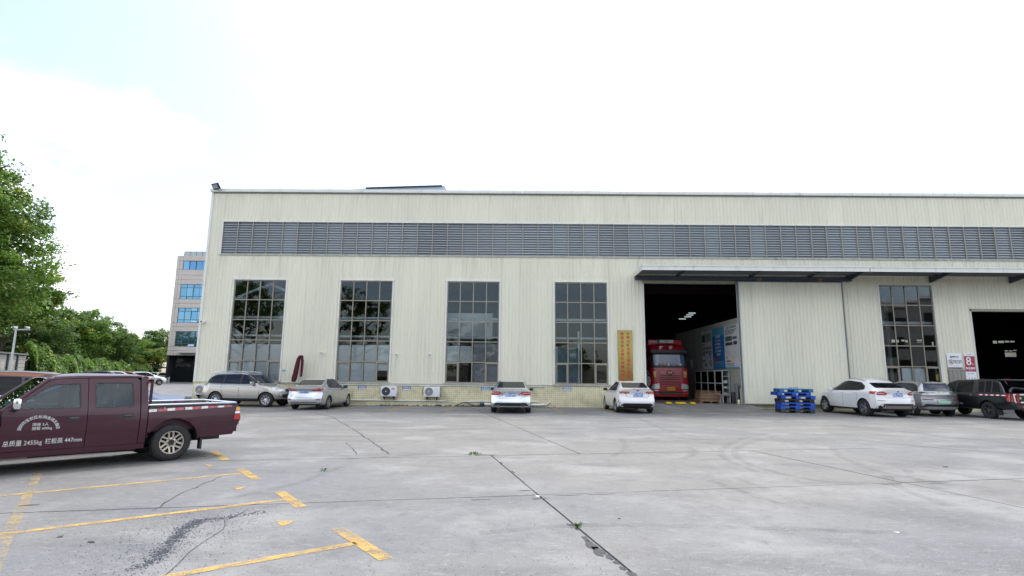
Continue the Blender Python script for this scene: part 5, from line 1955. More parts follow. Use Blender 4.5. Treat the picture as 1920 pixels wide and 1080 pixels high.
plain_car('suv', 'copper-brown SUV with grey roof parked beyond the blue-grey sedan', PK_ORG - PK_LEFT * 4.9 + PK_FWD * 1.05, PKH, SUV, M_copper, 1.02, suv=True).panel('roof_panel', [(.15, .60), (.15, -.60), (-1.85, -.58), (-1.85, .58)], 'top', M('roof_grey', (.10, .105, .11), .3), .006, step=.12, roundc=.1)
# far row by the hedge
for (px, Y, hd, mat, lab, suv) in ((205, 58, 60, M_blackp, 'black car in the far row by the hedge, leftmost there', True), (228, 62, 62, M_whitep, 'white car in the far row, between black and red cars', True),
                                   (245, 69, 62, M_redp, 'red car in the far row by the hedge', True), (276, 75, 55, M_silver, 'silver car closing the far row by the hedge', True),
                                   (303, 101, 5, M_whitep, 'small white SUV far back beside the stone-clad building', True)):
    p = atY(px, 705, Y)
    plain_car('suv' if suv else 'sedan', lab, (p.x, Y, 0), hd, SUV if suv else sedan_spec(), mat, 1.0, suv=suv, grp='cars parked far back by the hedge', scale=1.09)
# ================================================================== the maroon pickup in front
M_maroon = paint_mat('maroon_paint', (0.043, 0.0055, 0.016), 0.0, 0.42, 0.45, 0.015)
M_maroon.node_tree.nodes['Principled BSDF'].inputs['Specular IOR Level'].default_value = 0.3
M_maroon_in = M('maroon_inside', (0.045, 0.012, 0.018), 0.6, var=.2, vscale=6)
M_clear = glass('pickup_clear_glass', (0.58, 0.70, 0.74), 0.9)
M_seat = M('grey_seat', (0.05, 0.055, 0.06), 0.9)
M_dash = M('grey_dash', (0.16, 0.18, 0.18), 0.7)
pk = empty('pickup', tuple(PK_ORG), math.atan2(PK_FWD.y, PK_FWD.x), 'maroon double-cab pickup with white door lettering in the left foreground', 'pickup')
_py = Lin([(.25, .80), (.36, .815), (.6, .842), (.8, .846), (.98, .828), (1.03, .815), (1.53, .655), (1.7, .60)], .02)


def side_sheet(name, outer, holes_=(), sd=1, mat=None, th=.025, parent=None, inset=0.0, step=.09):
    bm = bmesh.new()
    eds = []
    for loop in [outer] + list(holes_):
        vs = [bm.verts.new((p[0], 0, p[1])) for p in loop]
        eds += [bm.edges.new((vs[i], vs[(i + 1) % len(vs)])) for i in range(len(vs))]
    bmesh.ops.triangle_fill(bm, edges=eds, use_beauty=True, use_dissolve=False, normal=(0, 1, 0))
    zs = [p[1] for p in outer]
    z = min(zs) + step
    while z < max(zs):
        bmesh.ops.bisect_plane(bm, geom=bm.verts[:] + bm.edges[:] + bm.faces[:], plane_co=(0, 0, z), plane_no=(0, 0, 1))
        z += step
    for v in bm.verts:
        v.co.y = sd * (_py(v.co.z) - inset)
    bm.normal_update()
    for f in bm.faces:
        if f.normal.y * sd < 0:
            f.normal_flip()
    # thickness inwards
    bmesh.ops.solidify(bm, geom=bm.faces[:], thickness=th)
    me = bpy.data.meshes.new(name)
    bm.to_mesh(me)
    bm.free()
    me.materials.append(mat or M_maroon)
    o = link(bpy.data.objects.new(name, me), parent or pk)
    smooth_angle(me, 30)
    return o


def rnd(pts, r_=.04, n_=3):
    out = []
    P = [Vector(p) for p in pts]
    for i in range(len(P)):
        a, b_, c_ = P[i - 1], P[i], P[(i + 1) % len(P)]
        ra, rc = min(r_, (a - b_).length * .45), min(r_, (c_ - b_).length * .45)
        p0, p2 = b_ + (a - b_).normalized() * ra, b_ + (c_ - b_).normalized() * rc
        for k in range(n_ + 1):
            t = k / n_
            q = p0.lerp(b_, t).lerp(b_.lerp(p2, t), t)
            out.append((q.x, q.y))
    return out


def arc_pts(cx, cz, r_, a0, a1, n_=16):
    return [(cx + r_ * math.cos(R(a0 + (a1 - a0) * k / n_)), cz + r_ * math.sin(R(a0 + (a1 - a0) * k / n_))) for k in range(n_ + 1)]


WXR, WXF, WR = -1.44, 1.56, .335
fwin = [(.82, 1.025), (.80, 1.12), (.43, 1.415), (.03, 1.435), (.015, 1.015)]
rwin = [(-.175, 1.44), (-.745, 1.445), (-.765, 1.015), (-.185, 1.012)]
for sd in (1, -1):
    fd = side_sheet('front_door', [(1.0, .37), (1.02, .98), (.985, 1.02), (.47, 1.475), (.30, 1.505), (-.070, 1.515), (-.085, .365)], [rnd(fwin, .03)], sd)
    rd = side_sheet('rear_door', [(-.079, 1.515), (-.80, 1.525), (-.855, 1.48), (-.865, .365), (-.094, .365)], [rnd(rwin, .04)], sd)
    side_sheet('cab_corner', [(-.875, 1.53), (-.985, 1.535), (-.985, .37), (-.875, .37)], (), sd)
    side_sheet('sill', [(1.02, .36), (-.985, .36), (-.985, .27), (1.0, .27)], (), sd)
    # window rubbers and panes
    for d_, wn_, nm in ((fd, fwin, 'f'), (rd, rwin, 'r')):
        cx, cz = sum(p[0] for p in wn_) / len(wn_), sum(p[1] for p in wn_) / len(wn_)
        inner = [(cx + (p[0] - cx) * .955, cz + (p[1] - cz) * .945) for p in wn_]
        side_sheet('window_rubber', rnd(wn_, .03), [rnd(inner, .03)], sd, M_black, .02, d_, -.003)
        side_sheet('pane', rnd(inner, .03), (), sd, M_clear, .004, d_, .008)
    side_sheet('mirror_base', [(.97, 1.005), (.83, 1.005), (.81, 1.11)], (), sd, M_black, .01, fd, -.006)
    # handles: dark recess with a lever
    for d_, hx, hz in ((fd, .10, .85), (rd, -.67, .855)):
        side_sheet('handle_recess', rnd([(hx + .085, hz + .038), (hx - .085, hz + .038), (hx - .085, hz - .038), (hx + .085, hz - .038)], .02), (), sd, M_black, .01, d_, -.004)
        MB().box(hx - .06, hx + .06, min(sd * .85, sd * .865), max(sd * .85, sd * .865), hz - .006, hz + .022, bev=.006).build('handle', M('handle_grey', (.06, .06, .062), .4), d_)
    # crease rib low on the doors
    for d_, x0, x1 in ((fd, 1.0, -.08), (rd, -.10, -.86)):
        side_sheet('crease', [(x0, .622), (x1, .622), (x1, .604), (x0, .604)], (), sd, M_maroon, .012, d_, -.006)
    # front wing with arch
    side_sheet('front_wing', [(1.035, .37), (1.10, .37)] + arc_pts(WXF, .34, .425, 176, 4)[0:] + [(2.02, .36), (2.24, .45), (2.26, .84), (2.15, .92), (1.05, .985)], (), sd)
    # bed side with arch
    bed = side_sheet('bed_side', [(-1.0, .55), (-1.0, .995), (-2.58, .998), (-2.63, .93), (-2.665, .72), (-2.62, .60), (-2.53, .415), (-1.90, .395)] + arc_pts(WXR, .335, .445, 172, 29, 18), (), sd, th=.03)
    MB().tube([(p[0], sd * (_py(p[1]) + .002), p[1]) for p in arc_pts(WXR, .335, .450, 174, 27, 24)], .016, 6).build('arch_lip', M_maroon, bed)
    for z0, z1 in ((.672, .655), (.632, .615)):
        side_sheet('crease', [(-1.93, z0), (-2.645, z0), (-2.64, z1), (-1.94, z1)], (), sd, M_maroon, .015, bed, -.007)
    # tail lamp: amber, clear, red
    lamp = side_sheet('tail_light', [(-2.565, .955), (-2.627, .955), (-2.655, .705), (-2.515, .70), (-2.53, .83)], (), sd, M_black, .02, None, -.004)
    for m_, z0, z1 in ((M_amber, .955, .875), (M_lens, .870, .825), (M_red, .82, .705)):
        def fx(z):
            return np.interp(z, [.70, .83, .955], [-2.525, -2.54, -2.572])
        side_sheet('lamp_lens', [(fx(z0), z0 - .004), (-2.628 - (.955 - z0) * .1, z0 - .004), (-2.628 - (.955 - z1) * .1, z1), (fx(z1), z1)], (), sd, m_, .02, lamp, -.014)
    # reflective tape
    if sd == 1:
        x, k = -1.0, 0
        while x > -2.5:
            ln = .15 if k % 2 else .13
            zz = .905 + (-(x) - 1.0) * .035
            side_sheet('reflective_tape', [(x, zz + .05), (x - ln, zz + .055), (x - ln, zz + .008), (x, zz + .003)], (), sd, M('tape_white', (.70, .69, .68), .5, var=.25, vscale=25) if k % 2 == 0 else M('tape_pink', (.48, .12, .14), .5, var=.3, vscale=25), .004, bed, -.003)
            x -= ln + (.004 if k % 3 else .02)
            k += 1
    # bed rail
    MB().tube([(-1.0, sd * .80, 1.035), (-1.8, sd * .802, 1.037), (-2.56, sd * .80, 1.038)], .018, 8).build('bed_rail', M_chrome, pk)
    MB().box(-2.6, -1.0, min(sd * .79, sd * .828), max(sd * .79, sd * .828), .985, 1.01).build('bed_rail_seat', M_black, pk)
    for x in (-1.25, -1.6, -1.9, -2.2, -2.4):
        MB().cyl((x, sd * .845, .975), (x, sd * .855, .975), .010, n=8).build('tie_hook', M_lens, bed)
    MB().box(-2.56, -1.0, min(sd * .70, sd * .73), max(sd * .70, sd * .73), .56, 1.0).build('bed_inner_wall', M_maroon_in, pk)
# bed floor, ends
MB().box(-2.58, -1.0, -.70, .70, .54, .56).build('bed_floor', M_maroon_in, pk)
MB().box(-1.03, -1.0, -.80, .80, .45, 1.0).build('bed_front_wall', M_maroon_in, pk)
MB().box(-2.64, -2.58, -.76, .76, .46, .99, bev=.01).build('tailgate', M_maroon, pk)
MB().tube([(-2.57, -.80, 1.038), (-2.57, .80, 1.038)], .018, 8).build('bed_rail', M_chrome, pk)
MB().tube([(-1.0, -.80, 1.037), (-1.0, .80, 1.037)], .018, 8).build('bed_rail', M_chrome, pk)
# roof shell
rv = []
nx_, ny_ = 14, 14
for i in range(nx_ + 1):
    x = .49 + (-.985 - .49) * i / nx_
    zc = np.interp(x, [-.985, -.7, 0, .35, .49], [1.578, 1.60, 1.602, 1.575, 1.53])
    ze = np.interp(x, [-.985, -.7, 0, .35, .49], [1.545, 1.545, 1.53, 1.515, 1.482])
    ye = float(_py(ze - .01)) - .004
    for j in range(ny_ + 1):
        t = -1 + 2 * j / ny_
        rv.append((x, ye * t, ze + (zc - ze) * (1 - abs(t) ** 3.0)))
mb = MB()
mb.add(rv, [(i * (ny_ + 1) + j, i * (ny_ + 1) + j + 1, (i + 1) * (ny_ + 1) + j + 1, (i + 1) * (ny_ + 1) + j) for i in range(nx_) for j in range(ny_)], 0, True)
ro = mb.build('roof', M_maroon, pk)
md = ro.modifiers.new('s', 'SOLIDIFY')
md.thickness = .02
md.offset = -1
for sd in (1, -1):
    MB().tube([(.40, sd * .645, 1.535), (0, sd * .645, 1.55), (-.95, sd * .64, 1.562)], .008, 6).build('rain_gutter', M_maroon, pk)
# windscreen, back window
MB().add([(1.02, -.74, 1.0), (1.02, .74, 1.0), (.50, .62, 1.49), (.50, -.62, 1.49)], [(0, 1, 2, 3)]).build('windscreen', M_clear, pk)
for sd in (1, -1):
    MB().tube([(1.03, sd * .80, .995), (.73, sd * .73, 1.26), (.46, sd * .655, 1.50)], .03, 8).build('windscreen_pillar', M_maroon, pk)
bk = MB()
for (y0, y1, z0, z1) in ((-.80, .80, .37, 1.03), (-.70, -.56, 1.03, 1.46), (.56, .70, 1.03, 1.46), (-.66, .66, 1.46, 1.55)):
    bk.box(-.985, -.96, y0, y1, z0, z1)
bk.build('cab_back', M_maroon, pk)
MB().box(-.975, -.970, -.56, .56, 1.03, 1.46).build('back_window', M_clear, pk)
MB().box(-1.06, -1.02, -.74, -.70, .95, 1.50).box(-1.06, -1.02, .70, .74, .95, 1.50).box(-1.06, -1.02, -.74, .74, 1.46, 1.50).build('headboard_frame', M_maroon, pk)
# bonnet, nose
bon = MB()
bv = []
for i in range(9):
    x = 1.04 + 1.2 * i / 8
    zc = np.interp(x, [1.04, 1.6, 2.1, 2.24], [1.005, .985, .93, .86])
    for j in range(9):
        t = -1 + 2 * j / 8
        bv.append((x, .80 * t, zc - .05 * abs(t) ** 3))
bon.add(bv, [(i * 9 + j, i * 9 + j + 1, (i + 1) * 9 + j + 1, (i + 1) * 9 + j) for i in range(8) for j in range(8)], 0, True)
bon.build('bonnet', M_maroon, pk)
MB().box(2.18, 2.25, -.78, .78, .55, .86, bev=.02).build('nose_panel', M_maroon, pk)
MB().box(2.245, 2.262, -.45, .45, .63, .80).build('grille', M_chrome, pk)
for sd in (1, -1):
    MB().box(2.23, 2.265, min(sd * .50, sd * .76), max(sd * .50, sd * .76), .64, .80, bev=.01).build('headlight', M_lens, pk)
MB().box(2.18, 2.36, -.80, .80, .36, .56, bev=.04).build('front_bumper', M_maroon, pk)
# chassis
MB().box(-2.45, 2.1, -.42, -.32, .30, .42).box(-2.45, 2.1, .32, .42, .30, .42).build('chassis_rail', M_black, pk)
MB().box(-.95, 2.15, -.72, .72, .30, .36).build('floor_pan', M_black, pk)
MB().cyl((WXR, -.7, WR), (WXR, .7, WR), .05, n=10).build('rear_axle', M_black, pk)
MB().lathe([(.02, -.14), (.15, -.08), (.16, .0), (.15, .08), (.02, .14)], 'Y', 16, centre=(WXR, .1, WR)).build('differential', M_black, pk)
MB().box(-1.98, -1.94, .68, .80, .17, .38).build('mud_flap', M_black, pk)
MB().tube([(-1.5, .50, .33), (-1.95, .5, .36), (-2.35, .52, .42)], .025, 6).build('leaf_spring', M_black, pk)
MB().tube([(-.9, .62, .24), (-.2, .62, .26), (.6, .6, .26)], .03, 6).build('exhaust_pipe', M_black, pk)
# liner behind the rear arch
for cx in (WXR, WXF):
    for sd in (1, -1):
        ln = MB()
        P = arc_pts(cx, .335, .455, 0, 180, 16)
        ln.add([(p[0], sd * .83, p[1]) for p in P] + [(p[0], sd * .52, p[1]) for p in P], [(k, k + 1, 17 + k + 1, 17 + k) for k in range(16)], 0, True)
        ln.add([(p[0], sd * .52, p[1]) for p in P], [tuple(range(17))])
        ln.build('wheel_liner', M_dark, pk)
# wheels: six-slot champagne rims
t = MB()
h, rt, rr = .115, WR, .215
t.lathe([(rr * .97, h * .8), (rr + .012, h * .98), (rr + .06, h * 1.02), (rt - .025, h * .93), (rt - .006, h * .75), (rt, h * .3), (rt - .008, h * .26), (rt - .008, h * .18), (rt, h * .14), (rt, -h * .14), (rt - .008, -h * .18), (rt - .008, -h * .26), (rt, -h * .3), (rt - .006, -h * .75), (rt - .025, -h * .93), (rr + .06, -h * 1.02), (rr * .97, -h * .8)], 'Y', 48)
for k in range(48):
    an = 2 * math.pi * k / 48
    m4 = Matrix.Rotation(-an, 4, 'Y')
    t.box(rt - .012, rt + .001, h * .35, h * .88, -.012, .012, 0, m4)
tme = t.mesh('tyre', M_rubber)
set_sharp(tme, 40)
rm = MB()
rm.lathe([(rr * .98, h * .8), (rr * .97, h * .86), (rr * .90, h * .85), (rr * .86, h * .55), (rr * .85, -h * .8)], 'Y', 48, 0)
rm.lathe([(rr * .86, h * .05), (.05, h * .05)], 'Y', 24, 1)
rm.lathe([(.09, h * .2), (.088, h * .62), (.055, h * .66), (.054, h * .3)], 'Y', 24, 0)
rm.lathe([(.054, h * .55), (.048, h * .60), (.001, h * .60)], 'Y', 20, 1)
for k in range(6):
    an = 2 * math.pi * k / 6 + .52
    for da in (-.085, .085):
        m4 = Matrix.Rotation(-(an), 4, 'Y') @ Matrix.Translation((0, 0, da * .42))
        rm.add([(.07, h * .3, -.017), (.07, h * .64, -.014), (.07, h * .64, .014), (.07, h * .3, .017), (rr * .92, h * .45, -.019), (rr * .92, h * .80, -.016), (rr * .92, h * .80, .016), (rr * .92, h * .45, .019)],
               [(0, 1, 5, 4), (1, 2, 6, 5), (2, 3, 7, 6), (3, 0, 4, 7), (0, 3, 2, 1), (4, 5, 6, 7)], 0, False, m4)
    m4 = Matrix.Rotation(-(an + .52), 4, 'Y')
    rm.box(.062, .078, h * .6, h * .72, -.008, .008, 1, m4)
rme = rm.mesh('rim', [M_rim_ch, M_black])
set_sharp(rme, 40)
for x in (WXR, WXF):
    for sd in (1, -1):
        w = empty('wheel', (x, sd * .71, WR), parent=pk)
        w.rotation_euler = (0, 0, 0 if sd > 0 else math.pi)
        inst(tme, 'tyre', w)
        inst(rme, 'rim', w, rot=(0, .1, 0))
# mirrors
for sd in (1, -1):
    o = MB().box(-.045, .05, -.055, .055, -.085, .085, bev=.035).build('wing_mirror', M_chrome, pk)
    o.location = (.87, sd * .95, 1.115)
    MB().box(-.03, .03, min(0, -sd * .13), max(0, -sd * .13), -.10, -.05, bev=.01).build('mirror_arm', M_black, o)
# inside: dash, wheel, seats
MB().box(.60, .98, -.68, .68, .78, 1.03, bev=.05).build('dashboard', M_dash, pk)
MB().box(.58, .72, .20, .56, .98, 1.09, bev=.03).build('instrument_hood', M_black, pk)
st = MB().lathe([(.175, -.012), (.19, 0), (.175, .012), (.16, 0), (.175, -.012)], 'X', 28)
st.box(-.008, .008, -.17, .17, -.02, .02).box(-.008, .008, -.02, .02, -.17, 0).cyl((0, 0, 0), (.25, 0, -.05), .03)
o = st.build('steering_wheel', M_black, pk)
o.location, o.rotation_euler = (.46, .36, 1.03), (0, R(-28), 0)
for y in (.36, -.36):
    s_ = MB().box(-.02, .48, -.25, .25, .62, .76, bev=.05)
    s_.add([(x + .1 * 0, yy, z) for x, yy, z in ()], [])
    s_.build('front_seat', M_seat, pk).location = (-.12, y, 0)
    o = MB().box(-.06, .06, -.24, .24, 0, .56, bev=.05).box(-.05, .05, -.13, .13, .58, .76, bev=.04).build('seat_back', M_seat, pk)
    o.location, o.rotation_euler = (-.16, y, .72), (0, R(-14), 0)
MB().box(-.85, -.42, -.62, .62, .60, .76, bev=.05).build('rear_bench', M_seat, pk)
MB().box(-.93, -.82, -.62, .62, .74, 1.22, bev=.05).build('bench_back', M_seat, pk)
# lettering on the driver's door
M_let = M('door_lettering', (.62, .62, .62), .6)
arc = '深圳市宝安区松岗金诚五金店'
for i, ch in enumerate(arc):
    a = R(172 - 164 * i / (len(arc) - 1))
    x, z = .545 - .24 * math.cos(a), .69 + .205 * math.sin(a)
    up = Vector((-math.cos(a), 0, math.sin(a)))
    rt_ = Vector((-math.sin(a), 0, -math.cos(a)))
    text(ch, .056, M_let, pk, (x, float(_py(z)) + .004, z), rt_, up, bold=.01)
text('限座 5人', .055, M_let, pk, (.635, float(_py(.775)) + .004, .775), (-1, 0, 0), align='LEFT', bold=.006)
text('限载 600kg', .055, M_let, pk, (.635, float(_py(.712)) + .004, .712), (-1, 0, 0), align='LEFT', bold=.006)
text('总质量 2455kg', .098, M_let, pk, (.965, float(_py(.49)) + .004, .492), (-1, 0, 0), (0, .1, 1), align='LEFT', bold=.004, aspect=.80)
text('栏板高 447mm', .098, M_let, pk, (.445, float(_py(.49)) + .004, .497), (-1, 0, 0), (0, .1, 1), align='LEFT', bold=.004, aspect=.80)
text('DT', .045, M_chrome, pk, (1.06, float(_py(.72)) + .004, .72), (-1, 0, 0), aspect=1.5)
# ================================================================== truck in the doorway
class Shell(Car):
    def __init__(s, root, bvh):
        s.root, s.bvh = root, bvh


TX, TY, TZ = 9.50, 35.0, 0.27
tk = empty('truck', (TX, TY, TZ), R(-90), 'big red tractor truck standing nose out in the doorway', 'truck')
M_tred = paint_mat('truck_red', (0.36, 0.010, 0.018), 0.0, 0.36, .4, .01)
lev = [(.22, 1.20, .02), (.45, 1.22, .05), (.95, 1.215, .06), (1.35, 1.21, .05), (1.75, 1.205, .03), (1.98, 1.20, .0), (2.25, 1.195, -.05), (2.80, 1.17, -.16), (3.10, 1.15, -.22), (3.30, 1.10, -.36), (3.45, 1.0, -.60), (3.52, .85, -.85)]
bm = bmesh.new()
rings = []
NP = 48
for z, hw_, fx_ in lev:
    ring = []
    for k in range(NP):
        a = 2 * math.pi * k / NP
        ca, sa = math.cos(a), math.sin(a)
        L_ = (fx_ + 2.2) / 2
        cx_ = fx_ - L_
        e = 2 / 7.0
        ring.append(bm.verts.new((cx_ + L_ * math.copysign(abs(ca) ** e, ca), hw_ * math.copysign(abs(sa) ** e, sa), z)))
    rings.append(ring)
for a, c in zip(rings[:-1], rings[1:]):
    for k in range(NP):
        bm.faces.new((a[k], a[(k + 1) % NP], c[(k + 1) % NP], c[k]))
bm.faces.new(rings[0][::-1])
bm.faces.new(rings[-1])
bmesh.ops.recalc_face_normals(bm, faces=bm.faces[:])
me = bpy.data.meshes.new('cab')
bm.to_mesh(me)
bv_ = BVHTree.FromBMesh(bm)
bm.free()
me.materials.append(M_tred)
smooth_angle(me, 30)
link(bpy.data.objects.new('cab', me), tk)
t = Shell(tk, bv_)
full = lambda h: h + [(-p[0], p[1]) for p in reversed(h)]
t.panel('windscreen_surround', full([(1.14, 1.98), (1.16, 2.2), (1.13, 2.86)]), 'front', M_black, .006)
t.panel('windscreen', full([(.98, 2.12), (.96, 2.80)]), 'front', M('truck_screen', (.05, .095, .17), .04, spec=.8), .012, roundc=.08)  # blue base colour stands in for the sky reflected in the screen
MB().box(-.06, .16, -1.15, 1.15, -.12, .12, bev=.05).build('sun_visor', M_black, tk).location = (-.18, 0, 2.98)
for z, hgt in ((1.50, .025), (1.38, .025), (1.26, .025), (1.12, .03), (.98, .02)):
    t.panel('grille_slot', full([(.62, z - hgt), (.66, z + hgt)]), 'front', M('grille_shadow', (.03, .008, .01), .5), .006)
t.mirrored('headlight', [(.66, .70), (.70, 1.02), (1.06, .96), (1.16, .78), (1.10, .68)], 'front', M_lens, .008, .04)
t.mirrored('fog_lamp', [(.75, .56), (.75, .62), (1.10, .62), (1.10, .56)], 'front', M_lens, .008, .02)
t.panel('lower_grille', full([(.70, .36), (.76, .52)]), 'front', M_black, .008)
for k in range(34):
    y = -1.1 + 2.2 * k / 33
    t.panel('chrome_stud', [(y - .018, .40), (y + .018, .40), (y + .018, .425), (y - .018, .425)], 'front', M('stud_brass', (.55, .48, .30), .3, .6), .014)
h, _ = t.hit('front', 0, 1.68)
em = MB().lathe([(.001, .012), (.15, .012), (.155, .0)], 'X', 28, 0).lathe([(.155, .0), (.17, .02), (.185, .0)], 'X', 28, 1).build('emblem', [M('emblem_red', (.16, .02, .02), .4), M('emblem_gold', (.65, .50, .28), .3, .8)], tk)
em.location, em.scale = (h.x + .004, 0, 1.68), (1, 1.25, .82)
for sd in (1, -1):
    for k in range(3):
        MB().box(.014, .022, min(sd * .02, sd * (.11 - k * .02)), max(sd * .02, sd * (.11 - k * .02)), .05 - k * .055, .075 - k * .055).build('emblem_wing', MATS['emblem_gold'], em)
M_gold = M('gold_print', (.70, .52, .18), .4, .3)
hx = t.hit('front', 0, 3.25)[0].x
text('解', .26, M('cream_print', (.72, .66, .56), .5), tk, (t.hit('front', -.42, 3.22)[0].x + .02, -.42, 3.23), (0, 1, 0), (-.35, 0, 1), bold=.02)
text('放', .26, MATS['cream_print'], tk, (t.hit('front', .20, 3.22)[0].x + .02, .20, 3.23), (0, 1, 0), (-.35, 0, 1), bold=.02)
text('福', .22, M_gold, tk, (t.hit('front', -.93, 1.65)[0].x + .012, -.93, 1.66), (0, 1, 0), bold=.01)
text('福', .22, M_gold, tk, (t.hit('front', .93, 1.65)[0].x + .012, .93, 1.66), (0, 1, 0), bold=.01)
for y in (-.93, .93):
    text('吉', .16, M_gold, tk, (t.hit('front', y, 1.46)[0].x + .012, y, 1.47), (0, 1, 0), bold=.02)
text('中国一汽', .08, MATS['cream_print'], tk, (t.hit('front', -.42, 1.68)[0].x + .01, -.42, 1.68), (0, 1, 0))
p = MB().box(-.008, .008, -.25, .25, -.10, .10).build('licence_plate', M_platey, tk)
p.location = (t.hit('front', .03, .70)[0].x + .03, .03, .70)
text('粤SC4597', .13, M_blackprint, p, (.009, 0, 0), (0, 1, 0), bold=.01, aspect=.9)
for sd in (1, -1):
    MB().tube([(-.30, sd * 1.15, 2.55), (-.18, sd * 1.42, 2.5), (-.18, sd * 1.42, 1.95), (-.28, sd * 1.18, 1.9)], .022, 6).build('mirror_bracket', M_black, tk)
    MB().box(-.24, -.14, min(sd * 1.36, sd * 1.56), max(sd * 1.36, sd * 1.56), 2.0, 2.5, bev=.03).build('side_mirror', M_black, tk)
    MB().cyl((-.75, sd * .92, .23), (-.75, sd * 1.22, .23), .50, n=28).build('front_wheel', M_rubber, tk).location = (0, 0, .27)
MB().box(-.85, -.55, -.45, .45, 3.55, 3.76, bev=.03).build('roof_sign', M('sign_cream', (.55, .52, .46), .6), tk)
text('平安', .14, M_blackprint, tk, (-.545, 0, 3.655), (0, 1, 0))
MB().box(-1.4, -.9, -1.1, 1.1, 3.40, 3.80, bev=.1).build('roof_fairing', M_tred, tk)
MB().box(-9.5, -2.5, -1.24, 1.24, .95, 1.15).box(-9.5, -2.5, -1.24, -1.18, 1.15, 3.7).box(-9.5, -2.5, 1.18, 1.24, 1.15, 3.7).box(-2.6, -2.5, -1.24, 1.24, 1.15, 3.7).build('cargo_body', M('cargo_red', (.16, .02, .025), .6), tk)
MB().tube([(-2.3, -1.3, .6), (-2.3, -1.35, 3.3), (-2.4, -1.3, 3.6)], .07, 8).build('exhaust_stack', M_steel, tk)
for k in range(5):
    MB().tube([(.0 - .05 * k, -1.28, 1.55 + .07 * k), (-.35, -1.42, 1.35 + .07 * k)], .018, 5).build('side_step_rail', M_steel, tk)
for i in range(7):
    y = -.8 + i * .25 + random.uniform(-.05, .05)
    MB().box(-.02, .05, -.07, .07, 0, random.uniform(.05, .12), bev=.02).build('dashboard_trinket', [M_white, M('trinket_pink', (.6, .3, .28), .6), M('trinket_orange', (.6, .35, .15), .6)][i % 3], tk).location = (t.hit('front', y, 2.15)[0].x + .02, y, 2.13)

# ------------------------------------------------------------ partition with posters
pa = empty('partition_wall', (12.32, D + .3, .27), label='corrugated inner partition carrying three posters beside the truck', cat='partition')
for k in range(13):
    y0 = D + .3 + k * .95
    mb = MB()
    pts = []
    for q in range(20):
        pts.append((y0 + .95 * q / 19, .02 if (q // 2) % 2 else 0.0))
    mb.add([(12.32 - p_[1], p_[0], .27) for p_ in pts] + [(12.32 - p_[1], p_[0], 5.0) for p_ in pts], [(i, i + 1, 20 + i + 1, 20 + i) for i in range(19)])
    o = mb.build('partition_sheet', M('partition_cream', (.38, .37, .32), .6, objrand=.03, var=.05), pa)
    o.location = (-12.32, -(D + .3), -.27)


def poster(label, y0, y1, z0, z1, base, draw):
    p_ = empty('poster', (12.26, (y0 + y1) / 2, z0), R(-90), label, 'poster', 'posters on the partition')
    w_, h_ = y1 - y0, z1 - z0
    MB().box(-w_ / 2, w_ / 2, -.012, .012, 0, h_).build('poster_board', base, p_)
    draw(p_, w_, h_)
    return p_


def pr(p_, x0, x1, z0, z1, mat, nm='printed_block'):
    MB().add([(x0, -.0145, z0), (x1, -.0145, z0), (x1, -.0145, z1), (x0, -.0145, z1)], [(0, 1, 2, 3)]).build(nm, mat, p_)


M_pw = M('poster_white', (.66, .67, .68), .5)
M_pb = M('poster_blue', (.02, .17, .45), .5, var=.3, vscale=.8)
M_pg = M('poster_green', (.06, .14, .10), .5)
M_pk = M('poster_black', (.05, .05, .055), .5)
M_py = M('poster_yellow', (.75, .55, .03), .5)
M_pc = M('poster_cyan', (.12, .42, .58), .5)


def draw_white(p_, w_, h_):
    text('高速光学注塑机试模', .16, M_pk, p_, (.1, -.013, h_ * .945), bold=.02)
    for k in range(4):
        pr(p_, -w_ * .42, w_ * (.42 - .08 * k), h_ * (.88 - .03 * k), h_ * (.893 - .03 * k), M_pk, 'text_line')
    pr(p_, -w_ * .42, w_ * .08, h_ * .63, h_ * .745, M_pg, 'picture')
    pr(p_, w_ * .12, w_ * .42, h_ * .66, h_ * .72, M_pg, 'picture')
    pr(p_, -w_ * .42, w_ * .1, h_ * .53, h_ * .60, M_pk, 'picture')
    pr(p_, w_ * .16, w_ * .42, h_ * .53, h_ * .61, M_pk, 'picture')
    for (a, b_) in ((-.3, .40), (.28, .42), (.3, .30), (-.15, .33)):
        for k in range(7):
            an = k * .9
            MB().add([(w_ * a + .13 * math.cos(an + q * .25), -.0145, h_ * b_ + .16 * math.sin(an + q * .25)) for q in range(3)] + [(w_ * a + .10 * math.cos(an + .3), -.0145, h_ * b_ + .12 * math.sin(an + .3))], [(0, 1, 2, 3)]).build('sketch_mark', M_pk, p_)
    for x in (-.33, .12):
        MB().cyl((w_ * x, -.012, h_ * .25), (w_ * x, -.016, h_ * .25), .11, n=16).build('yellow_dot', M_py, p_)
    pr(p_, -w_ * .38, -w_ * .1, h_ * .15, h_ * .18, M_pk, 'text_line')
    for k in range(3):
        pr(p_, -w_ * .38, w_ * .15, h_ * (.11 - .03 * k), h_ * (.12 - .03 * k), M_pk, 'text_line')
    pr(p_, -w_ * .5, w_ * .5, 0, h_ * .03, M_pc, 'foot_band')


def draw_blue(p_, w_, h_):
    pr(p_, -w_ * .5, w_ * .5, h_ * .80, h_, M_pc, 'head_band')
    text('企业宗旨', .20, M_white, p_, (0, -.013, h_ * .78), bold=.03)
    for k, s_ in enumerate(('以人为本 科技', '创新 质量第一', '诚信经营 客户', '至上 共同发展', '追求卓越')):
        text(s_, .155, M_white, p_, (0, -.013, h_ * (.68 - .085 * k)), bold=.02)
    pr(p_, -w_ * .4, -w_ * .02, h_ * .20, h_ * .25, M('poster_red', (.5, .08, .08), .5), 'red_block')
    for k in range(4):
        pr(p_, -w_ * .35, w_ * .4, h_ * (.155 - .035 * k), h_ * (.168 - .035 * k), M_py if k == 0 else M_pc, 'text_line')


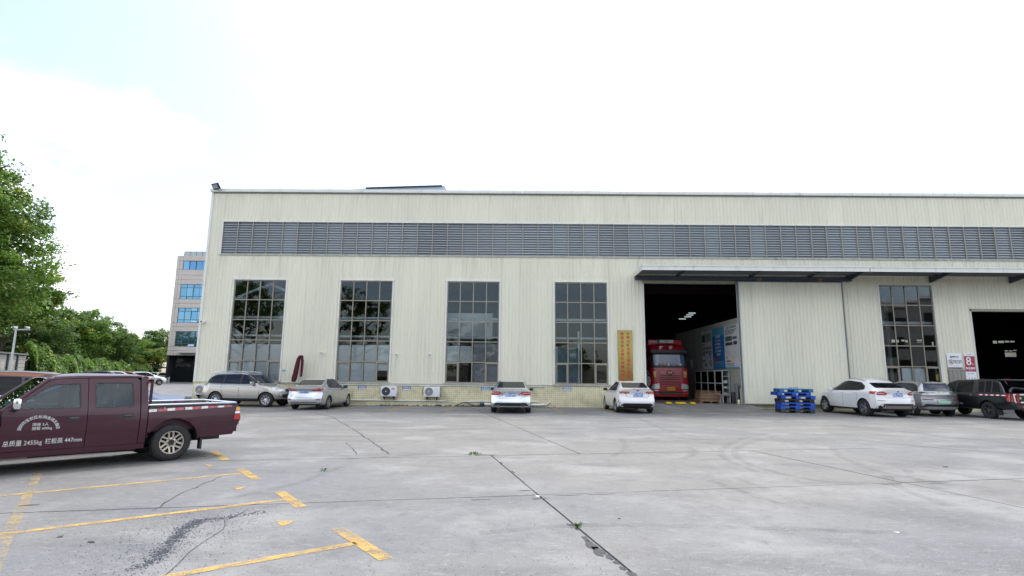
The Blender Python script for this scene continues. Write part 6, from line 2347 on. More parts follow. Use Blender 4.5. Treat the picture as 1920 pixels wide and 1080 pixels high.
def draw_parts(p_, w_, h_):
    pr(p_, -w_ * .45, -w_ * .12, h_ * .70, h_ * .90, M_pg, 'picture')
    pr(p_, -w_ * .08, w_ * .45, h_ * .70, h_ * .92, M('poster_greygreen', (.30, .36, .33), .5), 'picture')
    for r_ in range(2):
        for k in range(6):
            x = -w_ * .4 + k * w_ * .15
            pr(p_, x, x + w_ * .08, h_ * (.50 - .10 * r_), h_ * (.57 - .10 * r_), M_pk, 'part_picture')
    for z in (.63, .36, .20):
        pr(p_, -w_ * .44, -w_ * .2, h_ * z, h_ * (z + .025), M_pk, 'text_line')
    pr(p_, w_ * .15, w_ * .42, h_ * .36, h_ * .385, M_pk, 'text_line')
    for (x, z) in ((-.25, .08), (-.1, .06), (.2, .10), (.3, .16), (.25, .26), (.35, .06)):
        pr(p_, w_ * x, w_ * (x + .07), h_ * z, h_ * (z + .08), M_pk, 'part_picture')


poster('white poster with two yellow dots, nearest the sliding door', 30.98, 33.05, 2.22, 4.68, M_pw, draw_white)
poster('bright blue poster between the two white ones', 33.1, 35.1, 2.22, 4.68, M_pb, draw_blue)
poster('white poster of machine parts, farthest into the hall', 35.15, 37.15, 2.22, 4.68, M_pw, draw_parts)

# ------------------------------------------------------------ glass cabinets, boards, stool, bin in the hall
M_cab = M('cabinet_frame', (.60, .62, .62), .5)
M_cabin = M('cabinet_inside', (.40, .47, .45), .7)
for k, (lab, y0) in enumerate((('white framed glass cabinet nearest the sliding door', 32.5), ('white framed glass cabinet second from the sliding door', 33.75), ('white framed glass cabinet third from the sliding door', 35.0), ('white framed glass cabinet deepest in the hall beside the truck', 36.25))):
    cb_ = empty('glass_cabinet', (12.04, y0 + .6, .27), R(-90), lab, 'cabinet', 'glass cabinets along the partition')
    mb = MB()
    for x in (-.58, .53):
        for y in (-.22, .19):
            mb.box(x, x + .05, y, y + .04, 0, 1.85)
    for z in (0, .42, 1.05, 1.78):
        mb.box(-.53, .53, -.22, -.18, z, z + .06)
    mb.build('cabinet_frame', M_cab, cb_)
    MB().box(-.58, .58, .2, .22, 0, 1.85).box(-.58, .58, -.2, .2, 1.80, 1.85).build('cabinet_back', M_cabin, cb_)
    for z in (.45, .8, 1.1, 1.45):
        MB().box(-.54, .54, -.17, .19, z, z + .02).build('shelf', M_cab, cb_)
    MB().box(-.53, .53, -.215, -.21, .48, 1.78).build('glass_door', M_clear, cb_)
    MB().box(-.53, .53, -.215, -.20, .06, .42).build('foot_panel', M_cab, cb_)
    for z in (.47, .82, 1.12):
        for i in range(5):
            s_ = random.uniform(.04, .09)
            x = -.45 + i * .2
            MB().box(x, x + s_ * 1.6, -.1, .1, z, z + s_ * 1.5, bev=.01).build('stored_part', M_cabin if i % 2 else M_cab, cb_)
M_card = M('cardboard', (.22, .13, .075), .85, objrand=.25, var=.15, vscale=6)
STX = atY(1326, 745, 31.75).x
wp = empty('wooden_pallet', (STX, 31.75, .27), R(4), 'brown wooden pallet under the cardboard sheets by the truck', 'pallet')
for x in (-.55, 0, .45):
    MB().box(x, x + .1, -.4, .4, 0, .09).build('bearer', M_card, wp)
for k in range(6):
    MB().box(-.58, .58, -.4 + k * .14, -.4 + k * .14 + .10, .09, .11).build('deck_board', M_card, wp)
for k in range(14):
    o = MB().box(-.56, .56, -.38, .38, 0, .034).build('cardboard_sheet', M_card, None, (STX + random.uniform(-.04, .04) + (.06 if k > 10 else 0), 31.75 + random.uniform(-.03, .03), .385 + k * .036), R(random.uniform(-4, 4) + (6 if k > 10 else 4)))
    if k > 10:
        o.rotation_euler.y = R(random.uniform(1, 4))
        o.location.z += .02 * (k - 10)
    tag(o, 'flat brown cardboard sheet in the stack on the wooden pallet', 'cardboard', 'stacked cardboard sheets')
o = empty('stool', (atY(1360, 750, 31.1).x, 31.1, .27), R(10), 'small dark wooden stool by the doorway edge', 'stool')
MB().box(-.26, .26, -.16, .16, .42, .47).build('seat', M_card, o)
for x in (-.22, .19):
    for y in (-.13, .10):
        MB().box(x, x + .03, y, y + .03, 0, .42).build('leg', M_steel, o)
o = MB().lathe([(.001, 0), (.13, 0), (.15, .6), (.14, .62), (.12, .6), (.11, .05)], 'Z', 16).build('bin', M('bin_black', (.03, .03, .03), .6), None, (atY(1375, 745, 31.35).x, 31.35, .27))
tag(o, 'tall black bin beside the stool in the doorway', 'bin')
o = empty('oil_bottle', (atY(1385, 752, 30.8).x, 30.8, .27), 0, 'small white and yellow bottle at the foot of the sliding door', 'bottle')
MB().lathe([(.001, 0), (.07, 0), (.075, .03), (.075, .17), (.05, .21), (.02, .23), (.02, .25)], 'Z', 14).build('bottle_body', M_white, o)
MB().lathe([(.024, .245), (.024, .28), (.001, .285)], 'Z', 10).build('cap', M_blackprint, o)
MB().lathe([(.0765, .05), (.0765, .13)], 'Z', 14).build('bottle_label', M('label_lime', (.55, .65, .08), .5), o)
o = MB().box(12.05, 12.1, 31.0, 31.4, .27, 1.35).build('grey_board', M('board_grey', (.24, .25, .26), .7))
tag(o, 'grey board leaning upright just inside the doorway edge', 'board')
# rubber threshold ramps, yellow on black
for (lab, x0, x1) in (('short yellow rubber ramp block at the left of the doorway sill', 8.02, 8.30), ('wide yellow rubber ramp block in the middle of the doorway sill', 8.55, 9.08), ('short yellow rubber ramp block right on the doorway sill', 9.32, 9.58)):
    o = MB().prism([(30.25, .255), (30.62, .36), (30.62, .24)], x0, x1, 'X').build('threshold_ramp', M('ramp_yellow', (.60, .42, .03), .6, var=.2, vscale=8))
    tag(o, lab, 'ramp', 'rubber ramps on the doorway sill')
# things deep in the second doorway
mch = empty('injection_machine', (27.3, 36, .27), 0, 'dark machine with a yellow arm inside the right doorway', 'machine')
MB().box(-1.6, 1.6, -.6, .6, 0, 1.3, bev=.05).box(-.9, .3, -.5, .5, 1.3, 1.9, bev=.05).build('machine_bed', M('machine_teal', (.05, .09, .09), .5), mch)
MB().box(-1.2, -.2, -.75, -.62, 1.35, 1.75, bev=.04).build('machine_arm', M('machine_yellow', (.55, .38, .03), .5), mch)
MB().cyl((-.2, -.7, 1.5), (.3, -.7, 1.8), .16, n=12).build('arm_head', MATS['machine_yellow'], mch)
MB().box(.8, 1.5, -.3, .3, 1.3, 2.4, bev=.03).build('control_box', M('machine_white', (.35, .36, .36), .5), mch)

# ------------------------------------------------------------ person beside the truck
def person(loc, rz, label):
    root = empty('person', loc, rz, label, 'person')

    def skin(name, verts, edges_, mat, sub=2):
        me_ = bpy.data.meshes.new(name)
        me_.from_pydata([v[0] for v in verts], edges_, [])
        o_ = bpy.data.objects.new(name, me_)
        link(o_, root)
        o_.modifiers.new('skin', 'SKIN')
        for i, v in enumerate(verts):
            me_.skin_vertices[0].data[i].radius = v[1] if isinstance(v[1], tuple) else (v[1], v[1])
        me_.skin_vertices[0].data[0].use_root = True
        sb = o_.modifiers.new('sub', 'SUBSURF')
        sb.levels = sb.render_levels = sub
        me_.materials.append(mat)
        dg = bpy.context.evaluated_depsgraph_get()
        m2 = bpy.data.meshes.new_from_object(o_.evaluated_get(dg))
        o_.modifiers.clear()
        o_.data = m2
        for p_ in m2.polygons:
            p_.use_smooth = True
        return o_
    M_skin = M('skin', (.38, .22, .15), .55)
    V = [((0, 0, .92), (.15, .11)), ((0, .0, 1.12), (.135, .10)), ((0, .0, 1.32), (.16, .105)), ((0, .0, 1.41), (.075, .07)), ((0, .015, 1.50), (.052, .055)), ((0, .02, 1.57), (.072, .085)), ((0, .02, 1.66), (.07, .085)),
         ((.18, 0, 1.37), .058), ((.24, .0, 1.12), .043), ((.24, .10, .90), .032), ((.235, .14, .82), (.02, .036)),
         ((-.18, 0, 1.37), .058), ((-.24, -.02, 1.12), .043), ((-.23, .08, .90), .032), ((-.22, .12, .82), (.02, .036)),
         ((.10, 0, .86), .088), ((.11, .02, .48), .062), ((.11, -.02, .10), .045), ((.11, .12, .04), (.045, .03)),
         ((-.10, 0, .86), .088), ((-.11, .02, .48), .062), ((-.11, -.02, .10), .045), ((-.11, .12, .04), (.045, .03))]
    E_ = [(0, 1), (1, 2), (2, 3), (3, 4), (4, 5), (5, 6), (2, 7), (7, 8), (8, 9), (9, 10), (2, 11), (11, 12), (12, 13), (13, 14), (0, 15), (15, 16), (16, 17), (17, 18), (0, 19), (19, 20), (20, 21), (21, 22)]
    skin('body', V, E_, M_skin)
    for sx in (1, -1):
        for k, (dx, ln) in enumerate(((.018, .075), (.006, .085), (-.006, .08), (-.018, .065))):
            b_ = Vector((.235 * sx if sx > 0 else -.22, (.14 if sx > 0 else .12) + dx, .79))
            MB().tube([b_, b_ + Vector((0, .01, -ln * .5)), b_ + Vector((-.012 * sx, .012, -ln))], [.009, .0085, .007], 6).build('finger', M_skin, root)
        b_ = Vector((.225 * sx if sx > 0 else -.21, (.17 if sx > 0 else .15), .83))
        MB().tube([b_, b_ + Vector((-.015 * sx, .025, -.03)), b_ + Vector((-.02 * sx, .03, -.06))], [.010, .009, .008], 6).build('thumb', M_skin, root)
    M_sh = M('grey_shirt', (.115, .125, .145), .85)
    skin('shirt', [((0, 0, .84), (.175, .13)), ((0, 0, 1.12), (.155, .118)), ((0, 0, 1.32), (.178, .122)), ((0, .0, 1.42), (.09, .085)), ((.185, 0, 1.375), .078), ((.235, 0, 1.20), .066), ((-.185, 0, 1.375), .078), ((-.235, -.01, 1.20), .066)],
         [(0, 1), (1, 2), (2, 3), (2, 4), (4, 5), (2, 6), (6, 7)], M_sh)
    skin('trousers', [((0, 0, .93), (.16, .12)), ((.10, 0, .84), .102), ((.11, .02, .48), .078), ((.11, -.01, .10), .062), ((-.10, 0, .84), .102), ((-.11, .02, .48), .078), ((-.11, -.01, .10), .062)],
         [(0, 1), (1, 2), (2, 3), (0, 4), (4, 5), (5, 6)], M('dark_trousers', (.02, .022, .03), .9))
    hr = MB()
    bmh = bmesh.new()
    bmesh.ops.create_uvsphere(bmh, u_segments=18, v_segments=12, radius=1.0)
    for v in list(bmh.verts):
        if v.co.y > .45 and v.co.z < .45:
            bmh.verts.remove(v)
    bmh.verts.index_update()
    bmh.verts.ensure_lookup_table()
    hr.add([(v.co.x * .086, .012 + v.co.y * .104, 1.645 + v.co.z * .098) for v in bmh.verts], [[v.index for v in f.verts] for f in bmh.faces], 0, True)
    bmh.free()
    hr.build('hair', M('black_hair', (.012, .011, .010), .6), root)
    for sx in (1, -1):
        MB().box(-.008, .008, -.015, .015, -.025, .025, bev=.006).build('ear', M_skin, root).location = (.082 * sx, .02, 1.60)
        MB().box(-.012, .012, -.004, .004, -.005, .005).build('eye', M_dark, root).location = (.03 * sx, .107, 1.62)
    MB().prism([(-.014, 1.57), (.014, 1.57), (0, 1.615)], .100, .122, 'Y').build('nose', M_skin, root)
    MB().box(-.022, .022, .100, .106, 1.535, 1.543).build('mouth', M('lips', (.30, .12, .10), .6), root)
    return root


person((7.48, 32.6, .27), R(20), 'person in a grey shirt standing by the truck behind the white sedan')

# ------------------------------------------------------------ gilded signboard
sg = empty('signboard', (5.905, D - .06, 1.25), label='tall golden signboard with red vertical lettering beside the doorway', cat='sign')
M_goldb = M('gold_board', (.34, .265, .095), .10, .95, var=.12, vscale=1.2)
M_redl = M('red_letters', (.46, .010, .018), .5)
MB().box(-.385, .385, -.02, .02, 0, 2.93).build('board', M_goldb, sg)
MB().box(-.40, .40, -.028, .024, 2.91, 2.945).box(-.40, .40, -.028, .024, -.01, .02).box(-.40, -.378, -.028, .024, .02, 2.91).box(.378, .40, -.028, .024, .02, 2.91).build('board_rim', M('gold_rim', (.36, .27, .09), .3, .85), sg)
for i, ch in enumerate('东莞市新东昌注塑机械有限公司'):
    text(ch, .185, M_redl, sg, (.17, -.021, 2.74 - i * .2085), bold=.022)
for i, ch in enumerate('高速光学注塑机试模制造组'):
    text(ch, .185, M_redl, sg, (-.155, -.021, 2.74 - i * .2255), bold=.022)

# ------------------------------------------------------------ signs
M_sblue = M('sign_blue', (.015, .09, .36), .45)


def bay_sign(x, z, y, label):
    s_ = empty('parking_sign', (x, y, z), 0, label, 'sign', 'small blue parking signs')
    MB().box(-.225, .225, -.006, .006, -.10, .10).build('sign_plate', M_sblue, s_)
    MB().box(-.205, .205, -.008, -.0062, -.085, -.035).build('white_band', M_white, s_)
    text('专用车位', .115, M_white, s_, (0, -.0065, .03), bold=.025, aspect=.88)
    return s_


PY = D - .04
bay_sign(-8.44, .94, PY, 'blue parking sign left of the first air conditioner')
bay_sign(-6.0, .93, PY, 'blue parking sign between the two air conditioners')
bay_sign(-1.72, .94, PY, 'blue parking sign just left of the silver saloon')
bay_sign(2.71, 1.0, PY, 'blue parking sign under the fourth tall window')
bay_sign(14.85, 1.10, D - .245, 'blue parking sign on the sliding door above the pallets')
bay_sign(17.0, 1.10, D - .245, 'blue parking sign on the sliding door behind the white SUV')
w_ = empty('warning_sign', (23.75, D - .05, 2.3), 0, 'white warning sign with a crossed-out figure on the wall', 'sign')
MB().box(-.40, .40, -.012, .012, 0, .80, bev=.004).build('sign_plate', M('sign_white', (.78, .79, .81), .4), w_)
MB().box(-.40, -.2, -.015, -.0125, 0, .045).build('red_band', M_redl, w_)
MB().box(-.2, .40, -.015, -.0125, 0, .045).build('navy_band', M('navy', (.02, .03, .10), .5), w_)
text('温馨提示', .12, M_blackprint, w_, (.0, -.0125, .60), bold=.02)
text('非本车间员\n工禁止进入', .095, M_blackprint, w_, (.155, -.0125, .35), bold=.015)
MB().lathe([(.105, -.003), (.13, -.003), (.13, 0), (.105, 0), (.105, -.003)], 'Y', 28, centre=(-.20, -.013, .34)).build('ring', M('ring_red', (.25, .03, .05), .5), w_)
MB().cyl((-.20, -.0135, .40), (-.20, -.016, .40), .022, n=10).box(-.225, -.175, -.016, -.0135, .28, .37).box(-.26, -.14, -.016, -.0135, .345, .362).build('figure', M_blackprint, w_)
MB().add([(-.285, -.0165, .405), (-.27, -.0165, .42), (-.115, -.0165, .275), (-.13, -.0165, .26)], [(0, 1, 2, 3)]).build('slash', MATS['ring_red'], w_)
n8 = empty('gate_number_sign', (24.56, D - .05, 1.2), 0, 'tall red and white sign numbered 8 beside the right doorway', 'sign')
MB().box(-.28, .28, -.012, .012, 0, 1.9).build('sign_plate', MATS['sign_white'], n8)
MB().box(-.28, .28, -.015, -.0125, .93, 1.76).build('red_field', M('sign_crimson', (.36, .035, .075), .45), n8)
text('8', .62, M_white, n8, (-.06, -.0155, 1.47), bold=.01)
text('号门', .09, M_white, n8, (.18, -.0155, 1.33))
text('物流通道', .125, M_white, n8, (0, -.0155, 1.10), bold=.025)
text('LOGISTICS', .045, M_white, n8, (0, -.0155, 1.0))
text('新东机械', .06, M('print_navy', (.05, .07, .2), .5), n8, (0, -.0125, 1.83))
text('进入车间须知', .06, MATS['print_navy'], n8, (0, -.0125, .82))
for r_ in range(2):
    for k in range(3):
        MB().prism([(-.17 + k * .15, .55 - r_ * .3), (-.09 + k * .15, .55 - r_ * .3), (-.13 + k * .15, .63 - r_ * .3)], -.015, -.0125, 'Y').build('pictogram', M('picto', (.10, .20 + .1 * k, .40), .5), n8)
        pr_ = MB().box(-.18 + k * .15, -.08 + k * .15, -.0145, -.0125, .49 - r_ * .3, .505 - r_ * .3).build('text_line', M_blackprint, n8)
st = MB().box(-12.87, -12.69, D - .04, D - .03, 1.80, 1.87).build('blue_sticker', M('sticker_blue', (.10, .35, .62), .5))
tag(st, 'small light blue sticker on the wall above the beige SUV', 'sticker')

# ------------------------------------------------------------ air conditioners
M_acw = M('ac_white', (.72, .73, .76), .5, var=.05)


def ac(x, z, label, grille, y=D - .22, brand=None):
    a_ = empty('air_conditioner', (x, y, z), 0, label, 'air conditioner', 'outdoor air conditioner units')
    MB().box(-.42, .42, -.15, .15, -.27, .27, bev=.02).build('casing', M_acw, a_)
    fan = MB()
    fan.lathe([(.225, -.155), (.225, -.165), (.205, -.165), (.20, -.152), (.001, -.151)], 'Y', 32, 0)
    fan.build('fan_grille', grille, a_).location = (-.15, 0, 0)
    for k in range(5):
        MB().lathe([(.04 + k * .036, -.160), (.045 + k * .036, -.166), (.05 + k * .036, -.160)], 'Y', 28, 0).build('grille_ring', M('grille_ring', (.10, .10, .11), .5) if k % 2 else grille, a_).location = (-.15, 0, 0)
    MB().cyl((-.15, -.16, 0), (-.15, -.17, 0), .035, n=14).build('fan_hub', M_acw, a_)
    for x_ in (-.28, .25):
        MB().prism([(-.2, -.27), (.16, -.27), (.16, -.50)], x_ - .015, x_ + .015, 'X').build('wall_bracket', M('bracket_rust', (.045, .035, .03), .8), a_)
    MB().box(.42, .46, -.06, .06, -.20, -.06, bev=.01).cyl((.46, 0, -.12), (.56, 0, -.14), .02).build('service_valve', M_steel, a_)
    MB().box(.10, .36, -.152, -.1505, .08, .19).build('badge', brand[1], a_) if brand and not brand[0] else None
    return a_


a1 = ac(-6.90, .77, 'white air conditioner with dark fan and red badge on the plinth', M('fan_dark', (.05, .055, .06), .5))
text('印II', .13, M('badge_red', (.65, .05, .06), .5), a1, (.23, -.1505, .13), bold=.03)
a2 = ac(-4.58, .77, 'older white air conditioner with pale grey fan grille on the plinth', M('fan_grey', (.33, .33, .32), .6))
text('MIDEA', .06, M('badge_grey', (.3, .3, .32), .5), a2, (.25, -.1505, .15))
a3 = ac(-17.0, .76, 'grey air conditioner at the wall corner behind the beige SUV', M('fan_grey2', (.42, .41, .38), .6))
MB().tube([(-.50, -.05, -.15), (-.52, -.05, .10), (-.42, -.05, .27), (0, -.03, .31), (.38, -.03, .29), (.50, -.05, .05), (.46, -.05, -.3)], .012, 6).build('refrigerant_hose', M('hose_brown', (.12, .06, .035), .7), a2)
# ---- pipes
M_pvc = M('pvc', (.70, .71, .68), .45, var=.06, dirt=((.2, .19, .15), .4, 4, (1, 1, 1)))


def pipe(name, pts, r_, label, mat=None, n_=8):
    o_ = MB().tube(pts, r_, n_).build(name, mat or M_pvc)
    return tag(o_, label, 'pipe')


pipe('water_pipe', [(-11.5, D - .10, .27), (-8, D - .10, .285), (-3.9, D - .10, .275)], .035, 'white water pipe running low along the plinth under the air conditioners')
pipe('water_pipe', [(-11.9, D - .075, 1.10), (1.48, D - .075, 1.08), (1.56, D - .075, 1.05), (1.56, D - .075, .42)], .022, 'thin white pipe under the plinth sill bending down right of the saloon')
pipe('drain_pipe', [(-1.75, D - .16, .13), (1.25, D - .16, .12), (1.55, D - .17, .14), (1.75, D - .19, .25), (1.80, D - .22, .31)], .062, 'thick white drain pipe with elbow behind the silver saloon', None, 12)
pipe('drain_pipe', [(-2.9, D - .12, .24), (-2.2, D - .12, .28), (1.15, D - .12, .30)], .032, 'white drain pipe lying above the thick one behind the saloon')
o = MB().lathe([(.001, -.12), (.09, -.12), (.10, -.08), (.10, .08), (.075, .12), (.001, .12)], 'X', 16, centre=(-1.88, D - .16, .13)).build('pipe_valve', M('valve_blue', (.02, .06, .10), .5))
tag(o, 'blue valve body at the end of the thick drain pipe', 'valve')
pipe('stand_pipe', [(-2.35, D - .10, .2), (-2.35, D - .10, .62)], .022, 'short white standing pipe with tap on the plinth')
pipe('cable', [(-3.3, D - .3, .04), (-2.9, D - .22, .22), (-2.7, D - .2, .25), (-2.45, D - .3, .1), (-2.2, D - .22, .05), (-1.9, D - .25, .08)], .02, 'tangled black cable on the ground by the tap', M_rubber, 6)
pipe('cable', [(-3.9, D - .12, .27), (-3.5, D - .15, .2), (-3.1, D - .2, .12), (-2.6, D - .2, .06)], .014, 'loose grey cable sagging from the low water pipe', M_steel, 6)
for x, zt, lab in ((-6.72, 2.74, 'thin white conduit dropping from the wall hole to the first air conditioner'), (-4.80, 2.75, 'thin white conduit dropping from the wall hole to the older air conditioner')):
    o = empty('conduit', (x, D - .05, 1.04), 0, lab, 'conduit', 'conduits above the air conditioners')
    MB().tube([(0, 0, 0), (.0, 0, .65), (.0, 0, zt - 1.09)] if x > -6 else [(-.30 * 0, 0, 0), (0, 0, .9), (.02, 0, 1.1), (.06, 0, 1.65)], .014, 6).build('tube', M_pvc, o)
    MB().cyl((.0 if x > -6 else .06, .02, zt - 1.04), (0 if x > -6 else .06, -.06, zt - 1.06), .06, n=12).build('hole_cover', M_white, o)
    MB().cyl((.02 if x > -6 else .08, -.055, zt - 1.03), (.02 if x > -6 else .08, -.075, zt - 1.035), .03, n=10).build('hole_plug', M_dark, o)


def cctv(x, z, label, s_=1.0):
    c_ = empty('security_camera', (x, D - .03, z), 0, label, 'camera', 'security cameras on the wall')
    MB().cyl((0, 0, 0), (0, -.06, 0), .05 * s_, n=12).build('camera_base', M_white, c_)
    MB().box(-.05 * s_, .05 * s_, -.26 * s_, -.05, -.06 * s_, .04 * s_, bev=.015).build('camera_body', M_white, c_)
    MB().cyl((0, -.258 * s_, -.01), (0, -.27 * s_, -.01), .032 * s_, n=12).build('camera_lens', M_dark, c_)


cctv(-17.42, 4.46, 'white security camera high on the wall near the left corner', 1.3)
cctv(-10.72, 2.80, 'white security camera on the wall right of the umbrella')
fl = empty('floodlight', (-17.28, D - .10, ZTOP + .14), R(-25), 'black floodlight mounted on the roof edge at the left corner', 'lamp')
o = MB().box(-.26, .26, -.05, .05, -.17, .17, bev=.02).build('lamp_housing', M_dark, fl)
o.location, o.rotation_euler = (0, -.22, .10), (R(35), 0, 0)
o2 = MB().box(-.21, .21, -.058, -.051, -.12, .12).build('lamp_glass', M('lamp_glass', (.35, .36, .38), .2), o)
MB().tube([(-.15, 0, 0), (-.1, -.1, .05), (.1, -.1, .05), (.15, 0, 0)], .02, 6).build('lamp_bracket', M_dark, fl)

# ------------------------------------------------------------ folded umbrella
um = empty('parasol', (-11.72, D - .55, 0), 0, 'folded maroon parasol leaning against the factory wall', 'parasol')
M_cl = M('maroon_cloth', (.085, .010, .022), .85, var=.2, vscale=6)


def cloth(name, pts, rad):
    mb = MB()
    rings_ = []
    n_ = 20
    for i, p_ in enumerate(pts):
        rx, ry = rad[i]
        ring_ = []
        for k in range(n_):
            a = 2 * math.pi * k / n_
            f = 1 + .22 * math.sin(5 * a + i * .5) + .10 * math.sin(9 * a + i)
            ring_.append((p_[0] + rx * f * math.cos(a), p_[1] + ry * f * math.sin(a), p_[2]))
        rings_ += ring_
    mb.add(rings_, [(i * n_ + k, i * n_ + (k + 1) % n_, (i + 1) * n_ + (k + 1) % n_, (i + 1) * n_ + k) for i in range(len(pts) - 1) for k in range(n_)] + [tuple(range(n_))[::-1], tuple((len(pts) - 1) * n_ + k for k in range(n_))], 0, True)
    return mb.build(name, M_cl, um)


cloth('canopy_cloth', [(-.02, 0, 2.62), (-.10, 0, 2.47), (-.15, 0, 2.15), (-.19, 0, 1.8), (-.25, 0, 1.4), (-.28, 0, 1.22)], [(.07, .06), (.09, .09), (.10, .11), (.115, .12), (.13, .12), (.09, .09)])
cloth('canopy_cloth', [(-.02, 0, 2.64), (.07, 0, 2.57), (.11, 0, 2.35), (.115, 0, 2.0), (.11, 0, 1.7), (.105, 0, 1.5)], [(.07, .06), (.07, .07), (.07, .08), (.06, .08), (.055, .07), (.045, .05)])
cloth('canopy_top', [(-.10, 0, 2.50), (-.02, 0, 2.60), (.04, 0, 2.64), (.10, 0, 2.55)], [(.06, .06), (.09, .07), (.08, .07), (.05, .05)])
for x in (-.02, .05):
    MB().cyl((x, .02, 0), (x, .02, 2.5), .022, n=10).build('pole', M_steel, um)
MB().lathe([(.001, 0), (.26, 0), (.26, .07), (.06, .09), (.05, .3), (.001, .3)], 'Z', 20).build('base', M_black, um)

# ------------------------------------------------------------ plastic pallets in a stack
def plastic_pallet(mat, loc, rz, label, nine=True):
    p_ = empty('plastic_pallet', loc, rz, label, 'pallet', 'plastic pallets stacked by the sliding door')
    for k in range(7):
        y = -.5 + k * .1475
        MB().box(-.6, .6, y, y + .115, .125, .15).build('deck_slat', mat, p_)
    for y in (-.5, -.07, .36):
        MB().box(-.6, .6, y, y + .14, .098, .124).build('stringer', mat, p_)
    for x in (-.6, -.08, .44):
        for y in (-.5, -.07, .36):
            MB().box(x, x + .16, y, y + .14, .0, .098, bev=.008).build('foot', mat, p_)
    for x in (-.6, -.08, .44) if nine else ():
        MB().box(x + .005, x + .155, -.5, .5, -.0, .018).build('skid', mat, p_)
    return p_


M_pb1 = M('pallet_blue', (.012, .075, .44), .55, var=.18, vscale=7, dirt=((.10, .11, .14), .5, 6, (1, 1, 1)))
M_pb2 = M('pallet_teal', (.020, .16, .33), .5, var=.1, vscale=5)
M_pbk = M('pallet_black', (.018, .018, .018), .6)
M_pgn = M('pallet_green', (.025, .045, .04), .6)
PXC, PYC = 13.80, 28.3
for k, (m_, dx, rz, lab) in enumerate(((M_pgn, .0, -10, 'dark green plastic pallet at the bottom of the stack'), (M_pb1, .0, -10, 'blue plastic pallet second from the bottom'), (M_pb1, .02, -9, 'blue plastic pallet third from the bottom'),
                                      (M_pbk, .0, -10, 'black plastic pallet in the middle of the stack'), (M_pb1, .10, -14, 'blue plastic pallet right above the black one'), (M_pb1, -.16, -6, 'blue plastic pallet sticking out to the left, second from the top'), (M_pb2, -.02, -9, 'faded teal plastic pallet on top of the stack'))):
    plastic_pallet(m_, (PXC + dx, PYC, k * .1665), R(rz), lab).scale = (1.28, 1.1, 1.1)
# ================================================================== trees, hedge, fence and the building beyond
def leaf_mat(name, col, var=.5):
    m = bpy.data.materials.new(name)
    m.use_nodes = True
    n, l = m.node_tree.nodes, m.node_tree.links
    n.clear()
    out = n.new('ShaderNodeOutputMaterial')
    at = n.new('ShaderNodeAttribute')
    at.attribute_name = 'tint'
    mx = n.new('ShaderNodeMixRGB')
    mx.blend_type = 'MULTIPLY'
    mx.inputs['Fac'].default_value = 1
    mx.inputs['Color1'].default_value = (*col, 1)
    l.new(at.outputs['Color'], mx.inputs['Color2'])
    df = n.new('ShaderNodeBsdfPrincipled')
    df.inputs['Roughness'].default_value = .45
    df.inputs['Specular IOR Level'].default_value = .35
    tr = n.new('ShaderNodeBsdfTranslucent')
    ms_ = n.new('ShaderNodeMixShader')
    ms_.inputs['Fac'].default_value = .38
    l.new(mx.outputs['Color'], df.inputs['Base Color'])
    hs = n.new('ShaderNodeHueSaturation')
    hs.inputs['Value'].default_value = 1.5
    l.new(mx.outputs['Color'], hs.inputs['Color'])
    l.new(hs.outputs['Color'], tr.inputs['Color'])
    l.new(df.outputs[0], ms_.inputs[1])
    l.new(tr.outputs[0], ms_.inputs[2])
    l.new(ms_.outputs[0], out.inputs['Surface'])
    return m


M_leaf = leaf_mat('tree_leaf', (0.108, 0.195, 0.028))
M_leaf2 = leaf_mat('tree_leaf_dark', (0.085, 0.155, 0.030))
M_vine = leaf_mat('vine_leaf', (0.155, 0.27, 0.055))
M_trunk = M('bark', (.085, .065, .05), .9, var=.3, vscale=6, bump=.5, bscale=12)


def leaves(name, pos, nrm, size, tint, mat, parent, aspect=.45, droop=None):
    """one small folded quad per leaf, straight from arrays"""
    n_ = len(pos)
    nrm = nrm / np.linalg.norm(nrm, axis=1, keepdims=True)
    a = rng.normal(size=(n_, 3))
    if droop is not None:
        a = a * .6 + droop
    t = a - nrm * np.sum(a * nrm, 1, keepdims=True)
    t /= np.linalg.norm(t, axis=1, keepdims=True)
    b_ = np.cross(nrm, t)
    s_ = size[:, None]
    v = np.stack([pos - t * s_ * .5, pos + b_ * s_ * aspect * .5 + nrm * s_ * .06, pos + t * s_ * .5, pos - b_ * s_ * aspect * .5 + nrm * s_ * .06], 1).reshape(-1, 3)
    me = bpy.data.meshes.new(name)
    me.vertices.add(n_ * 4)
    me.vertices.foreach_set('co', v.astype(np.float32).ravel())
    me.loops.add(n_ * 4)
    me.loops.foreach_set('vertex_index', np.arange(n_ * 4, dtype=np.int32))
    me.polygons.add(n_)
    me.polygons.foreach_set('loop_start', np.arange(0, n_ * 4, 4, dtype=np.int32))
    me.polygons.foreach_set('loop_total', np.full(n_, 4, dtype=np.int32))
    at = me.attributes.new('tint', 'FLOAT_COLOR', 'POINT')
    c = np.ones((n_ * 4, 4), np.float32)
    c[:, :3] = np.repeat(tint, 4, axis=0)
    at.data.foreach_set('color', c.ravel())
    me.materials.append(mat)
    me.update()
    me.validate()
    o_ = bpy.data.objects.new(name, me)
    return link(o_, parent)


def tints(n_, yellow=.12, lo=.65, hi=1.35):
    k = rng.uniform(lo, hi, n_)[:, None]
    c = np.ones((n_, 3)) * k
    y = rng.random(n_) < yellow
    c[y] *= np.array([2.1, 1.35, .8])
    return c


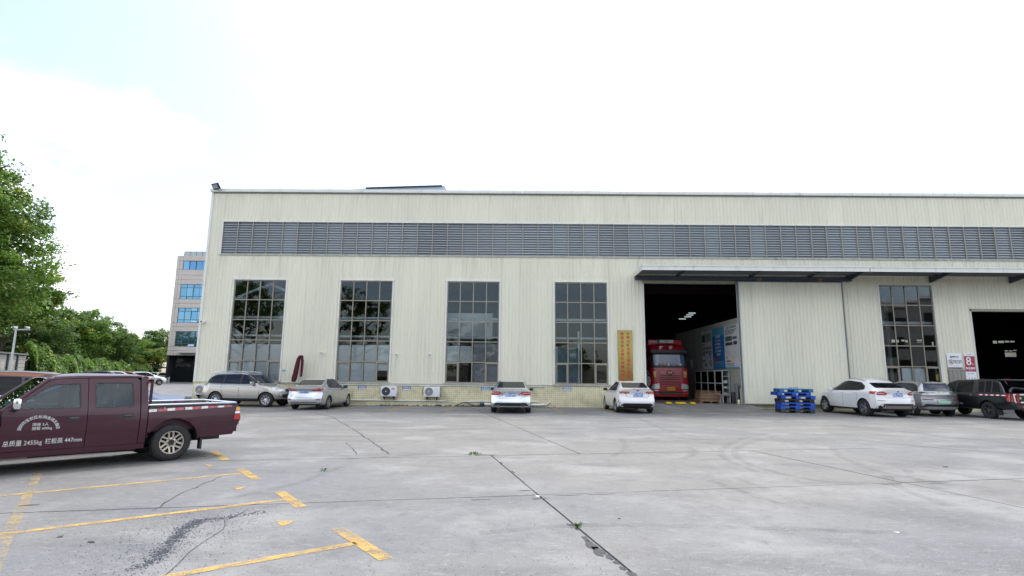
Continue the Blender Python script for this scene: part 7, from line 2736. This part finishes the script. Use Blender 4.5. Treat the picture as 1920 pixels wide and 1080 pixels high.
def tree(label, base, height, crown, n_clump, per, leaf, seed, mat=None, trunk_h=None, group='trees beyond the yard', yellow=.06, cone=0.0, zmin=2.2):
    """crown: (rx, ry, rz) half sizes; limbs end in leaf clumps of sprays"""
    global rng
    rng = np.random.default_rng(seed)
    rnd_ = random.Random(seed)
    root = empty('tree', tuple(base), rnd_.uniform(0, 6), label, 'tree', group)
    rx, ry, rz = crown
    zc = height - rz
    th = trunk_h or height * .35
    # trunk with limbs
    mb = MB()
    top = Vector((rnd_.uniform(-.3, .3), rnd_.uniform(-.3, .3), height * .8))
    r0 = height * .018 + .05
    mb.tube([(0, 0, -.1), (0.05, 0, th * .5), (top.x * .3, top.y * .3, th), (top.x * .7, top.y * .7, height * .6), tuple(top)], [r0 * 1.3, r0, r0 * .85, r0 * .5, r0 * .15], 8)
    limbs = []
    for k in range(16):
        a = k * 2.4 + rnd_.uniform(-.4, .4)
        z0 = th + (height * .7 - th) * k / 16
        out = rnd_.uniform(.55, .85)
        z1 = min(height * .96, z0 + rnd_.uniform(.1, .35) * height * .5)
        e = Vector((math.cos(a) * rx * out, math.sin(a) * ry * out, z1))
        s0 = Vector((top.x * z0 / height, top.y * z0 / height, z0))
        m_ = s0.lerp(e, .5) + Vector((0, 0, .06 * height * .5))
        mb.tube([s0, m_, e], [r0 * .42, r0 * .25, r0 * .08], 6)
        limbs.append((s0, e))
    mb.build('trunk', M_trunk, root)
    # clump centres fill the crown, denser outside, uneven
    C_ = []
    lob = [(rng.normal(size=3), rng.uniform(.75, 1.12)) for _ in range(9)]
    while len(C_) < n_clump:
        d = rng.normal(size=3)
        d /= np.linalg.norm(d)
        if d[2] < -.75:
            continue
        f = 1.0
        for q, amp in lob:
            q = q / np.linalg.norm(q)
            f = f + (amp - 1) * max(0, d @ q) ** 3
        f = f * rng.uniform(.82, 1.1)
        r_ = rng.random() ** .45
        p_ = d * r_ * f * np.array([rx, ry, rz])
        if cone:
            p_[:2] *= 1 - cone * (p_[2] / rz)
        p_[2] += zc
        if p_[2] < zmin:
            continue
        C_.append(p_)
    C_ = np.array(C_)
    cr = rng.uniform(.55, 1.25, n_clump) * min(rx, ry) * .20
    ct = tints(n_clump, yellow, .72, 1.28)
    idx = np.repeat(np.arange(n_clump), per)
    off = rng.normal(size=(len(idx), 3))
    off /= np.linalg.norm(off, axis=1, keepdims=True)
    off *= (rng.random(len(idx)) ** .5)[:, None]
    off[:, 2] *= .55
    pos = C_[idx] + off * cr[idx][:, None]
    nrm = off * .6 + np.array([0, 0, .8]) + rng.normal(size=off.shape) * .45
    sz = rng.uniform(.6, 1.3, len(idx)) * leaf
    tt = ct[idx] * rng.uniform(.75, 1.25, len(idx))[:, None]
    leaves('crown', pos, nrm, sz, tt, mat or M_leaf, root, .55, np.array([0, 0, -.15]))
    return root


# the big tree whose crown enters at the left edge
tree('large leafy tree whose crown fills the left edge', (-45.2, 41.5, 0), 21.5, (8.4, 7.5, 9.4), 760, 125, .31, 3, M_leaf, 4.0, yellow=.05, cone=.30)
tree('broad green tree standing just right of the large left tree', (-51.5, 55, 0), 13.4, (5.2, 5.0, 5.0), 330, 100, .32, 5, M_leaf, 3.0, yellow=.10)
tree('round tree with a visible forked trunk above the hedge', (-61.5, 76, 0), 11.0, (5.4, 5, 4.2), 280, 95, .32, 8, M_leaf, 3.6, yellow=.05)
tree('dark leafy tree between the forked tree and the lower trees', (-64.5, 86, 0), 9.8, (4.8, 4.6, 4.0), 230, 85, .34, 12, M_leaf2, 2.6)
tree('low green tree near the end of the hedge', (-69.5, 97, 0), 9.2, (4.4, 4.4, 3.8), 220, 80, .34, 15, M_leaf, 2.4, yellow=.10)
tree('yellowish small tree in front of the last dark tree', (-70.5, 106, 0), 7.4, (3.6, 3.6, 3.0), 170, 80, .32, 16, M_leaf, 2.2, yellow=.25)
tree('dark green tree directly left of the stone-clad building', (-78, 119, 0), 11.2, (5.0, 5, 4.6), 240, 75, .38, 21, M_leaf2, 2.6)
tree('leafy tree hidden low behind the left end of the hedge', (-57, 64, 0), 9.5, (5, 5, 4.2), 240, 80, .34, 25, M_leaf2, 2.6)
tree('background tree above the middle of the hedge', (-73, 88, 0), 9.0, (5.4, 5, 4.0), 220, 70, .38, 27, M_leaf2, 2.4)
tree('background tree closing the gap behind the last trees', (-88, 114, 0), 9.0, (6, 5, 4.0), 220, 70, .4, 28, M_leaf2, 2.4)

# ---- hedge of climbing leaves along the boundary
HA, HB_ = Vector((-40.6, 45.4)), Vector((-72.5, 112))
hd = (HB_ - HA).normalized()
hn = Vector((hd.y, -hd.x))
if hn.x < 0:
    hn = -hn
hg = empty('hedge', (HA.x, HA.y, 0), 0, 'long dense green hedge of climbing leaves along the yard boundary', 'hedge')
rng = np.random.default_rng(5)
L_ = (HB_ - HA).length
N_ = 52000
u = L_ * rng.random(N_) ** 1.25
hgt = 3.15 + .20 * np.sin(u * .55) + .14 * np.sin(u * 1.7 + 1) + .12 * np.sin(u * 4.1) - .008 * u + np.where(u < 5, .5, 0)
ang = rng.random(N_)
zz = hgt * np.minimum(1.0, rng.random(N_) ** .75 * 1.06)
bul = 1.0 + .12 * np.sin(u * .9 + zz * 1.5) + .10 * np.sin(u * 2.7 - zz * 2) + .05 * rng.normal(size=N_)
ww = .9 * bul * np.sqrt(np.clip(1 - (zz / (hgt * 1.06)) ** 3, 0, 1)) * rng.uniform(.75, 1.08, N_)
pos = np.stack([hd.x * u + hn.x * ww, hd.y * u + hn.y * ww, zz + rng.normal(size=N_) * .05], 1)
nrm = np.stack([np.full(N_, hn.x * .7), np.full(N_, hn.y * .7), np.full(N_, 1.0)], 1) + rng.normal(size=(N_, 3)) * .55
cl = .8 + .3 * np.sin(u * 1.3 + zz * 2.1) * np.sin(u * .47 + 2) + .15 * np.sin(u * 3.1)
leaves('foliage', pos, nrm, rng.uniform(.26, .46, N_), tints(N_, .04, .75, 1.25) * cl[:, None], M_vine, hg, .62)
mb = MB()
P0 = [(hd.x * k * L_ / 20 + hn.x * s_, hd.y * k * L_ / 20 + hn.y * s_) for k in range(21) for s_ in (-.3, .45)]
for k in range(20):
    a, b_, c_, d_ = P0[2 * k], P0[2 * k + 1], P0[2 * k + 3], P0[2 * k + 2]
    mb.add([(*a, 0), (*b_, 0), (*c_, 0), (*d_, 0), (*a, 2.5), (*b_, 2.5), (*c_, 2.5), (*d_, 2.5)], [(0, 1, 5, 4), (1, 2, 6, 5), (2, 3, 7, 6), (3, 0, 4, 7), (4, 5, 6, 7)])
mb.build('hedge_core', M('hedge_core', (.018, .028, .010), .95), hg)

# ---- pale boundary fence with dark posts at the left edge
F0, F1 = Vector((-35.4, 33.5)), Vector((-39.9, 45.0))
fd_ = (F1 - F0).normalized()
fnn = Vector((fd_.y, -fd_.x))
if fnn.x < 0:
    fnn = -fnn
fe = empty('fence', (F0.x, F0.y, 0), math.atan2(fd_.y, fd_.x), 'pale ribbed boundary fence with dark posts at the left edge', 'fence')
FL = (F1 - F0).length
sgn = -1
M_fence = M('fence_sheet', (.42, .41, .36), .7, var=.12, vscale=2, objrand=.05)
nb = 8
for k in range(nb):
    x0, x1 = FL * k / nb, FL * (k + 1) / nb
    for q in range(9):
        z0 = .1 + q * .31
        MB().box(x0 + .06, x1 - .06, -.02, .02, z0, z0 + .29).build('fence_board', M_fence, fe)
    MB().box(x0 - .09, x0 + .09, -.11, .07, 0, 3.05).build('fence_post', M('fence_post', (.05, .052, .06), .6), fe)
MB().box(0, FL, -.16, .16, 2.95, 3.06).build('fence_cap', M('fence_cap', (.20, .20, .20), .6), fe)
# ---- camera mast
cm = empty('camera_mast', tuple(atY(17, 705, 38.5).xy) + (0,), R(10), 'white steel mast carrying two cameras in front of the fence', 'mast')
MB().cyl((0, 0, 0), (0, 0, 4.62), .075, .055, n=12).build('mast', M('mast_white', (.62, .64, .66), .5), cm)
MB().box(-.15, .85, -.04, .04, 4.50, 4.56).build('cross_arm', MATS['mast_white'], cm)
for x in (.0, .75):
    MB().box(x - .07, x + .07, -.28, .05, 4.60, 4.74, bev=.02).build('camera_body', M_white, cm)
    MB().cyl((x, -.28, 4.67), (x, -.30, 4.67), .04, n=10).build('camera_lens', M_dark, cm)

# ---- stone-clad office building behind the hall
ob = empty('office_building', (-61.2, 97, 0), 0, 'pinkish stone-clad office building behind the factory corner', 'building')
M_stone = M('stone_clad', (.58, .51, .465), .6, var=.05, vscale=.6, objrand=.035)
M_bgl = M('office_glass', (.16, .33, .48), .04, metal=.85)
M_bfr = M('office_frame', (.12, .12, .13), .5)
WID, DEP, HT, Z0 = 26.0, 18.0, 22.5, 4.7
floors = [(6.24, 8.9), (10.45, 13.05), (14.62, 17.28), (19.9, 21.55)]
cols = [(1.15 + 6.2 * k, 1.15 + 6.2 * k + 4.6) for k in range(4)]
# cladding panels course by course, leaving the windows open
zc_ = sorted({Z0, HT} | {z for f in floors for z in f} | {5.5, 9.7, 13.85, 18.1, 18.95})
xc_ = sorted({0.0, WID} | {x for c_ in cols for x in c_} | {.6})
for z0, z1 in zip(zc_[:-1], zc_[1:]):
    for x0, x1 in zip(xc_[:-1], xc_[1:]):
        zm, xm = (z0 + z1) / 2, (x0 + x1) / 2
        if any(f[0] < zm < f[1] for f in floors) and any(c_[0] < xm < c_[1] for c_ in cols):
            continue
        MB().box(x0 + .02, x1 - .02, -.06, .3, z0 + .02, z1 - .02).build('stone_panel', M_stone, ob)
MB().box(.05, WID, .28, DEP, Z0, HT - .05).build('wall_core', M('core_grey', (.16, .14, .13), .8), ob)
for f in floors:
    for c_ in cols:
        w_ = empty('window', (c_[0], .1, f[0]), parent=ob)
        ww_, hh_ = c_[1] - c_[0], f[1] - f[0]
        zs_ = (0, .5, hh_ - .6, hh_) if hh_ > 2 else (0, hh_)
        for i in range(4):
            for z0, z1 in zip(zs_[:-1], zs_[1:]):
                o = MB().box(ww_ * i / 4 + .05, ww_ * (i + 1) / 4 - .05, -.02, .0, z0 + .05, z1 - .05).build('pane', M_bgl, w_)
                o.rotation_euler = (R(rng.uniform(-1.5, 1.5)), 0, R(rng.uniform(-2, 2)))
        mb = MB()
        for i in range(5):
            mb.box(ww_ * i / 4 - .04, ww_ * i / 4 + .04, -.06, .03, 0, hh_)
        for z in zs_:
            mb.box(0, ww_, -.055, .03, z - .04, z + .04)
        mb.build('frame', M_bfr, w_)
for (x, f, k) in ((2.3, floors[0], 0), (2.5, floors[1], 0), (4.0, floors[1], 0)):
    o = MB().box(0, 1.05, -.03, .03, 0, .62).build('open_sash', M('sash_bright', (.45, .62, .78), .15), ob)
    o.location, o.rotation_euler = (x + 1.2, -.1, f[0] + .05), (R(-32), 0, 0)
MB().box(.15, WID, 1.2, DEP, 0, Z0).build('dark_base', M('base_glass', (.012, .014, .018), .08), ob)
MB().box(0, .35, .1, DEP, 0, Z0).build('corner_pier', M('pier_dark', (.03, .03, .034), .4), ob)
MB().box(2.2, 9, -.9, .1, 5.15, 5.35).build('entrance_canopy', M('canopy_white', (.62, .62, .62), .5), ob)
rl_ = MB()
for i in range(8):
    rl_.box(.9 + i * 1.1, .96 + i * 1.1, .4, .46, HT - .05, HT + .85)
rl_.box(.9, 9, .4, .46, HT + .78, HT + .86)
rl_.build('roof_railing', M_bfr, ob)
for i in range(7):
    MB().box(.98 + i * 1.1, 1.98 + i * 1.1, .42, .44, HT, HT + .76).build('railing_pane', M('rail_glass', (.42, .46, .46), .2), ob)
MB().box(-.3, WID, -.5, .6, -.01, .12).build('step', M('step_grey', (.18, .18, .18), .7), ob)
o = MB().lathe([(.001, 0), (.16, 0), (.18, .95), (.001, .97)], 'Z', 14).build('planter', M('planter_grey', (.4, .4, .4), .5), None, (-59.6, 95.6, 0))
tag(o, 'pale cylinder bin beside the dark base of the office building', 'bin')
# carport at the end of the hedge
cp = empty('carport', (-70, 106, 0), 0, 'dark flat carport roof at the far end of the hedge', 'carport')
MB().box(0, 9, -2, 3, 2.55, 2.75).build('carport_roof', M('carport_dark', (.07, .07, .07), .7), cp)
for x in (.2, 4.4, 8.7):
    MB().cyl((x, 0, 0), (x, 0, 2.55), .07, n=8).build('carport_post', M_steel, cp)

# ---- what stands behind the viewpoint and shows in the panes and paint
G_B = 'trees behind the viewpoint'
for (lab, x, y, h_, r_) in (('tall tree far behind the viewpoint, reflected in the first window', -42, -24, 19, 8), ('tall tree behind the viewpoint, reflected in the second window', -25, -27, 17, 7.5), ('middling tree behind the viewpoint, reflected in the third window', -7, -30, 10.5, 6.5),
                            ('low tree behind the viewpoint, reflected in the fourth window', 9, -34, 7.5, 5.5), ('tree behind the viewpoint opposite the truck doorway', 27, -32, 11, 7)):
    tree(lab, (x, y, 0), h_, (r_, r_ * .8, h_ * .4), 90, 40, .6, int(x + 60), M_leaf2, h_ * .2, G_B)
bb = empty('opposite_building', (42, -34, 0), 0, 'grey workshop building behind the viewpoint, reflected in the right window', 'building')
MB().box(0, 46, -12, 0, 0, 15).build('wall', M('opposite_wall', (.22, .22, .215), .8, var=.1, vscale=.5), bb)
for i in range(7):
    for k in range(3):
        MB().box(2 + i * 6.2, 5.6 + i * 6.2, .01, .06, 2.2 + k * 4.3, 4.6 + k * 4.3).build('window', M_cglass, bb)
MB().box(-.3, 46.3, -12.3, .3, 15, 15.4).build('parapet', M_stone, bb)
wl_ = MB().box(-60, 40, -38, -37.6, 0, 2.6).build('boundary_wall', M('far_wall', (.30, .29, .27), .8))
tag(wl_, 'low grey boundary wall behind the viewpoint under the trees', 'wall')
